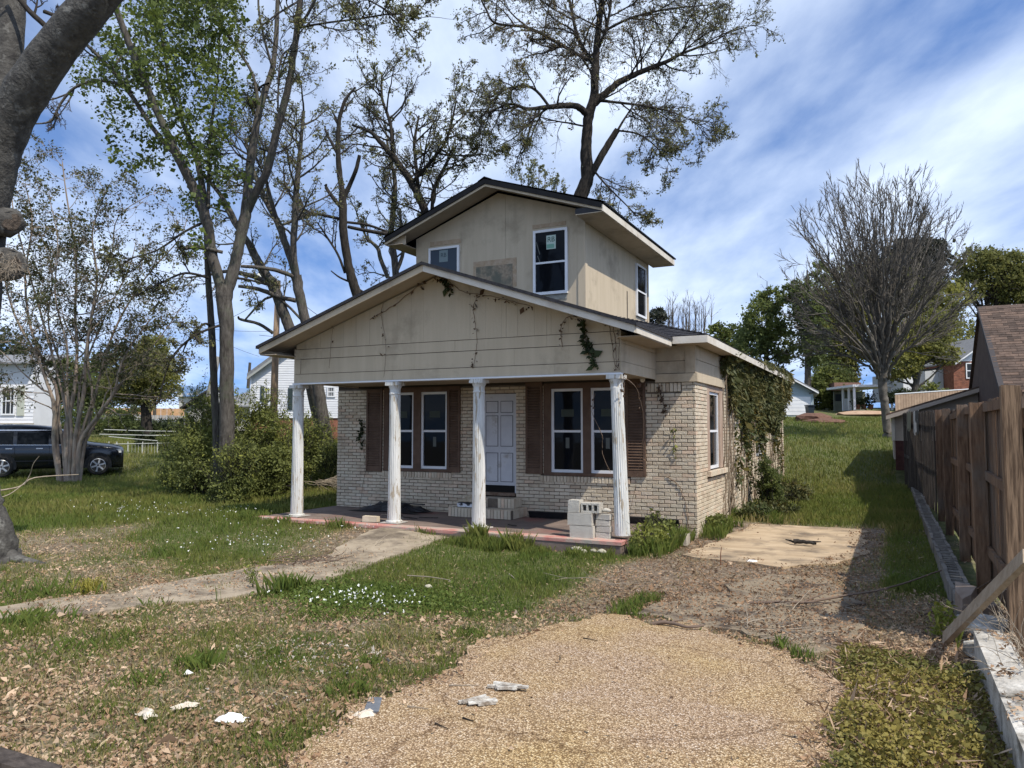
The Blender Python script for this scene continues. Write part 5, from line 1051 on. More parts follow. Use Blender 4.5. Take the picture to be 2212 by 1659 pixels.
# straw and dead grass in the dry part
x, y, D_ = vis_pts(150000, 3.0, 15, .74); gr, far, deb, lit = fields(x, y); k = (rng.random(len(x)) < np.clip(1.1-gr, .05, 1)*(1-far)*.8*vnoise(x, y, .45, 91)) & ~blocked(x, y); x, y = x[k], y[k]
blades('straw', x, y, rng.uniform(.015, .065, len(x)), rng.uniform(.0018, .004, len(x)), rng.uniform(.0, 1, len(x))**.7*(1-.5*deb[k]), lean=2.2, m=M_straw, label='dead straw lying among the leaves')
# leaf litter
def litter(name, n, d0, d1, size, cond, label, seed, sv=.35):
    x, y, D_ = vis_pts(n, d0, d1, .74); k = cond(x, y, D_) & ~((x > XL) & (x < XR) & (y > 11)) & ~((x > .56) & (x < .86)); x, y = x[k], y[k]
    on = inpoly(x, y, DRIVE) | inpoly(x, y, SLAB) | inpoly(x, y, SLAB2) | inpoly(x, y, WALK); z = np.where(on, .055, gz(x, y)+.012)+rng.random(len(x))*.02
    db = fields(x, y)[2]; o = leaves(name, np.stack([x, y, z], 1), size, M_litter, kind='stuff', up=.66, asp=.5, fold=.28, tintn=np.clip((vnoise(x, y, .5, seed)*.5+rng.random(len(x))*.55)*(1-.6*db*(rng.random(len(x)) < .8)), 0, 1), origin=(0, 0, 0), sv=sv); o['label'] = label; o['category'] = 'leaf litter'
def c1(x, y, D_):
    gr, far, deb, lit = fields(x, y); q = np.clip(1.15-gr*1.25, 0.04, 1)*(1-.85*far)*(.35+.9*vnoise(x, y, .5, 41)); on = inpoly(x, y, DRIVE)|inpoly(x, y, SLAB); e = near_poly(x, y, DRIVE, .0)
    w2 = inpoly(x, y, WALK) | inpoly(x, y, SLAB2); return (rng.random(len(x)) < q*np.where(w2, .65, 1)) & ~on | (inpoly(x, y, SLAB) & (rng.random(len(x)) < .55*(~inpoly(x, y+.2, SLAB) | ~inpoly(x, y-.25, SLAB) | ~inpoly(x-.2, y, SLAB) | ~inpoly(x+.25, y, SLAB))*(vnoise(x, y, .3, 45) > .4))) | (on & (rng.random(len(x)) < .006+.35*(~inpoly(x+.0, y+.16, DRIVE) | ~inpoly(x-.16, y, DRIVE) | ~inpoly(x+.16, y, DRIVE))*(vnoise(x, y, .2, 44) > .45)*(y < 10)))
litter('fallen_leaves', 210000, 3.0, 17, .028, c1, 'dry brown leaves strewn over the front yard', 51)
litter('fallen_leaves', 26000, 3.2, 8, .048, lambda x, y, D_: (rng.random(len(x)) < .34*(vnoise(x, y, .55, 61) > .50)) & ~inpoly(x, y, DRIVE) & (x < -2.9), 'larger pale curled leaves in the left foreground', 61)
litter('wood_chips', 26000, 3.0, 9, .03, lambda x, y, D_: (np.hypot((x+4.35)/.75, (y-5.05)/.42) < 1) | ((np.hypot((x+3.9)/.6, (y-4.0)/.3) < 1) & (rng.random(len(x)) < .25)), 'pale gravelly patch in the middle of the dry grass', 71)
bpy.data.objects['wood_chips'].data.materials[0] = mat('pale_chips', (.42, .38, .32), .9, tint=[(.6, .55, .5), (1.2, 1.2, 1.25)])
# pebbles and grit on the drive
x, y, D_ = vis_pts(5000, 3.0, 12, .6); k = (inpoly(x, y, DRIVE) | inpoly(x, y, SLAB)) & (vnoise(x, y, .5, 8) > .45); x, y = x[k], y[k]; leaves('grit', np.stack([x, y, np.full(len(x), .05)], 1), .012, M_litter, kind='stuff', up=.6, fold=.3, origin=(0, 0, 0))
# ground cover at the right
x = rng.uniform(-.46, .56, 46000); y = rng.uniform(1.6, 7.1, 46000); k = (x > -.40+.14*(vnoise(x, y, .3, 3)-.3)) & (y < 6.75+.5*vnoise(x, y, .3, 4)) & (rng.random(len(x)) < .35+.8*vnoise(x, y, .35, 5)); x, y = x[k], y[k]
z = gz(x, y)+.01+rng.random(len(x))*(.05+.13*vnoise(x, y, .3, 6)); gg = np.clip(.22+.55*sstep(y, 3.0, 5.5)*vnoise(x, y, .35, 7)*1.6+.30*rng.random(len(x))+.1*(z > .12), 0, 1)
o = leaves('ground_cover', np.stack([x, y, z], 1), .025, M_cover, kind='stuff', up=.45, asp=.75, fold=.12, tintn=gg, origin=(0, 0, 0)); o['label'] = 'low yellow-green weeds between the driveway and the concrete kerb wall'
x = rng.uniform(-.46, .56, 9000); y = rng.uniform(1.6, 7.4, 9000); z = gz(x, y)+rng.random(9000)*.07; leaves('dead_stems', np.stack([x, y, z], 1), .10, M_litter, kind='stuff', up=.6, asp=.09, origin=(0, 0, 0))
# clover flowers
fx, fy = [], []
for (px, py, sx, sy, n) in ((770, 1300, .75, .42, 90), (300, 1105, 2.6, .9, 120), (560, 1180, 1.6, 1.0, 70), (840, 1160, .8, .4, 40), (420, 1130, 2, 1, 60)):
    P0 = at(px, py, 5); d = (P0-Vector((0, 0, CAMZ))); k = -(CAMZ-.03)/d.z; fx.append(d.x*k+rng.normal(0, sx*.55, n)); fy.append(d.y*k+rng.normal(0, sy*.55, n))
fx = np.concatenate(fx); fy = np.concatenate(fy); k = ~blocked(fx, fy); fx, fy = fx[k], fy[k]; fz = gz(fx, fy)+rng.uniform(.07, .12, len(fx)); C = np.repeat(np.stack([fx, fy, fz], 1), 4, 0)
o = leaves('clover_flowers', C, .014, M_flower, kind='stuff', asp=1, origin=(0, 0, 0)); o['label'] = 'white clover blossoms scattered in the grass'
cx_, cy_ = np.array([-5.25]), np.array([7.0]); x = rng.normal(-5.2, .62, 9000); y = rng.normal(7.0, .36, 9000); k = ~blocked(x, y); x, y = x[k], y[k]; o = leaves('clover', np.stack([x, y, gz(x, y)+rng.random(len(x))*.07], 1), .028, M_grass, kind='stuff', up=.6, asp=.9, tintn=rng.uniform(.15, .45, len(x)), origin=(0, 0, 0)); o['label'] = 'lush clover patch beside the driveway'
# ================================================================== YARD THINGS
def gp(px, py, z=0):
    d = at(px, py, 5)-Vector((0, 0, CAMZ)); k = (z-CAMZ)/d.z; return Vector((d.x*k, d.y*k, z))
# yellow-green clump
c = gp(190, 1283); root = empty('lily_clump', c, 'yellow-green strappy leaf clump beside the walk', 'plant'); x = rng.normal(c.x, .05, 90)
V, F, T_ = [], [], []
for i in range(90):
    a = random.random()*6.28; L_ = random.uniform(.14, .30); w = .006; p0 = Vector((c.x+random.gauss(0, .05), c.y+random.gauss(0, .05), c.z)); d = Vector((math.cos(a), math.sin(a), 0)); s = Vector((-d.y, d.x, 0))*w; n = len(V)
    for (t_, zz) in ((0, 0), (.35, .6), (.75, .62), (1.05, .25)):
        q = p0+d*L_*t_*.8+Vector((0, 0, L_*zz)); V += [q-s*(1-t_*.8), q+s*(1-t_*.8)]; T_ += [.5+.4*random.random()]*2
    F += [(n, n+1, n+3, n+2), (n+2, n+3, n+5, n+4), (n+4, n+5, n+7, n+6)]
put('leaf_blades', V, F, leafmat('yellow_blade', (.26, .24, .045), [(.6, .7, .6), (1, 1, 1), (1.3, 1.2, 1)]), root, tint=T_, kind='stuff')
# weeds with stalks standing at the walk edge
for (px, py, lab) in ((1392/2212*1200*.72+0, 1275, 'leafy weed stalk at the edge of the walk'), (545, 1262, 'shorter weed stalk left of the leafy stalk by the walk')):
    c = gp(px if px < 800 else 757, py); P_ = Plant(int(px)); root = empty('weed', c, lab, 'weed')
    for i in range(5): P_.grow(c+Vector((random.gauss(0, .03), random.gauss(0, .03), 0)), (random.gauss(0, .2), random.gauss(0, .2), 1), .26, .003, 0, [dict(seg=4, wig=.1, up=.1, n=0, ang=.5, lr=1, rr=1, leaf=16, ls=.012, k=3)])
    P_.wood('stalks', M_cover, root); leaves('leaves', P_.leaf, .04, M_bush, root, asp=.3)
# rail at the lower left corner
a = Vector((-4.62, 2.55, .0)); b = Vector((-3.6, 2.12, .0)); r0 = at(-60, 1630, 2.9); r1 = at(64, 1668, 2.9)
MB().beam(r0, r1+(r1-r0)*.4, .10, .06).build('timber_rail', M_woodd); tag(bpy.data.objects['timber_rail'], 'dark weathered timber rail cut off by the lower left corner', 'rail')
MB().tube([r0+(r1-r0)*.2+Vector((0, 0, -.03)), Vector((r0.x+(r1.x-r0.x)*.2, r0.y+(r1.y-r0.y)*.2, -.02))], .04, 6).build('rail_post', M_woodd)
_rp = bpy.data.objects['rail_post']; _r = bpy.data.objects['timber_rail']; _rp.parent = _r; _rp.location = ORG['rail_post']-ORG['timber_rail']
# rags, papers
def crumple(name, c, sx, sy, sz, m, label, cat, seed, n=9, rot=0, thick=True):
    r = np.random.default_rng(seed); V, F = [], []
    for i in range(n):
        for j in range(n):
            u, v = i/(n-1)-.5, j/(n-1)-.5; e = 1+.25*math.sin(seed+5*math.atan2(v, u)); x0 = u*sx*e; y0 = v*sy*e; z0 = sz*max(0, (.9-3.4*(u*u+v*v)))*r.uniform(.5, 1.2)+.004+.008*r.random()
            V.append((c.x+x0*math.cos(rot)-y0*math.sin(rot), c.y+x0*math.sin(rot)+y0*math.cos(rot), c.z+z0))
    for i in range(n-1):
        for j in range(n-1): a = i*n+j; F.append((a, a+n, a+n+1, a+1))
    o = put(name, V, F, m); md = o.modifiers.new('t', 'SOLIDIFY'); md.thickness = .002; md.offset = 1; return tag(o, label, cat)
M_pw = mat('paper_white', (.78, .77, .75), .7); M_pt = mat('tissue_tan', (.50, .43, .34), .8, (.62, .56, .47), 20)
crumple('paper', gp(500, 1565)+Vector((0, 0, .02)), .17, .08, .05, M_pw, 'bright white crumpled paper in the dry leaves', 'litter', 3, rot=.4)
crumple('paper', gp(405, 1463)+Vector((0, 0, .02)), .06, .05, .03, M_pw, 'small white scrap of paper above the crumpled one', 'litter', 4)
crumple('paper', gp(790, 1558)+Vector((0, 0, .02)), .17, .10, .05, M_pt, 'tan crumpled tissue near the lower middle', 'litter', 5, rot=.6)
crumple('paper', gp(318, 1553)+Vector((0, 0, .02)), .14, .08, .04, M_pt, 'pale wadded tissue left of the white paper', 'litter', 6, rot=-.2)
crumple('paper', gp(400, 1535)+Vector((0, 0, .02)), .15, .06, .03, M_pt, 'beige strip of tissue just above the white paper', 'litter', 7, rot=.9)
tag(MB(YT(gp(806, 1525, .05), YAW+.1)).box(-.045, .045, -.13, .13, 0, .012, jit=.008).build('shingle_scrap', mat('slate_grey', (.11, .12, .135), .8, (.15, .16, .175), 12)), 'slate-grey rectangular scrap of shingle at the driveway edge', 'shingle')
crumple('plate', gp(1625, 1218)+Vector((0, 0, .03)), .12, .12, .02, M_pw, 'small white disc lying behind the dirty concrete patch', 'plate', 9)
# rotten wood on the drive
M_rot = mat('flaked_white_wood', (.60, .58, .52), .85, (.20, .16, .12), 14, bump=.6, detail=8)
def chunks(name, c, d, n, L_, w, label, seed):
    r = random.Random(seed); root = empty(name, c, label, 'wood debris'); d = Vector(d).normalized()
    for i in range(n):
        s = Vector((r.gauss(0, w*.8), r.gauss(0, w*.5), .015+r.uniform(0, w*.35))); dd = (d+Vector((r.gauss(0, .12), r.gauss(0, .12), r.gauss(0, .04)))).normalized(); l = L_*r.uniform(.45, 1)
        MB().beam(c+s-dd*l/2, c+s+dd*l/2, r.uniform(.012, .035), r.uniform(.008, .02)).build('splinter', M_rot, root)
chunks('rotten_board', gp(1092, 1490, .04), (1, .2, 0), 9, .22, .05, 'white flaking broken board lying on the driveway', 1)
chunks('rotten_board', gp(1035, 1520, .04), (1, 1.1, 0), 9, .20, .035, 'splintered grey board piece lower left on the driveway', 2)
def stick(px, py, pts, r, label, m=M_twigpale, cat='stick', z=.03, name='stick', sub=None):
    c = gp(px, py, z); pl = Plant(int(px+py)); P_ = [(c+Vector(q), r*(1-.6*i/len(pts))) for i, q in enumerate([(0, 0, 0)]+pts)]; root = empty(name, c, label, cat)
    pl.stem(P_, 6, 4, rough=.15)
    if sub:
        for (i, q) in sub: pl.stem([(P_[i][0], r*.5), (P_[i][0]+Vector(q)*.5, r*.35), (P_[i][0]+Vector(q), r*.15)], 4, 3, rough=.2)
    o = pl.wood('stem', m, root); return root
stick(1615, 1303, [(.25, .03, .03), (.55, .12, .04), (.85, .45, .06), (1.35, 1.0, .1), (1.9, 1.7, .22)], .019, 'long bare branch lying across the dirty concrete patch', mat('brown_twig', (.14, .10, .075), .9), 'branch', .04, 'branch', [(2, (.3, -.12, .05)), (2, (.25, .25, .1)), (3, (.5, .15, .1)), (1, (.2, -.05, .04))])
stick(1990, 1330, [(.5, .9, .1), (1.0, 1.9, .25)], .010, 'thin bare stem reaching towards the fence', mat('brown_twig', (.14, .10, .075)), 'branch', .03, 'branch')
stick(1405, 1348, [(.18, .02, .03), (.36, -.03, .02), (.5, .04, .03)], .022, 'thick broken limb on the gravel behind the driveway', mat('brown_twig', (.14, .10, .075)), 'branch', .04, 'branch', [(1, (.12, .1, .02)), (2, (.15, .08, .02))])
stick(1715, 1170, [(.15, -.02, .01), (.34, -.1, .0)], .045, 'dark rotten log on the far tan slab', M_barkd, 'log', .08, 'log', [(0, (-.15, .2, .0)), (1, (.25, .12, .0))])
stick(1100, 1240, [(.12, -.14, .0), (.2, -.25, .0)], .008, 'short straight pale stick lying in the lawn', z=.08)
stick(880, 1243, [(.35, 0, .01), (.62, -.03, .0), (.66, -.12, 0)], .007, 'thin hooked pale twig left of the short stick', z=.08)
stick(1320, 1262, [(-.3, .1, .03), (-.6, .12, .0), (-1.0, .3, 0)], .006, 'sprawling pale dead stems right of the short stick', z=.08, sub=[(0, (.3, .25, .02)), (0, (.2, -.2, .02)), (1, (.1, -.25, .02)), (0, (.5, .1, .05)), (2, (-.1, -.2, 0)), (1, (-.2, .25, .06))])
for i, (px, py, q, lab) in enumerate(((1000, 1550, (.09, -.02, 0), 'dark twig below the splintered board'), (940, 1562, (.12, -.04, 0), 'dark twig left of the other twig on the driveway'), (1210, 1425, (-.05, .12, 0), 'twig near the back left edge of the driveway'), (880, 1525, (.15, .02, 0), 'pale twig pointing at the shingle scrap'), (1260, 1378, (.14, -.02, 0), 'brown twig at the far edge of the driveway'), (250, 1245, (.25, -.05, 0), 'bleached stick in the leaves above the yellow clump'), (970, 1480, (.2, .1, 0), 'pale splinter stick beside the broken board'), (1905, 1320, (.2, .1, .02), 'pale twig in the shade of the fence'))):
    stick(px, py, [tuple(v*.5 for v in q), q], .005 if i else .006, lab, M_barkd if i in (0, 1, 2, 4) else M_twigpale, z=.05)
stick(1557, 1222, [(.0, .0, .16), (.015, .01, .26)], .009, 'rusty metal stake standing behind the dirty patch', mat('rust', (.16, .06, .03), .9), 'stake', .0, 'stake')
# loose branch heap over the walk
def heap(c, n, L_, label, seed, m, spread=.3, name='brush_pile'):
    pl = Plant(seed); root = empty(name, c, label, 'brush')
    for i in range(n): q = np.array(c)+pl.r.normal(0, spread, 3)*np.array([1, .5, .08])+np.array([0, 0, .04]); pl.grow(q, (pl.r.normal(1, .5), pl.r.normal(.5, .5), pl.r.normal(0, .1)), L_, .007, 0, [dict(seg=5, wig=.16, up=-.01, n=2, ang=.5, lr=.5, rr=.6, k=4), dict(seg=4, wig=.2, up=-.02, n=0, ang=.5, lr=1, rr=1, k=3)])
    pl.wood('twigs', m, root, 'stuff')
heap(gp(640, 1218), 26, .55, 'heap of dry brown twigs lying across the walk', 301, mat('brown_twig', (.14, .10, .075)), .28)
heap(gp(760, 1190), 14, .45, 'small twig heap on the walk nearer the porch', 302, M_twigpale, .2)
heap(gp(1670, 1372), 22, .35, 'scatter of grey dead stems behind the driveway', 303, M_twigpale, .25)
heap(gp(1660, 1322), 8, .5, 'thin dead stems on the dirty concrete patch', 304, M_twigpale, .3)
pl = Plant(305); root = empty('dead_branch', gp(0, 1120, .2), 'forked dead branch lying in the lawn before the black car', 'branch'); D = 17.5
pl.stem(A((-20, 1062, D, .02), (40, 1052, D+.5, .02), (75, 1032, D+1, .017), (170, 1025, D+1.5, .01)), 5, 4); pl.stem(A((52, 1047, D+.5, .014), (65, 1025, D+.5, .012), (72, 1002, D+.4, .008), (85, 985, D+.4, .004)), 5, 4); pl.stem(A((-10, 1078, D-.2, .014), (20, 1068, D, .012), (45, 1050, D+.4, .01)), 5, 3); pl.wood('stem', M_twigpale, root)
# pale stones in front of the cinder blocks
def rock(c, s, m, label, seed, name='stone', group=None, cat='stone'):
    r = random.Random(seed); bm = __import__('bmesh').new(); __import__('bmesh').ops.create_icosphere(bm, subdivisions=2, radius=1)
    V = [(c.x+v.co.x*s[0]*(1+r.uniform(-.16, .16)), c.y+v.co.y*s[1]*(1+r.uniform(-.16, .16)), c.z+v.co.z*s[2]*(1+r.uniform(-.16, .16))) for v in bm.verts]; F = [tuple(v.index for v in f.verts) for f in bm.faces]; bm.free()
    return tag(put(name, V, F, m), label, cat, group)
M_stone = mat('pale_stone', (.27, .25, .18), .9, (.46, .43, .33), 9, bump=.6)
for i, (px, py, s, lab) in enumerate(((1246, 1186, (.10, .05, .045), 'left pale broken stone in the grass by the porch'), (1260, 1192, (.06, .05, .04), 'pale stone touching the left broken one'), (1292, 1184, (.09, .05, .035), 'upper right pale stone below the cinder blocks'), (1300, 1192, (.07, .05, .04), 'rightmost pale stone below the cinder blocks'), (1282, 1190, (.05, .04, .035), 'small middle pale stone below the cinder blocks'), (925, 1268, (.05, .04, .03), 'lone pale stone in the lawn'))):
    rock(gp(px, py, .07), s, M_stone, lab, i, group='pale stones in the lawn')
# ---- porch clutter
def cinder(c, L_, W, Hh, rot, label, hollow=False, name='cinder_block', cells=None):
    T = YT(c, rot); mb = MB(T); w = .03
    if not hollow: mb.box(-L_/2, L_/2, -W/2, W/2, 0, Hh, jit=.003); o = mb.build(name, M_block)
    else:
        # open cells seen from the side
        mb.box(-L_/2, L_/2, -W/2, W/2, 0, w).box(-L_/2, L_/2, -W/2, W/2, Hh-w, Hh); n = cells or 2
        for i in range(n+1): x0 = -L_/2+(L_-w)*i/n; mb.box(x0, x0+w, -W/2, W/2, w, Hh-w)
        mb.box(-L_/2+w, L_/2-w, -W/2+.001, -W/2+.04, w, Hh-w); o = mb.build(name, M_block)
    return tag(o, label, 'block', 'blocks stacked at the leaning column')
Z = .205
cinder((-4.30, 11.26, Z), .38, .19, .185, .0, 'bottom left grey block of the stack, partly hidden by weeds')
cinder((-4.33, 11.26, Z+.19), .40, .19, .19, .03, 'middle left grey block, widest of the stack')
cinder((-4.43, 11.27, Z+.385), .19, .19, .185, .0, 'upright half block on top at the left')
cinder((-4.17, 11.30, Z+.385), .30, .19, .15, -.0, 'hollow block with open cells on top of the stack', True, cells=3)
M_blk2 = M_block
for i in range(4): cinder((-3.99+.012*(i % 2), 11.33, Z+i*.094), .22, .12, .085, .05*(-1)**i, ('lowest', 'second', 'third', 'topmost')[i]+' pale brick of the small stack beside the leaning column')
rock(Vector((-3.95, 11.35, Z+.42)), (.08, .05, .035), M_block, 'broken chunk on top of the small brick stack', 9, 'rubble', 'blocks stacked at the leaning column', 'rubble')
tag(MB(YT((-8.48, 11.42, Z), .1)).box(-.15, .15, -.06, .06, 0, .10, jit=.004).build('block', mat('raw_pine', (.50, .42, .30), .8, (.58, .50, .38), 8)), 'pale cut timber block on the red porch edge', 'wood block')
crumple('tarp', Vector((-9.15, 13.05, Z)), 1.5, .5, .20, M_black, 'heap of black plastic sheeting on the porch floor', 'tarp', 13, n=14)
crumple('rag', Vector((-9.62, 12.98, Z)), .22, .22, .13, mat('grey_rag', (.22, .22, .21), .9), 'small grey rag left of the black plastic heap', 'rag', 14)
MB().beam((-9.3, 12.95, Z+.19), (-8.35, 13.0, Z+.17), .05, .02).build('plastic_strip', M_black); tag(bpy.data.objects['plastic_strip'], 'thin black strip resting on the plastic heap', 'strip')
t = empty('cement_bag', (-7.28, 12.98, .375), 'torn tan sack with black and white pieces on the lower step', 'sack')
_b = crumple('sack', Vector((-7.25, 12.98, .47)), .55, .22, .14, mat('sack_tan', (.30, .25, .17), .8, (.38, .33, .25), 9), None, None, 15, n=10); _b.parent = t; _b.location = ORG[_b.name]-ORG[t.name]
MB().box(-7.52, -7.03, 12.87, 13.1, .376, .46, jit=.012).build('wrapper', mat('white_black_wrapper', (.04, .04, .045), .5, (.55, .57, .6), 9, ramp=(.48, .52)), t); 
MB().box(-7.5, -7.05, 12.865, 13.08, .455, .47, jit=.006).build('lid', M_black, t)
for (x0, x1, lab) in ((-6.18, -4.7, 'long black plank lying against the wall between the steps and the blocks'), (-4.35, -3.25, 'black plank lying against the wall right of the leaning column')):
    o = MB().beam((x0, 13.30, Z+.06), (x1, 13.26 if x1 < -4 else 13.1, Z+.07), .03, .13, up=(0, -.45, 1)).build('black_plank', M_black); tag(o, lab, 'plank', 'black planks on the porch')
for i in range(7):
    a = Vector((random.uniform(-9, -6), random.uniform(11.9, 12.6), Z+.008)); d = Vector((random.uniform(-.3, .3), random.uniform(-.1, .1), 0)); MB().beam(a, a+d+Vector((.08, 0, 0)), .02, .012).build('porch_litter', M_twigpale if i % 2 else M_barkd); o = bpy.data.objects[-1] if False else None
for i, o in enumerate([o for o in bpy.data.objects if o.name.startswith('porch_litter')]): tag(o, 'sliver of wood litter on the dark porch floor', 'wood sliver', 'wood slivers on the porch floor')
# ---- concrete kerb wall on the right
KW = empty('kerb_wall', (.68, 8, 0), 'low concrete retaining kerb along the foot of the fence', 'wall'); M_kerb = mat('pale_kerb', (.36, .335, .29), .9, (.56, .535, .48), 5, bump=.9, bscale=30, col3=(.12, .105, .08), s3=2.6, t3=(.47, .64)); M_kerbd = mat('grey_block_kerb', (.15, .14, .125), .95, (.23, .215, .19), 5, bump=.6, bscale=30, col3=(.10, .09, .08), s3=3, t3=(.5, .65))
for (y0, y1) in ((1.2, 3.4), (3.41, 5.5), (5.51, 7.15)): MB().box(.57, .80, y0, y1, -.05, .29+random.uniform(-.006, .006), jit=.008).build('kerb_slab', M_kerb, KW)
y_ = 9.0
while y_ < 24.5:
    z1 = .20+random.uniform(-.015, .015)+max(0, (g(.6, y_)-.0)); x0 = .56+random.uniform(-.01, .01); mb = MB(); z0 = z1-.25
    mb.box(x0, x0+.04, y_, y_+.39, z0, z1, jit=.006).box(x0+.16, x0+.20, y_, y_+.39, z0, z1, jit=.006).box(x0+.04, x0+.16, y_, y_+.04, z0, z1-.004).box(x0+.04, x0+.16, y_+.175, y_+.215, z0, z1-.003).box(x0+.04, x0+.16, y_+.35, y_+.39, z0, z1-.004).box(x0+.04, x0+.16, y_+.04, y_+.35, z0, z1-.10)
    mb.build('block', M_kerbd, KW); y_ += .40
for i, (x0, y0, s, lab) in enumerate(((.62, 7.35, (.16, .13, .06), 'near broken slab piece at the gap in the kerb'), (.74, 7.95, (.22, .30, .055), 'large broken slab piece under the leaning plank'), (.62, 8.55, (.11, .16, .12), 'brownish block chunk at the end of the block kerb'), (.84, 8.8, (.09, .12, .09), 'grey chunk nearest the second fence post'), (.78, 7.2, (.10, .14, .05), 'broken chunk beside the first fence post'))):
    tag(MB(YT((x0, y0, .04+.05*(i % 3)), [.2, .5, .1, -.4, .9][i])).solid([YT((x0, y0, .06+.05*(i % 3)), [.2, .5, .1, -.4, .9][i])(s[0]*r_*math.cos(a_), s[1]*r_*math.sin(a_), 0) for r_, a_ in ((1, .2), (.8, 1.1), (1.05, 2.0), (.75, 3.1), (1.1, 4.2), (.85, 5.3))], [YT((x0, y0, .06+.05*(i % 3)), [.2, .5, .1, -.4, .9][i])(s[0]*.9*r_*math.cos(a_), s[1]*.9*r_*math.sin(a_), s[2]*(1.6+.5*math.sin(a_*1.3+i))) for r_, a_ in ((1, .2), (.8, 1.1), (1.05, 2.0), (.75, 3.1), (1.1, 4.2), (.85, 5.3))]).build('concrete_chunk', M_kerb if i in (0, 1, 4) else mat('brown_block', (.20, .15, .115), .95, (.27, .22, .18), 8)), lab, 'concrete', 'broken pieces in the gap of the kerb')
# rubbish and leaves on the kerb
x = rng.uniform(.56, .84, 1500); y = rng.uniform(1.4, 9.2, 1500); kk = vnoise(x, y, .3, 33) > .5; x, y = x[kk], y[kk]; z = np.where((y < 7.15) & (x < .80), .30, .12)+rng.random(len(x))*.015
o = leaves('kerb_leaves', np.stack([x, y, z], 1), .035, M_litter, kind='stuff', up=.6, fold=.25, asp=.45, origin=(0, 0, 0)); o['label'] = 'dead leaves caught on the pale kerb'
# ---- fence
FN = empty('wooden_fence', (1.0, 10, 0), 'weathered wooden privacy fence on the right, seen from its post side', 'fence')
def post(y, z1, w=.13, m=M_wood, tilt=0, lab=None):
    mb = MB(); mb.solid([(.88, y-w/2, -.1), (.88+w, y-w/2, -.1), (.88+w, y+w/2, -.1), (.88, y+w/2, -.1)], [(.88+tilt, y-w/2, z1), (.88+w+tilt, y-w/2, z1-.01), (.88+w+tilt, y+w/2, z1), (.88+tilt, y+w/2, z1-.008)], random.random()); o = mb.build('post', m, FN); 
    if lab: o['label'] = lab
post(7.75, 2.27, .14, M_woodn, lab='knotty pine post with wavy grain'); post(10.35, 2.2, .13, M_wood, -.02); post(12.7, 2.24, .13, M_wood, .02); post(15.6, 2.25, .12); post(17.9, 2.28, .12)
for (y0, y1) in ((7.83, 10.28), (10.42, 12.63), (12.77, 15.53), (15.67, 17.83), (17.97, 19.5)):
    for z in (.48, 1.34, 2.12): MB().beam((1.005, y0-.06, z+random.uniform(-.03, .03)), (1.005, y1+.06, z+random.uniform(-.03, .03)), .038, .10, tint=random.random()).build('rail', M_wood, FN)
for z in (.48, 1.34, 2.12): MB().beam((1.02, 7.70, z), (3.6, 7.70, z), .038, .10, tint=.6).build('rail', M_wood, FN)
x_ = 1.04
while x_ < 3.6: MB().box(x_, x_+.138, 7.725, 7.745, .06, 2.21+random.uniform(-.02, .02), random.random()).build('picket', M_wood, FN); x_ += .144
MB().box(3.5, 3.63, 7.57, 7.68, -.1, 2.3).build('post', M_wood, FN)
y_ = 7.83; i = 0
while y_ < 19.5:
    w = .138; x0 = 1.03+random.uniform(0, .012); z1 = 2.21+random.uniform(-.02, .02); t_ = random.gauss(0, .006); mb = MB()
    mb.solid([(x0, y_, .06), (x0+.02, y_, .06), (x0+.02, y_+w, .06), (x0, y_+w, .06)], [(x0, y_+t_, z1), (x0+.02, y_+t_, z1), (x0+.02, y_+w+t_, z1+random.uniform(-.01, .01)), (x0, y_+w+t_, z1)], random.random()); mb.build('picket', M_wood, FN); y_ += w+random.choice((.004, .004, .006, .012))
OF = empty('old_fence', (.75, 23, 0), 'older dark board fence section running back to the shed', 'fence'); y_ = 19.6
while y_ < 27.3:
    f = (y_-19.6)/7.8; x0 = .93-.50*f+random.uniform(-.01, .01); z0 = g(x0, y_); mb = MB(); mb.box(x0, x0+.02, y_, y_+.135, z0, 2.30+.1*f+random.uniform(-.05, .03), random.random()); mb.build('picket', M_woodd, OF); y_ += .15
for z in (.9, 1.9): MB().beam((.97, 19.6, z), (.47, 27.2, z+.15), .04, .09).build('rail', M_woodd, OF)
for i, (y0, y1, z0, m, lab) in enumerate(((22.3, 23.6, 1.75, mat('white_cloth', (.5, .5, .5), .9, (.06, .06, .06), 1.2, ramp=(.45, .5)), 'black and white cloth hanging over the old fence'), (24.3, 25.4, 1.85, mat('olive_cloth', (.16, .16, .12), .9), 'olive cloth hanging over the far end of the old fence'))):
    f = (y0-19.6)/7.8; x0 = .93-.5*f; mb = MB(); N_ = 12
    for k in range(N_+1):
        yy = y0+(y1-y0)*k/N_; xx = .905-.5*(yy-19.6)/7.8-.012*math.sin(k*2.1); mb.v += [(xx, yy, 2.36+.02*math.sin(k)), (xx-.012, yy, z0+.05*math.sin(k*1.3))]; mb.t += [.5, .5]
    mb.f = [(2*k, 2*k+1, 2*k+3, 2*k+2) for k in range(N_)]; o = mb.build('cloth', m); o.modifiers.new('t', 'SOLIDIFY').thickness = .004; tag(o, lab, 'cloth')
o = MB().box(1.055, 1.07, 10.0, 10.5, .9, 1.9).build('red_panel', mat('red_plastic', (.30, .03, .02), .5)); tag(o, 'red panel showing through the fence gap beside the second post', 'panel')
p0 = gp(2042, 1388, .02); p1 = Vector((.90, 7.55, 0)); d_ = at(2205, 1215, 5)-Vector((0, 0, CAMZ)); k_ = .84/d_.x; p1 = Vector((0, 0, CAMZ))+d_*k_
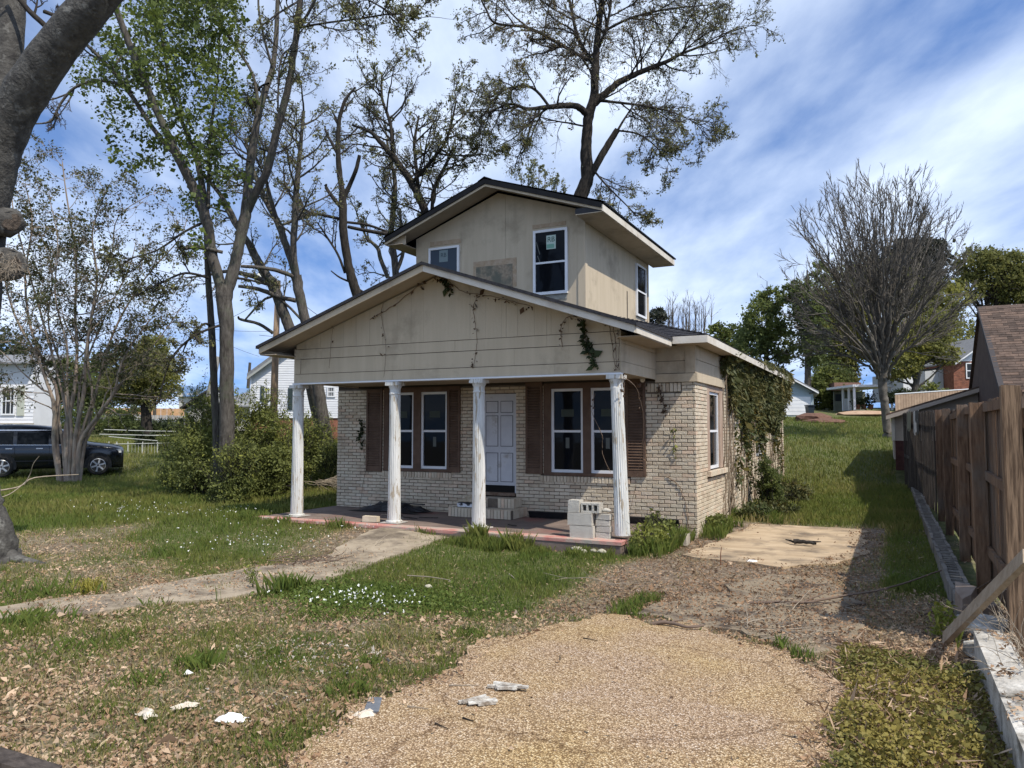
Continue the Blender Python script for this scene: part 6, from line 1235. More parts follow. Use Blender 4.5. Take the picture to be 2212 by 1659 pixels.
o = MB().beam(p0+Vector((0, 0, .03)), p1+(p1-p0)*.06, .115, .045, up=(-.7, -.4, .4)).build('plank', mat('grey_plank', (.26, .20, .135), .85, (.36, .29, .21), 3, stretch=(6, 6, 2), bump=.4)); tag(o, 'grey-brown plank leaning against the near fence post', 'plank')
pl = Plant(401); root = empty('dry_stems', (.85, 6.9, .1), 'tangle of pale dry stems at the foot of the near fence post', 'weeds')
for i in range(46): pl.grow((.86+pl.r.normal(0, .06), 6.9+pl.r.normal(0, .5), .2), (pl.r.normal(-.3, .4), pl.r.normal(-.2, .5), pl.r.uniform(.2, 1)), .42, .0032, 0, [dict(seg=6, wig=.16, up=-.10, n=1, ang=.4, lr=.6, rr=.7, k=3), dict(seg=4, wig=.2, up=-.1, n=0, ang=.4, lr=1, rr=1, k=3)])
pl.wood('stems', M_twigpale, root)
c = Vector((.40, 8.0, 0)); x = rng.normal(c.x, .05, 260); y = rng.normal(c.y, .06, 260); z = rng.uniform(0, .32, 260); root = empty('weed', c, 'bright yellow-green weed left of the leaning plank', 'weed'); leaves('leaves', np.stack([x, y, z], 1), .05, leafmat('lime_leaf', (.20, .22, .04), [(.7, .8, .6), (1, 1, 1), (1.2, 1.1, 1)]), root, up=-.4, asp=.35)
# ================================================================== BUSHES, IVY, VINES
def bush(name, c, blobs, n, size, m, label, seed, cat='bush', group=None, stems=12, cl=30, inner=.3):
    root = empty(name, c, label, cat, group); parts = [(Vector(c)+Vector(o_), r_) for o_, r_ in blobs]; crown('foliage', parts, n, size, m, root, seed, cl=cl, tints=.5, inner=inner, asp=.5)
    pl = Plant(seed); H_ = max(o_[2]+r_[2] for o_, r_ in blobs)
    for i in range(stems):
        o_, r_ = blobs[i % len(blobs)]; e = np.array(c)+np.array(o_)+pl.r.normal(0, .5, 3)*np.array(r_); pl.stem([(Vector(c)+Vector((o_[0]*.4+pl.r.normal(0, .1), o_[1]*.4+pl.r.normal(0, .1), 0)), .025), (Vector((c[0]*.5+e[0]*.5, c[1]*.5+e[1]*.5, c[2]+abs(e[2]-c[2])*.6)), .018), (Vector(e), .006)], 5, 4, branches=dict(n=4, L=.5), cfg=[dict(seg=4, wig=.15, up=.08, n=2, ang=.5, lr=.6, rr=.6, k=3), dict(seg=3, wig=.15, up=.1, n=0, ang=.5, lr=1, rr=1, k=3)])
    if group:
        pl.leaf = []
        for i in range(stems*7):
            o_, r_ = blobs[i % len(blobs)]; q = np.array(c)+np.array(o_)+pl.r.normal(0, .45, 3)*np.array(r_)*np.array([1, 1, .4])+np.array([0, 0, r_[2]*.45]); pl.grow(q, (pl.r.normal(0, .45), pl.r.normal(0, .3), 1), .75, .006, 0, [dict(seg=5, wig=.1, up=.03, n=3, ang=.5, lr=.5, rr=.6, k=3, leaf=16, ls=.03), dict(seg=3, wig=.15, up=.03, n=0, ang=.5, lr=1, rr=1, k=3, leaf=7, ls=.03)])
        leaves('sprigs', pl.leaf, .06, m, root, asp=.38, up=-.2)
    pl.wood('stems', M_barkd, root); return root
GBU = 'unclipped bushes left of the porch'
for (px, py, D, blobs, n, lab, sd) in ((440, 1045, 20.0, [((0, 0, .9), (.95, .8, 1.0)), ((-.7, .2, .45), (.6, .6, .5)), ((.35, .3, 1.7), (.55, .6, .8)), ((-.25, .2, 1.9), (.38, .5, .75)), ((-.55, .1, 1.2), (.35, .4, .6))], 17000, 'tall spiky green bush left of the twin trunks', 61), (385, 1055, 21.5, [((0, 0, .5), (.5, .5, .55)), ((.3, 0, .9), (.45, .5, .5))], 4500, 'smaller bush at the far left of the bush row', 62),
                              (560, 1045, 20.0, [((0, 0, .8), (.85, .7, .85)), ((-.1, .2, 1.7), (.5, .5, .75)), ((-.3, -.1, .5), (.5, .5, .5))], 17000, 'rounded green bush right of the twin trunks', 63), (625, 1030, 21.5, [((0, 0, .6), (.6, .6, .6)), ((.35, .2, .9), (.45, .5, .5))], 6000, 'bush just left of the first porch column', 64),
                              (495, 1078, 18.2, [((0, 0, .35), (.55, .4, .4)), ((.3, 0, .55), (.35, .35, .4))], 3500, 'low growth hiding the foot of the twin trunks', 65), (650, 1000, 25, [((0, 0, 1.1), (.8, .7, .9)), ((.5, .3, .7), (.6, .6, .7))], 6500, 'greener bush behind the first porch column', 66), (700, 1010, 23, [((.2, 0, .4), (.6, .5, .4))], 2500, 'low weeds against the left corner of the brick wall', 67)):
    c = base_pt(px, py, D); bush('bush', c, blobs, int(n*1.7), .055, M_bush, lab, sd, group=GBU, cl=60)
c = base_pt(705, 1040, 21.5); heap(Vector((c.x, c.y, c.z+.25)), 40, 1.3, 'tangle of bare pale branches beside the left brick corner', 306, M_twigpale, .4)
bush('bush', (-2.55, 18.9, g(-2.5, 18.9)), [((0, 0, .6), (.26, .30, .50)), ((.05, .2, .3), (.28, .3, .3)), ((-.05, -.1, .95), (.16, .2, .28))], 7000, .05, M_g1, 'dark green shrub growing against the ivy-hung side wall', 68, cl=26)
bush('bush', (-2.3, 20.6, g(-2.3, 20.6)), [((0, 0, .25), (.5, .8, .28)), ((0, 1.2, .2), (.4, .8, .22))], 2500, .07, M_ivy, 'low reddish weeds behind the dark shrub', 69, cl=20)
bush('bush', (-2.2, 17.2, 0), [((0, 0, .12), (.5, .7, .16)), ((-.3, -.8, .15), (.3, .5, .2))], 2600, .06, M_ivy, 'tangled weeds at the back edge of the tan slab', 70, cl=20, stems=4)
bush('bush', (-2.85, 14.3, 0), [((0, 0, .14), (.14, .5, .18))], 1500, .06, M_bush, 'green weeds at the foot of the brick corner', 71, cl=12, stems=4)
bush('bush', (-3.35, 11.6, .1), [((0, 0, .12), (.28, .5, .2)), ((-.1, .9, .2), (.2, .4, .22))], 1800, .05, M_bush, 'weeds crowding the right end of the porch slab', 72, cl=14, stems=6)
root = empty('ivy', (-2.95, 20.5, 0), 'thick ivy curtain hanging from the eave over the side wall', 'ivy'); r = np.random.default_rng(9); N_ = 42000
yy = r.uniform(15.6, 26.1, N_); top = 3.5+.12*sstep(yy, 17, 24)+.1*vnoise(yy, yy*0, .6, 1); low = 2.45-1.0*vnoise(yy, yy*0, .55, 2)**1.5; low = np.where(yy < 16.3, 2.0+.9*(16.3-yy), low)
zz = top-(top-low)*r.random(N_)**.85; th = .07+.12*sstep(yy, 17, 25)*vnoise(yy, zz, .5, 3)+.10*vnoise(yy, zz, .4, 9); xx = XR+.06+r.random(N_)*th+.12*sstep(zz, 3.2, 3.5)
k = vnoise(yy, zz*.3, .20, 14) > .16+.50*(top-zz)/(top-low+.01); C = np.stack([xx, yy, zz], 1)[k]
tn = np.clip(.12+.5*vnoise(C[:, 1], C[:, 2], .4, 8)+.35*r.random(len(C))+.5*sstep(C[:, 1], 24.5, 26.4)*r.random(len(C)), 0, 1); leaves('foliage', C, .095, M_ivy, root, droop=1.3, asp=.34, tintn=tn)
C = []
for i in range(15):
    y0 = r.uniform(15.8, 26); z0 = r.uniform(.5, 2.0); n = int(260*(2.6-z0)/2); z = r.uniform(z0, 2.6, n); C.append(np.stack([XR+.05+r.random(n)*.1, y0+r.normal(0, .09, n)+.1*np.sin(z*2+i), z], 1))
leaves('hanging_strands', np.concatenate(C), .09, M_ivy, root, droop=.8, asp=.5)
pl = Plant(77)
for i in range(24):
    y0 = r.uniform(15.7, 26); pl.stem([(Vector((XR+.045, y0+r.normal(0, .15), .0)), .016), (Vector((XR+.05, y0+r.normal(0, .08), .9)), .014), (Vector((XR+.05, y0, 1.9)), .012), (Vector((XR+.07, y0+r.normal(0, .1), 3.1)), .01)], 4, 4, rough=1.6, branches=dict(n=7, L=.6, ang=.4, r=.006), cfg=[dict(seg=5, wig=.12, up=.1, n=0, ang=.4, lr=1, rr=1, k=3)], t0=.0)
pl.wood('stems', mat('vine_wood', (.20, .155, .11), .9), root)
# climbing vines on the front of the house
def vine(pts, label, leafn, lm, parent_name, rad=.006, ls=.05, tangle=0):
    P_ = [Vector(q) for q in pts]; root = empty('vine', P_[0], label, 'vine', 'climbing vines on the front of the house'); pl = Plant(len(pts)*7+int(abs(P_[0].x)*100)); out = pl.stem([(q, rad*(1-.4*i/len(P_))) for i, q in enumerate(P_)], 4, 6, rough=1.0)
    pl.wood('stem', mat('vine_stem', (.17, .12, .085), .9), root); C = []
    for i in range(leafn): a = pl.r.integers(0, len(out)-1); q = out[a]+(out[a+1]-out[a])*pl.r.random(); C.append(q+np.array([pl.r.normal(0, .025), -.012-.02*pl.r.random(), pl.r.normal(-.01, .02)]))
    if leafn: leaves('leaves', np.array(C), ls, lm, root, droop=.6, asp=.6)
YG = YP-.016
def gv(px, py): d = at(px, py, 5)-Vector((0, 0, CAMZ)); k = YG/d.y; q = Vector((0, 0, CAMZ))+d*k; return (q.x, q.y, q.z)
def gw(px, py, Y=YF-.035): d = at(px, py, 5)-Vector((0, 0, CAMZ)); k = Y/d.y; q = Vector((0, 0, CAMZ))+d*k; return (q.x, q.y, q.z)
M_deadl = mat('dry_vine_leaf', (.085, .055, .035), .8, tint=[(.6, .6, .6), (1.3, 1.2, 1.1)])
vine([gv(718, 700), gv(716, 740), gv(712, 780), gv(711, 795)], 'thin vine at the left of the porch gable', 8, M_deadl, '', .004)
vine([gv(828, 655), gv(824, 680), gv(832, 730), gv(833, 770), gv(829, 815)], 'second thin vine from the left on the porch gable', 12, M_deadl, '', .004)
vine([gv(1031, 640), gv(1022, 665), gv(1027, 700), gv(1030, 740), gv(1026, 775), gv(1020, 795)], 'dotted dark vine down the middle of the porch gable', 26, M_deadl, '', .006, .055)
vine([gv(800, 690), gv(850, 660), gv(900, 622), gv(940, 600), gv(965, 605), gv(1000, 630), gv(1060, 640), gv(1110, 652), gv(1150, 662)], 'vine running under the porch rake board', 60, M_deadl, '', .007, .06)
vine([gv(955, 605), gv(968, 615), gv(975, 630)], 'green leaf cluster just right of the porch gable peak', 60, M_dark, '', .005, .07)
vine([gv(1255, 690), gv(1262, 720), gv(1268, 745), gv(1280, 770), gv(1288, 790)], 'hanging green vine leaves at the right of the porch gable', 150, M_dark, '', .006, .085)
vine([gv(1215, 750), gv(1212, 710), gv(1225, 685), gv(1250, 688), gv(1265, 710), gv(1266, 735)], 'looping vine left of the hanging green leaves', 30, M_deadl, '', .006, .05)
for k_, xo in enumerate((0, 9, 18)): vine([gv(1316+xo, 700+6*k_), gv(1322+xo*.8, 740), gv(1326+xo*.6, 775), gv(1330+xo*.4, 800)], ('left', 'middle', 'right')[k_]+' pale stem above the leaning column', 6, M_deadl, '', .006)
vine([gw(1345, 812, 11.45), gw(1375, 840, 11.6), gw(1390, 900, 12.2), gw(1388, 960, 12.8), gw(1378, 1020, 13.3), gw(1362, 1100, 13.3)], 'long pale stem arching across the right shutter', 8, M_deadl, '', .006)
vine([gw(1346, 815, 11.45), gw(1348, 850, 11.4), gw(1341, 830, 11.42)], 'curled stem at the top of the leaning column', 4, M_deadl, '', .005)
vine([gw(1285, 850, 11.8), gw(1280, 890, 11.8), gw(1300, 940, 11.8), gw(1302, 980, 11.8), gw(1318, 1020, 11.8)], 'dead twining stem before the second right window', 10, M_deadl, '', .005)
vine([gw(1424, 832), gw(1428, 860), gw(1440, 890)], 'brown clinging vine under the soldier bricks', 50, M_deadl, '', .007, .06)
vine([gw(1455, 925), gw(1457, 960), gw(1460, 990)], 'green sprig on the sunlit front brick', 22, M_bush, '', .004, .05)
vine([gw(1440, 1030), gw(1462, 1045), gw(1476, 1070), gw(1484, 1110), gw(1486, 1150)], 'arched bare vine near the brick corner', 0, M_deadl, '', .008)
vine([gw(776, 905), gw(784, 920), gw(780, 935), gw(775, 945), gw(782, 960)], 'green ivy sprig left of the left shutter', 90, M_dark, '', .005, .07)
vine([gw(777, 1095), gw(785, 1040), gw(790, 1005), gw(782, 960)], 'thin bare vine climbing the left brick wall', 0, M_deadl, '', .005)
# light fittings under the eave
for i, (px, py) in enumerate(((1388, 826), (1380, 838))):
    q = Vector(gw(px, py, 13.30)); o = MB().lathe(q, [(.02, 0), (.045, .03), (.05, .07), (.02, .10)], 10).build('flood_lamp', M_fascia if i == 0 else M_brown, smooth=True); tag(o, ('upper white', 'lower brown')[i]+' round flood lamp under the porch corner', 'lamp')
# ================================================================== BACKGROUND
M_wsid = mat('white_clapboard', (.68, .69, .71), .6, (.62, .63, .65), 2); M_grn = mat('dark_green_shutter', (.03, .045, .045), .6); M_rbrick = mat('red_brick', (.20, .085, .055), .9, (.28, .13, .09), 6, tint=[(.7, .7, .7), (1.2, 1.1, 1.0)]); M_groof = mat('grey_shingle', (.16, .165, .175), .9, (.21, .215, .22), 6); M_blue = mat('blue_metal_roof', (.12, .20, .33), .5, (.15, .24, .38), 1); M_gwin = glass('far_window_glass', (.03, .035, .04), .2)
M_tanroof = mat('brown_shingle', (.072, .050, .038), .95, (.12, .085, .066), 7, bump=.5, bscale=60, tint=[(.62, .62, .62), (1, 1, 1), (1.4, 1.35, 1.3)])
def sidewall(mb, x0, x1, z0, z1, step, T, top=None, lip=.018):
    z = z0
    while z < z1-.01:
        zt = min(z+step, z1); a, b = x0, x1
        if top: a, b = top(zt, x0, x1)
        if b-a > .1:
            mb.v += [T(a, lip, z), T(b, lip, z), T(b, 0, zt), T(a, 0, zt), T(a, 0, z), T(b, 0, z)]; mb.t += [.5]*6; n = len(mb.v)-6; mb.f += [(n, n+1, n+2, n+3), (n, n+4, n+5, n+1)]
        z = zt
def fwin(par, T, x0, x1, z0, z1, shut=None, m=M_white, grid=1, sm=M_grn):
    mb = MB(T); f = .07; mb.box(x0, x1, .02, .07, z0, z0+f).box(x0, x1, .02, .07, z1-f, z1).box(x0, x0+f, .02, .07, z0+f, z1-f).box(x1-f, x1, .02, .07, z0+f, z1-f); w = mb.build('window', m, par)
    MB(T).box(x0+f, x1-f, .025, .04, z0+f, z1-f).build('pane', M_gwin, w); zm = (z0+z1)/2; MB(T).box(x0+f, x1-f, .041, .06, zm-.03, zm+.03).build('sash_rail', m, w)
    for i in range(grid): xx = x0+(x1-x0)*(i+1)/(grid+1); MB(T).box(xx-.015, xx+.015, .041, .052, z0+f, z1-f).build('muntin', m, w)
    if shut:
        for s in shut: MB(T).box(s[0], s[1], .02, .06, z0-.02, z1+.02).build('shutter', sm, par)
# -- white house behind the bushes. local x right, out = towards the viewer
D = 42; k = D/1646; O = at(541, 903, D); T = YT((O.x, O.y, 0), YAW); zb = O.z
def lx(px): return (px-541)*k
def lz(py): return CAMZ-(py-925)*k
hs = empty('white_house', (O.x, O.y, zb-2.4), 'white clapboard house with dark shutters behind the utility pole', 'house')
mb = MB(T); mb.prism([(0, lz(903)), (lx(760), lz(903)), (lx(760), lz(740)), (lx(700), lz(690)), (0, lz(812))], -6, 0); mb.build('wall', M_wsid, hs)
mb = MB(T); rk = lambda z, a, b: (max(a, (z-lz(812))/((lz(690)-lz(812))/lx(700)) if z > lz(812) else a), b); sidewall(mb, .0, lx(755), lz(903), lz(700), .13, T, rk); mb.build('clapboards', M_wsid, hs, kind='stuff')
MB(T).prism([(-.12, lz(815)), (lx(702), lz(690)), (lx(702), lz(683)), (-.12, lz(807))], -6.2, .35).build('roof', M_groof, hs)
MB(T).prism([(-.14, lz(821)), (lx(702), lz(697)), (lx(702), lz(691)), (-.14, lz(815.5))], .3, .36).build('rake_board', mat('grey_trim', (.32, .33, .31), .8), hs)
MB(T).box(0.02, lx(760), -5.9, -.05, lz(1030), lz(903.5)).build('brick_base', M_rbrick, hs); MB(T).box(-.03, .06, .019, .05, lz(903), lz(815)).build('corner_board', M_white, hs)
fwin(hs, T, lx(571), lx(583), lz(866), lz(835), ((lx(562), lx(569)), (lx(592), lx(600))), grid=1); fwin(hs, T, lx(633), lx(650), lz(885), lz(838), ((lx(622), lx(631)),)); fwin(hs, T, lx(706), lx(724), lz(858), lz(835), grid=3)
# -- grey roofs between
D = 50; k = D/1646; O = at(470, 900, D); T = YT((O.x, O.y, 0), YAW); lx = lambda px: (px-470)*k; lz = lambda py: CAMZ-(py-925)*k
h2 = empty('grey_roof_house', (O.x, O.y, 1.5), 'low house with a long grey roof left of the white clapboard house', 'house')
MB(T).box(lx(420), lx(545), -7, 0, lz(930), lz(872)).build('wall', mat('cream_wall', (.5, .49, .46), .8), h2)
MB(T).solid([T(lx(452), .5, lz(880)), T(lx(556), .5, lz(880)), T(lx(556), .5, lz(877)), T(lx(452), .5, lz(877))], [T(lx(455), -7, lz(838)), T(lx(556), -7, lz(838)), T(lx(556), -7, lz(835)), T(lx(455), -7, lz(835))]).build('roof', M_groof, h2)
MB(T).prism([(lx(398), lz(884)), (lx(462), lz(842)), (lx(462), lz(838)), (lx(398), lz(880))], -3, .7).build('carport_roof', mat('dark_trim', (.05, .045, .045), .8), h2)
MB(T).prism([(lx(402), lz(930)), (lx(460), lz(930)), (lx(460), lz(847)), (lx(402), lz(886))], -2.8, .3).build('gable_wall', mat('cream_wall', (.5, .49, .46)), h2)
D = 85; k = D/1646; O = at(410, 880, D); T = YT((O.x, O.y, 0), YAW); lx = lambda px: (px-410)*k; lz = lambda py: CAMZ-(py-925)*k
h3 = empty('blue_roof_house', (O.x, O.y, 2), 'far cream house with blue gabled metal roof', 'house')
MB(T).box(lx(386), lx(440), -6, 0, lz(925), lz(850)).build('wall', mat('cream_wall', (.5, .49, .46)), h3)
for (x0, xm, x1, n0) in ((381, 394, 406, .3), (419, 428, 440, .2)):
    MB(T).prism([(lx(x0+2), lz(857)), (lx(xm), lz(834)), (lx(x1-2), lz(857))], -3, n0).build('gable', mat('cream_wall', (.5, .49, .46)), h3)
    MB(T).solid([T(lx(x0), n0+.2, lz(858)), T(lx(xm), n0+.2, lz(832)), T(lx(x1), n0+.2, lz(858)), T(lx(xm), n0+.2, lz(835.5))], [T(lx(x0), -3, lz(858)), T(lx(xm), -3, lz(832)), T(lx(x1), -3, lz(858)), T(lx(xm), -3, lz(835.5))]).build('gable_roof', M_blue, h3)
MB(T).solid([T(lx(398), .4, lz(857)), T(lx(436), .4, lz(857)), T(lx(436), .4, lz(855)), T(lx(398), .4, lz(855))], [T(lx(394), -4, lz(831)), T(lx(430), -4, lz(831)), T(lx(430), -4, lz(830)), T(lx(394), -4, lz(830))]).build('roof', M_blue, h3)
MB(T).solid([T(lx(436), -.5, lz(856)), T(lx(540), -.5, lz(856)), T(lx(540), -.5, lz(854)), T(lx(436), -.5, lz(854))], [T(lx(436), -5, lz(833)), T(lx(540), -5, lz(836)), T(lx(540), -5, lz(835)), T(lx(436), -5, lz(832))]).build('roof', M_blue, h3)
for (x0, x1, y0, y1) in ((394, 398, 858, 848), (395, 398, 875, 868)): fwin(h3, T, lx(x0), lx(x1), lz(y0), lz(y1), grid=0, m=M_grn)
# -- white house at the left edge
D = 34; k = D/1646; O = at(0, 905, D); T = YT((O.x, O.y, 0), YAW); lx = lambda px: px*k; lz = lambda py: CAMZ-(py-925)*k
h4 = empty('white_house', (O.x, O.y, .6), 'white sided house with pale shutters behind the crepe myrtle', 'house')
MB(T).box(lx(-150), lx(72), -1.6, 0, lz(960), lz(785)).build('wall', M_wsid, h4); mb = MB(T); sidewall(mb, lx(-150), lx(72), lz(930), lz(786), .16, T); mb.build('clapboards', M_wsid, h4, kind='stuff')
MB(T).solid([T(lx(-160), .5, lz(787)), T(lx(78), .5, lz(787)), T(lx(78), .5, lz(784)), T(lx(-160), .5, lz(784))], [T(lx(-160), -4, lz(750)), T(lx(50), -4, lz(750)), T(lx(50), -4, lz(747)), T(lx(-160), -4, lz(747))]).build('roof', M_groof, h4)
fwin(h4, T, lx(3), lx(33), lz(897), lz(835), ((lx(37), lx(52)),), sm=mat('pale_shutter', (.42, .44, .37), .7), grid=2); MB(T).box(lx(-150), lx(74), .0, .3, lz(920), lz(914)).build('porch_edge', M_conc, h4)
# -- grey picket fence with orange building behind
D = 60; k = D/1646; pf = empty('picket_fence', at(370, 915, D), 'long pale grey board fence across the far left yard', 'fence'); O = at(210, 920, D); T = YT((O.x, O.y, 0), YAW); lx = lambda px: (px-210)*k; lz = lambda py: CAMZ-(py-925)*k
n = 0; x_ = lx(110)
while x_ < lx(450):
    f = max(0, x_/lx(450)); MB(T).box(x_, x_+.13, 0, .03, lz(929), lz(893+7*f+random.uniform(-.5, .5)), random.random()).build('picket', mat('grey_picket', (.30, .29, .28), .9, (.38, .37, .35), 5, tint=[(.8, .8, .8), (1.15, 1.15, 1.15)]), pf); x_ += .16
MB(T).box(lx(110), lx(450), -.05, -.002, lz(910), lz(907)).build('rail', mat('grey_picket', (.3, .29, .28)), pf)
ob = empty('orange_fence', at(300, 890, 66), 'warm orange-tan plank fence rising behind the grey board fence', 'fence'); D = 66; k = D/1646; O = at(215, 920, D); T = YT((O.x, O.y, 0), YAW); lx = lambda px: (px-215)*k; lz = lambda py: CAMZ-(py-925)*k; x_ = 0
while x_ < lx(415):
    MB(T).box(x_, x_+.5, 0, .03, lz(905), lz(881+2*x_/lx(415)), random.random()).build('board', mat('orange_board', (.45, .26, .13), .85, (.55, .34, .19), 4, tint=[(.9, .9, .9), (1.1, 1.1, 1.1)]), ob); x_ += .53
# hedge and lawn bits there
for (px, py, D, w, hgt, lab, sd) in ((300, 935, 52, 3.2, .5, 'clipped dark hedge before the grey board fence', 81), (380, 937, 50, 2.2, .45, 'right half of the dark hedge near the slanting pole', 82)):
    c = base_pt(px, py, D); bush('hedge', c, [((dx*ca, dx*sa, hgt), (w*.35, .5, hgt)) for dx in np.linspace(-w, w, 6)], 5000, .14, M_dark, lab, sd, 'hedge', stems=2)
for (px, D, hh, lab, sd) in ((303, 36, .85, 'small cone-shaped evergreen in the far left lawn', 83), (328, 36.5, .6, 'tiny evergreen right of the cone-shaped one', 84), (437, 44, .8, 'dark round shrub by the slanting pole', 85)):
    c = base_pt(px, 960, D); bush('shrub', c, [((0, 0, hh*.5), (.28, .28, hh*.5)), ((0, 0, hh*.9), (.16, .16, hh*.3))], 1800, .08, M_dark, lab, sd, 'shrub', stems=3, cl=14)
c = base_pt(170, 935, 50); bush('hedge', c, [((dx*ca, dx*sa, .9), (1.3, .8, 1.1)) for dx in (-3, -1.2, .6, 2.2, 3.6)], 9000, .16, M_g1, 'taller green hedge seen between the crepe myrtle trunks', 86, 'hedge', stems=4)
# chain-link style fence
cf = empty('wire_fence', at(400, 970, 33), 'low metal wire fence crossing the left lawn', 'fence'); M_wire = mat('galvanised', (.45, .46, .42), .5); D = 33
for (x0, y0, x1, y1) in ((215, 960, 480, 954), (215, 938, 430, 942), (225, 928, 380, 932), (235, 943, 340, 952)): MB().tube([at(x0, y0, D), at((x0+x1)/2, (y0+y1)/2+.5, D), at(x1, y1, D)], .018, 5).build('top_rail', M_wire, cf)
for x0 in (235, 252, 276, 308, 340, 372, 405, 433, 455, 480):
    b = base_pt(x0, 970, D); MB().tube([b, Vector((b.x, b.y, at(x0, 955, D).z+.02))], .022, 5).build('post', M_wire, cf)
for x0 in range(278, 433, 7):
    b = base_pt(x0, 970, D); MB().tube([b, Vector((b.x, b.y, at(x0, 958, D).z))], .007, 4).build('upright', M_wire, cf)
MB().tube([base_pt(503, 985, 31), at(503, 905, 31)], .03, 6).build('white_pole', M_white); tag(bpy.data.objects['white_pole'], 'thin white pole at the right end of the wire fence', 'pole')
b = base_pt(396, 985, 29.5); o = MB().lathe(b, [(.16, 0), (.17, .3), (.16, .62), (.05, .68)], 10).build('stump', mat('grey_stump', (.12, .115, .11), .9, (.17, .16, .15), 6)); tag(o, 'short dark grey stump in the far left lawn', 'stump')
o = MB().tube([base_pt(432, 955, 47)-Vector((0, 0, .3)), at(470, 770, 47)], [.24, .17], 8).build('leaning_pole', mat('grey_pole', (.26, .25, .22), .9, (.34, .33, .3), 3)); tag(o, 'slanting grey utility pole beside the rounded yellow-green tree', 'utility pole')
o = MB().tube([base_pt(334, 935, 62)-Vector((0, 0, .3)), at(334, 800, 62)], [.14, .1], 8).build('far_pole', mat('dark_pole', (.07, .06, .05), .9)); tag(o, 'dark upright utility pole behind the grey board fence', 'utility pole')
o = MB().tube([base_pt(533, 900, 95)-Vector((0, 0, 3)), at(534, 862, 95), at(540, 783, 95)], [.24, .22, .16], 8).build('far_pole', mat('dark_pole', (.07, .06, .05))); tag(o, 'thin far utility pole right of the twin trunks', 'utility pole')
# -- utility pole with lamp
D = 31; b = base_pt(588, 985, D); up = empty('street_light', b, 'wooden utility pole with a white arm lamp behind the porch eave', 'street light')
MB().tube([b-Vector((0, 0, .3)), b.lerp(at(600, 600, D), .5), at(601, 606, D)], [.17, .14, .10], 10).build('pole', mat('pole_wood', (.20, .135, .085), .9, (.27, .20, .14), 5, stretch=(3, 3, .4)), up, smooth=True)
arm = MB().tube([at(596, 604, D), at(585, 596, D-.1), at(572, 594, D-.2), at(564, 597, D-.3)], .022, 6).build('arm', M_white, up, smooth=True)
hp = at(559, 612, D-.35); MB().lathe(hp, [(.10, 0), (.16, .05), (.175, .16), (.15, .22), (.10, .24), (.06, .36), (.03, .42)], 14).build('lamp_head', mat('lamp_housing', (.5, .52, .46), .4), up, smooth=True)
MB().lathe(hp-Vector((0, 0, .05)), [(.05, 0), (.09, .03), (.10, .05)], 12).build('lamp_lens', mat('lamp_lens', (.6, .6, .5), .2), up, smooth=True)
def wire(pts, label, r=.012):
    P_ = [Vector(q) for q in pts]; out = []
    for a, b_ in zip(P_, P_[1:]):
        for i in range(12): t_ = i/12; q = a.lerp(b_, t_); q.z -= 4*t_*(1-t_)*(b_-a).length*.012; out.append(q)
    out.append(P_[-1]); o = MB().tube(out, r, 4, cap=False).build('overhead_wire', M_black); tag(o, label, 'wire', 'overhead wires in the left sky')
wire([at(2, 600, 14), at(330, 720, 30), at(601, 825, 60)] if False else [at(-60, 460, 22), at(440, 608, 31)], 'overhead wire slanting down behind the crepe myrtle')
wire([at(330, 660, 40), at(560, 770, 60)], 'short diagonal wire left of the twin trunks'); wire([at(380, 702, 46), at(601, 715, 60)], 'upper level wire running into the porch eave'); wire([at(560, 724, 46), at(760, 735, 46)], 'lower level wire beside the twin trunks'); wire([at(600, 625, 31), at(460, 700, 45)], 'wire from the lamp pole down to the slanting pole')
wire([at(500, 862, 95), at(590, 850, 95)], 'far wire across the thin utility pole'); wire([at(653, 655, 30), at(720, 700, 26)], 'short wire meeting the porch roof edge')
# ================================================================== RIGHT SIDE
# -- shed
D = 27.6; shd = empty('shed', (1.5, 27.6, .8), 'tan lap-sided shed with a low sloping roof at the end of the fence', 'shed'); T = FT(27.6); M_lap = mat('tan_lap_siding', (.42, .36, .30), .7, (.36, .31, .26), 2)
x0s = .16; MB(T).prism([(x0s, .9), (3.6, .9), (3.6, 3.40), (x0s, 2.34)], -5, -.001).build('wall', M_lap, shd)
mb = MB(T); sidewall(mb, x0s, 3.6, 1.5, 2.36, .11, T); sidewall(mb, x0s+.2, 3.6, 2.36, 3.3, .11, T, lambda z, a, b: (max(a, x0s+(z-2.30)/.31), b)); mb.build('siding', M_lap, shd, kind='stuff')
MB(T).box(x0s+.05, 3.5, -.1, .0+.02, .55, 1.5).build('brick_base', mat('dark_red_brick', (.05, .02, .02), .9, (.08, .035, .03), 8), shd)
MB(T).solid([T(x0s-.2, .35, 2.36), T(3.7, .35, 3.56), T(3.7, .35, 3.50), T(x0s-.2, .35, 2.30)], [T(x0s-.2, -5, 2.36), T(3.7, -5, 3.56), T(3.7, -5, 3.50), T(x0s-.2, -5, 2.30)]).build('roof', M_tanroof, shd)
MB(T).solid([T(x0s-.2, .37, 2.30), T(3.7, .37, 3.50), T(3.7, .37, 3.38), T(x0s-.2, .37, 2.18)], [T(x0s-.2, .33, 2.30), T(3.7, .33, 3.50), T(3.7, .33, 3.38), T(x0s-.2, .33, 2.18)]).build('rake_board', M_lap, shd)
MB(T).box(x0s-.05, x0s+.05, .02, .05, 1.5, 2.3).build('corner_board', M_fascia, shd)
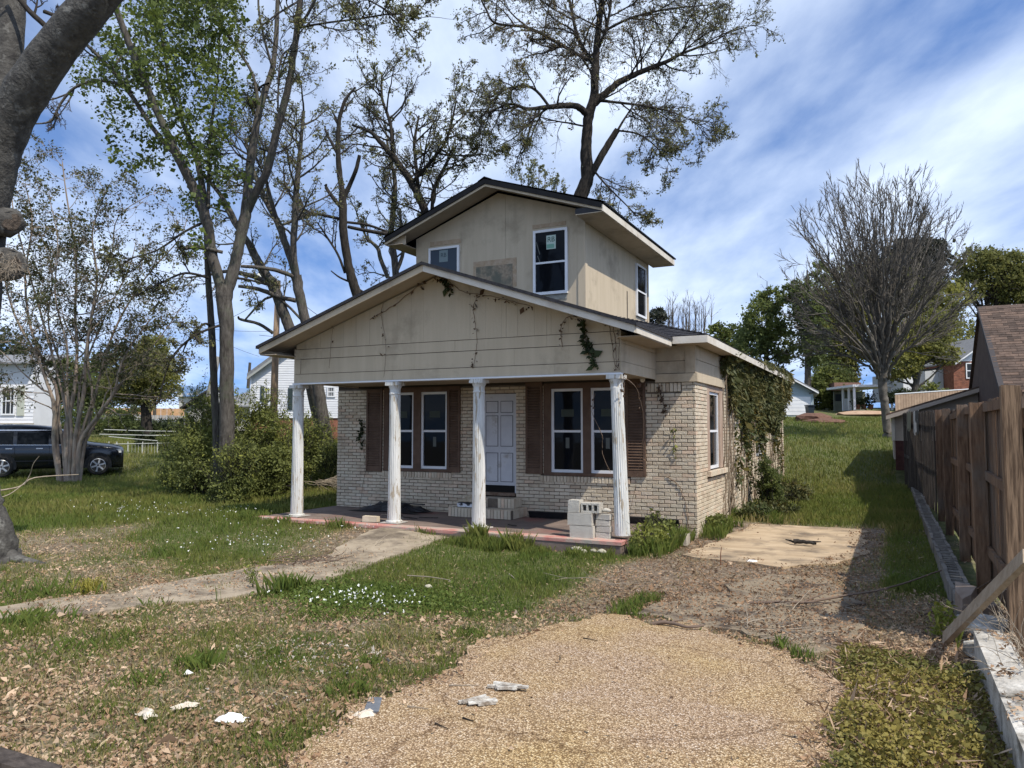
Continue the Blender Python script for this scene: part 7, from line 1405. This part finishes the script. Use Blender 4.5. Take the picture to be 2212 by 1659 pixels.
# -- house with the brown shingle roof
bh = empty('brown_roof_house', (4, 24, .2), 'neighbouring house with a big brown shingle roof above the fence', 'house')
E0, E1 = Vector((2.47, 21.6, 2.75)), Vector((9, 21.6, 2.75)); R0_, R1_ = Vector((2.47, 26.0, 5.47)), Vector((9, 26.0, 5.47)); dn = Vector((0, .05, -.07))
mb = MB().solid([E0, E1, E1+dn, E0+dn], [R0_, R1_, R1_+dn, R0_+dn]); rf = mb.build('roof', M_tanroof, bh, label='brown shingle roof slope facing the street')
MB().solid([R0_, R1_, R1_+dn, R0_+dn], [Vector((2.47, 30.4, 2.75)), Vector((9, 30.4, 2.75)), Vector((9, 30.4, 2.68)), Vector((2.47, 30.4, 2.68))]).build('roof', M_tanroof, bh)
MB().solid([Vector((2.55, 22.0, .1)), Vector((2.55, 30, .1)), Vector((2.55, 30, 2.9)), Vector((2.55, 26, 5.35)), Vector((2.55, 22.0, 2.9))], [Vector((2.75, 22.0, .1)), Vector((2.75, 30, .1)), Vector((2.75, 30, 2.9)), Vector((2.75, 26, 5.35)), Vector((2.75, 22.0, 2.9))]).build('gable_wall', mat('dark_brown_gable', (.075, .05, .04), .9, (.10, .07, .055), 4), bh)
MB().box(2.75, 9, 22.0, 22.2, .1, 2.75).build('wall', M_rbrick, bh); MB().solid([E0+Vector((-.02, -.03, 0)), E0+Vector((-.02, -.03, -.16)), E0+Vector((.1, -.03, -.16)), E0+Vector((.1, -.03, 0))], [R0_+Vector((-.02, 0, 0)), R0_+Vector((-.02, 0, -.16)), R0_+Vector((.1, 0, -.16)), R0_+Vector((.1, 0, -.0))]).build('rake_board', mat('dark_trim', (.05, .045, .045)), bh)
up_ = (R0_-E0); ln = up_.length; up_.normalize(); nr = Vector((1, 0, 0)).cross(up_).normalized(); nr = nr if nr.z > 0 else -nr; n_r = int(ln/.145); sm = MB(); made = 0
for r_ in range(n_r):
    o_ = E0+up_*(r_*.145); x_ = (r_ % 2)*.12-.12
    while x_ < 3.4:
        w_ = .30; a = o_+Vector((max(x_, 0)+.004, 0, 0)); b_ = o_+Vector((min(x_+w_, 6.4)-.004, 0, 0)); h_ = .008+random.random()*.007; q0 = [a+nr*.001, b_+nr*.001, b_+up_*.15+nr*.001, a+up_*.15+nr*.001]; q1 = [a+nr*h_, b_+nr*h_, b_+up_*.15+nr*.003, a+up_*.15+nr*.003]
        px_ = 0; m1 = MB().solid(q0, q1, random.random())
        if x_ < 1.35 and made < 290: m1.build('shingle', M_tanroof, rf); made += 1
        else: sm.solid(q0, q1, random.random())
        x_ += w_
sm.build('shingle_courses', M_tanroof, rf, kind='stuff')
# -- tan board fence in front of the brick house
D = 46; k = D/1646; tf = empty('tan_fence', at(2000, 900, D), 'light tan board fence beyond the shed roof', 'fence'); O = at(1935, 920, D); T = YT((O.x, O.y, 0), YAW); lx = lambda px: (px-1935)*k; lz = lambda py: CAMZ-(py-925)*k; x_ = 0
while x_ < lx(2260):
    f = x_/lx(2260); MB(T).box(x_, x_+.15, 0, .03, lz(905), lz(852-22*f+random.uniform(-.4, .4)), random.random()).build('board', mat('tan_board', (.33, .23, .16), .85, (.42, .30, .21), 4, tint=[(.85, .85, .85), (1.15, 1.15, 1.15)]), tf); x_ += .165
MB(T).solid([T(0, .05, lz(852)), T(lx(2260), .05, lz(830)), T(lx(2260), .05, lz(828)), T(0, .05, lz(850))], [T(0, -.03, lz(852)), T(lx(2260), -.03, lz(830)), T(lx(2260), -.03, lz(828)), T(0, -.03, lz(850))]).build('cap_rail', M_white, tf)
# -- red brick house
D = 52; k = D/1646; O = at(2061, 842, D); T = YT((O.x, O.y, 0), YAW); lx = lambda px: (px-2061)*k; lz = lambda py: CAMZ-(py-925)*k
rh = empty('brick_house', (O.x, O.y, 2.4), 'red brick house with white gable and one white window', 'house')
MB(T).box(0, lx(2160), -8, 0, lz(900), lz(781)).build('wall', M_rbrick, rh); mb = MB(T); r_ = 0
z_ = lz(850)
while z_ < lz(782):
    x_ = -(r_ % 2)*.11
    while x_ < lx(2130): mb.box(max(x_, 0), x_+.21, .0, .008, z_, z_+.058, random.random()); x_ += .22
    z_ += .07; r_ += 1
mb.build('brickwork', M_rbrick, rh, kind='stuff')
MB(T).prism([(lx(2064), lz(780.5)), (lx(2220), lz(780.5)), (lx(2142), lz(728))], -8, .0).build('gable', M_wsid, rh); mb = MB(T); sidewall(mb, lx(2066), lx(2200), lz(780), lz(735), .14, T, lambda z, a, b: (max(a, lx(2064)+(z-lz(780.5))*1.5), b)); mb.build('siding', M_wsid, rh, kind='stuff')
MB(T).solid([T(lx(2056), .5, lz(786)), T(lx(2142), .5, lz(726)), T(lx(2142), .5, lz(723)), T(lx(2054), .5, lz(783))], [T(lx(2056), -8, lz(786)), T(lx(2142), -8, lz(726)), T(lx(2142), -8, lz(723)), T(lx(2054), -8, lz(783))]).build('roof', M_groof, rh)
MB(T).solid([T(lx(2056), .55, lz(789)), T(lx(2142), .55, lz(729)), T(lx(2142), .55, lz(726)), T(lx(2056), .55, lz(786))], [T(lx(2056), .51, lz(789)), T(lx(2142), .51, lz(729)), T(lx(2142), .51, lz(726)), T(lx(2056), .51, lz(786))]).build('rake_board', M_white, rh)
fwin(rh, T, lx(2087), lx(2110), lz(818), lz(784), grid=0)
MB(T).box(lx(2020), -.02, -9, -1.2, lz(860), lz(795)).build('side_wing', mat('pale_wing', (.46, .47, .47), .7), rh); MB(T).box(lx(1976), lx(2003), -3, -1.5, lz(866), lz(812)).build('white_annex', M_wsid, rh)
bush('bush', base_pt(2010, 880, 47)+Vector((0, 0, 1.0)), [((0, 0, .5), (.7, .6, .6)), ((.8, .3, .3), (.6, .5, .5))], 2200, .12, M_bush, 'light green shrub against the white annex', 91, cl=16, stems=4)
bush('bush', base_pt(1958, 880, 48)+Vector((0, 0, .8)), [((0, 0, .4), (.9, .6, .5)), ((-.7, 0, .3), (.6, .5, .45))], 2600, .12, M_dark, 'dark hedge to the right of the carport', 92, cl=16, stems=4)
# -- carport
D = 50; k = D/1646; O = at(1844, 882, D); T = YT((O.x, O.y, 0), YAW); lx = lambda px: (px-1844)*k; lz = lambda py: CAMZ-(py-925)*k
cp_ = empty('carport', (O.x, O.y, lz(882)), 'white open carport left of the fan-shaped tree', 'carport')
MB(T).box(-.1, lx(1930), -4, .2, lz(836), lz(831)).build('roof', M_white, cp_); MB(T).box(lx(1862), lx(1925), -5.5, -4.2, lz(836), lz(818)).build('rear_roof', mat('red_roof', (.17, .10, .08), .9), cp_)
for (px, n_) in ((1845, 0), (1851, -1.2), (1855, -2.4), (1926, 0)): MB(T).box(lx(px), lx(px)+.12, n_-.12, n_, lz(886), lz(836)).build('post', M_white, cp_)
MB(T).box(lx(1856), lx(1930), -4, -3.9, lz(886), lz(840)).build('back_wall', mat('dim_wall', (.13, .14, .11), .8, (.2, .21, .17), 2), cp_)
MB(T).box(lx(1880), lx(1896), -3.89, -3.85, lz(884), lz(856)).build('door', M_white, cp_); MB(T).box(lx(1859), lx(1872), -3.89, -3.85, lz(862), lz(846)).build('window', M_gwin, cp_)
for i, (px, hh, lab) in enumerate(((1862, .7, 'left potted plant under the carport'), (1875, .9, 'middle potted plant under the carport'), (1890, 1.1, 'tall potted plant by the carport door'))):
    c = Vector(T(lx(px), -.6, lz(884))); r_ = empty('potted_plant', c, lab, 'potted plant'); MB().lathe(c, [(.14, 0), (.19, .3), (.2, .32)], 10).build('pot', mat('terracotta', (.25, .12, .07), .8), r_); leaves('leaves', np.array(c)+rng.normal(0, 1, (260, 3))*np.array([.2, .2, hh*.22])+np.array([0, 0, hh*.6]), .13, M_dark, r_)
rock(base_pt(1872, 890, 48.5)+Vector((0, 0, .05)), (2.0, 1.2, .28), mat('terracotta_soil', (.36, .24, .16), .95, (.44, .31, .22), 5), 'low mound of pale orange soil in front of the carport', 95, 'soil_mound', None, 'mound')
# -- blue-grey garage
D = 47; k = D/1646; O = at(1690, 898, D); T = YT((O.x, O.y, 0), YAW); lx = lambda px: (px-1690)*k; lz = lambda py: CAMZ-(py-925)*k; M_bg = mat('blue_grey_siding', (.30, .37, .41), .7, (.34, .41, .45), 2)
ga = empty('garage', (O.x, O.y, lz(900)), 'blue-grey garage with a wide white door', 'garage'); MB(T).prism([(lx(1610), lz(902)), (lx(1755), lz(902)), (lx(1755), lz(845)), (lx(1683), lz(805)), (lx(1610), lz(845))], -7, -.001).build('wall', M_bg, ga)
mb = MB(T); sidewall(mb, lx(1612), lx(1755), lz(857), lz(812), .17, T, lambda z, a, b: (max(a, lx(1612)), min(b, lx(1755)-(max(0, z-lz(845)))*1.8))); mb.build('siding', M_bg, ga, kind='stuff')
gd = MB(T).box(lx(1625), lx(1752), .0, .02, lz(897), lz(857)).build('garage_door', M_white, ga)
for i in range(5): z_ = lz(897)+i*(lz(857)-lz(897))/5; MB(T).box(lx(1626), lx(1751), .021, .035, z_+.01, z_+(lz(857)-lz(897))/5-.02).build('door_panel', M_white, gd)
MB(T).solid([T(lx(1678), .4, lz(802)), T(lx(1764), .4, lz(848)), T(lx(1764), .4, lz(845)), T(lx(1678), .4, lz(799))], [T(lx(1678), -7, lz(802)), T(lx(1764), -7, lz(848)), T(lx(1764), -7, lz(845)), T(lx(1678), -7, lz(799))]).build('roof', M_groof, ga)
MB(T).solid([T(lx(1678), .42, lz(805)), T(lx(1764), .42, lz(851)), T(lx(1764), .42, lz(848.2)), T(lx(1678), .42, lz(802.2))], [T(lx(1678), .36, lz(805)), T(lx(1764), .36, lz(851)), T(lx(1764), .36, lz(848.2)), T(lx(1678), .36, lz(802.2))]).build('rake_board', M_white, ga)
Tg = YT((T(lx(1756), 0, 0)[0], T(lx(1756), 0, 0)[1], 0), YAW+math.radians(70)); sw = MB(Tg).box(0, 5, -.05, .05, lz(902), lz(850)).build('side_wall', M_bg, ga); MB(Tg).box(.6, 3.4, .05, .08, lz(898), lz(860)).build('side_door', mat('pale_side_door', (.45, .50, .48), .6), ga); MB(Tg).box(-.1, 5.2, -.2, .35, lz(851), lz(848)).build('side_eave', M_groof, ga)
cb_ = Vector(T(lx(1734), 1.2, lz(897))); bn = empty('wheelie_bin', cb_, 'dark bin standing before the garage door', 'bin'); MB(T).prism([(lx(1729), lz(896)), (lx(1738.5), lz(896)), (lx(1741), lz(879)), (lx(1727), lz(879))], .9, 1.4).build('bin_body', mat('bin_plastic', (.012, .02, .028), .5), bn); MB(T).box(lx(1726), lx(1742), .88, 1.45, lz(878.6), lz(876)).build('lid', bpy.data.materials['bin_plastic'], bn)
rock(base_pt(1755, 910, 43)+Vector((0, 0, .1)), (1.0, .9, .38), mat('red_clay', (.10, .05, .035), .95, (.16, .09, .06), 6, bump=.8), 'dark red clay mound in front of the garage', 96, 'dirt_mound', None, 'mound'); rock(base_pt(1775, 915, 42)+Vector((0, 0, .02)), (1.2, .9, .22), bpy.data.materials['red_clay'], 'flatter clay heap right of the red mound', 97, 'dirt_mound', None, 'mound')
h5 = empty('far_house', base_pt(1728, 880, 62), 'pale far house glimpsed behind the garage roof', 'house'); D = 62; k = D/1646; O = at(1728, 840, D); T = YT((O.x, O.y, 0), YAW); MB(T).box(-1, 1.2, -4, 0, 2.0, 4.6).build('wall', M_wsid, h5); MB(T).box(-1.2, 1.4, -4, .3, 4.6, 4.75).build('roof', M_groof, h5)
# -- far roofs and chairs are left to the haze of leaves. Black car:
D = 27.4; cw = at(211, 1036, D); CYAW = YAW+.46; cw = Vector(YT(cw, CYAW)(0, -.95, 0)); T = YT((cw.x, cw.y, g(cw.x, cw.y)-.02), CYAW); car = empty('parked_car', T(0, 0, 0), 'black sport utility vehicle parked on the grass behind the crepe myrtle', 'car')
M_car = mat('black_car_paint', (.006, .008, .012), .12, spec=.6); M_tyre = mat('tyre', (.02, .02, .02), .9); M_rim = mat('alloy', (.45, .46, .47), .35, metallic=.6); M_chrome = mat('chrome', (.6, .6, .62), .15, metallic=1.0); M_trim = mat('black_trim', (.02, .02, .02), .7)
# stations: x, belt z, top z, half width at belt, half width at top
ST_ = [(.80, .80, .84, .74, .62), (.76, .90, .95, .84, .70), (.52, .98, 1.04, .92, .76), (.15, 1.02, 1.08, .94, .78), (-.46, 1.06, 1.14, .94, .80), (-.75, 1.09, 1.32, .945, .74), (-1.10, 1.10, 1.55, .95, .72), (-1.5, 1.11, 1.68, .95, .72), (-2.2, 1.12, 1.74, .95, .72), (-3.0, 1.13, 1.74, .95, .72), (-3.6, 1.14, 1.70, .94, .71), (-3.95, 1.14, 1.55, .92, .70), (-4.08, .95, 1.0, .88, .80)]
ST_ = [(a, b*1.04, c*1.05, d, e) for a, b, c, d, e in ST_]
V, F = [], []
for (x, bz, tz, bw, tw) in ST_:
    zb = .34 if x > .85 or x < -4.0 else .22; ring = [(bw*.86, zb), (bw*.97, zb+.14), (bw, .55*bz+.1), (bw*.985, bz), (tw, tz-.07), (tw-.10, tz-.01), (0, tz+.015)]
    full = ring+[(-a, b) for a, b in ring[-2::-1]]
    for (a, b) in full: V.append(T(x, a, b))
K = 13
for i in range(len(ST_)-1):
    for j in range(K-1): F.append((i*K+j, i*K+j+1, (i+1)*K+j+1, (i+1)*K+j))
    F.append((i*K+K-1, i*K, (i+1)*K, (i+1)*K+K-1))
F.append(tuple(range(K))); F.append(tuple(reversed(range((len(ST_)-1)*K, len(ST_)*K))))
body = put('body', V, F, M_car, car, True); md = body.modifiers.new('s', 'SUBSURF'); md.levels = 1; md.render_levels = 2
def cpanel(name, pts, m, parent=None, th=.012, lab=None):
    """pts: (x,z) on the viewer's side of the glasshouse"""
    def yo(x, z):
        for a, b in zip(ST_, ST_[1:]):
            if b[0] <= x <= a[0]:
                t_ = (a[0]-x)/(a[0]-b[0]); bz = a[1]+(b[1]-a[1])*t_; tz = a[2]+(b[2]-a[2])*t_; bw = a[3]+(b[3]-a[3])*t_; tw = a[4]+(b[4]-a[4])*t_
                return bw*.985+(tw-bw*.985)*min(1, max(0, (z-bz)/max(.05, tz-.07-bz))) if z > bz else bw
        return .95
    a = [T(x, yo(x, z)+.002, z) for x, z in pts]; b = [T(x, yo(x, z)+.002+th, z) for x, z in pts]; return MB().solid(a, b).build(name, m, parent or car, label=lab)
M_cg = glass('car_glass', (.01, .012, .014), .05)
cpanel('side_window', [(-.70, 1.09), (-1.48, 1.11), (-1.48, 1.50), (-1.20, 1.47)], M_cg); cpanel('side_window', [(-1.56, 1.11), (-2.50, 1.12), (-2.50, 1.55), (-1.56, 1.52)], M_cg); cpanel('side_window', [(-2.62, 1.13), (-3.45, 1.14), (-3.62, 1.30), (-3.45, 1.50), (-2.62, 1.55)], M_cg)
MB().solid([T(-.52, .66, 1.13), T(-1.04, .58, 1.45), T(-1.04, -.58, 1.45), T(-.52, -.66, 1.13)], [T(-.50, .66, 1.15), T(-1.02, .58, 1.48), T(-1.02, -.58, 1.48), T(-.50, -.66, 1.15)]).build('windscreen', M_cg, car)
cpanel('chrome_strip', [(-.66, 1.075), (-3.4, 1.10), (-3.4, 1.12), (-.66, 1.095)], M_chrome); cpanel('lower_strip', [(-.5, .52), (-2.6, .52), (-2.6, .56), (-.5, .56)], M_trim)
for x in (-1.72, -2.62): cpanel('door_handle', [(x, .96), (x-.20, .96), (x-.20, .99), (x, .99)], M_chrome, th=.03)
for x in (-.62, -1.52, -2.55): cpanel('door_gap', [(x, .40), (x-.008, .40), (x-.008, 1.06), (x, 1.06)], M_trim, th=.002)
cpanel('roof_rack', [(-1.5, 1.60), (-3.6, 1.60), (-3.6, 1.63), (-1.5, 1.63)], M_chrome, th=.03)
MB(T).box(.50, .73, .66, .86, .80, .93, jit=.01).build('headlight', mat('headlamp_lens', (.55, .57, .58), .15), car); MB(T).box(.50, .73, -.86, -.66, .80, .93, jit=.01).build('headlight', bpy.data.materials['headlamp_lens'], car)
MB(T).box(-.78, -.62, .95, 1.12, 1.05, 1.18, jit=.01).build('wing_mirror', M_car, car)
for x in (0, -2.92):
    for s in (1, -1):
        mb = MB(); c = T(x, s*.80, .355); ax = Vector(T(x, s*1.8, .355))-Vector(c); ax.normalize(); rt = Vector((math.cos(CYAW), math.sin(CYAW), 0))
        if s > 0: 
            ar = [Vector(T(x+math.cos(a)*.44, .955, .37+math.sin(a)*.44)) for a in np.linspace(-.25, math.pi+.25, 16)]; ar2 = [q+ax*.006 for q in ar]; MB().solid(ar, ar2).build('wheel_arch', M_trim, car)
        c = Vector(c); w = MB().tube([c-ax*.02, c+ax*.03, c+ax*.16, c+ax*.19], [.33, .355, .355, .32], 26).build('wheel', M_tyre, car)
        MB().tube([c+ax*.185, c+ax*.193], [.225, .215], 24).build('hub_face', mat('hub_dark', (.03, .03, .03), .6), w)
        for q_ in range(6):
            a = q_*math.pi/3+.3; dv = rt*math.cos(a)+Vector((0, 0, 1))*math.sin(a); MB().beam(c+ax*.2+dv*.03, c+ax*.2+dv*.225, .055, .016, up=ax).build('spoke', M_rim, w)
        rr_ = MB(); N_ = 24
        for i in range(N_):
            for (rad, o_) in ((.245, .19), (.225, .205)): a = 2*math.pi*i/N_; rr_.v.append(tuple(c+ax*o_+(rt*math.cos(a)+Vector((0, 0, 1))*math.sin(a))*rad)); rr_.t.append(.5)
        rr_.f = [(2*i, 2*((i+1) % N_), 2*((i+1) % N_)+1, 2*i+1) for i in range(N_)]; rr_.build('rim', M_rim, w)
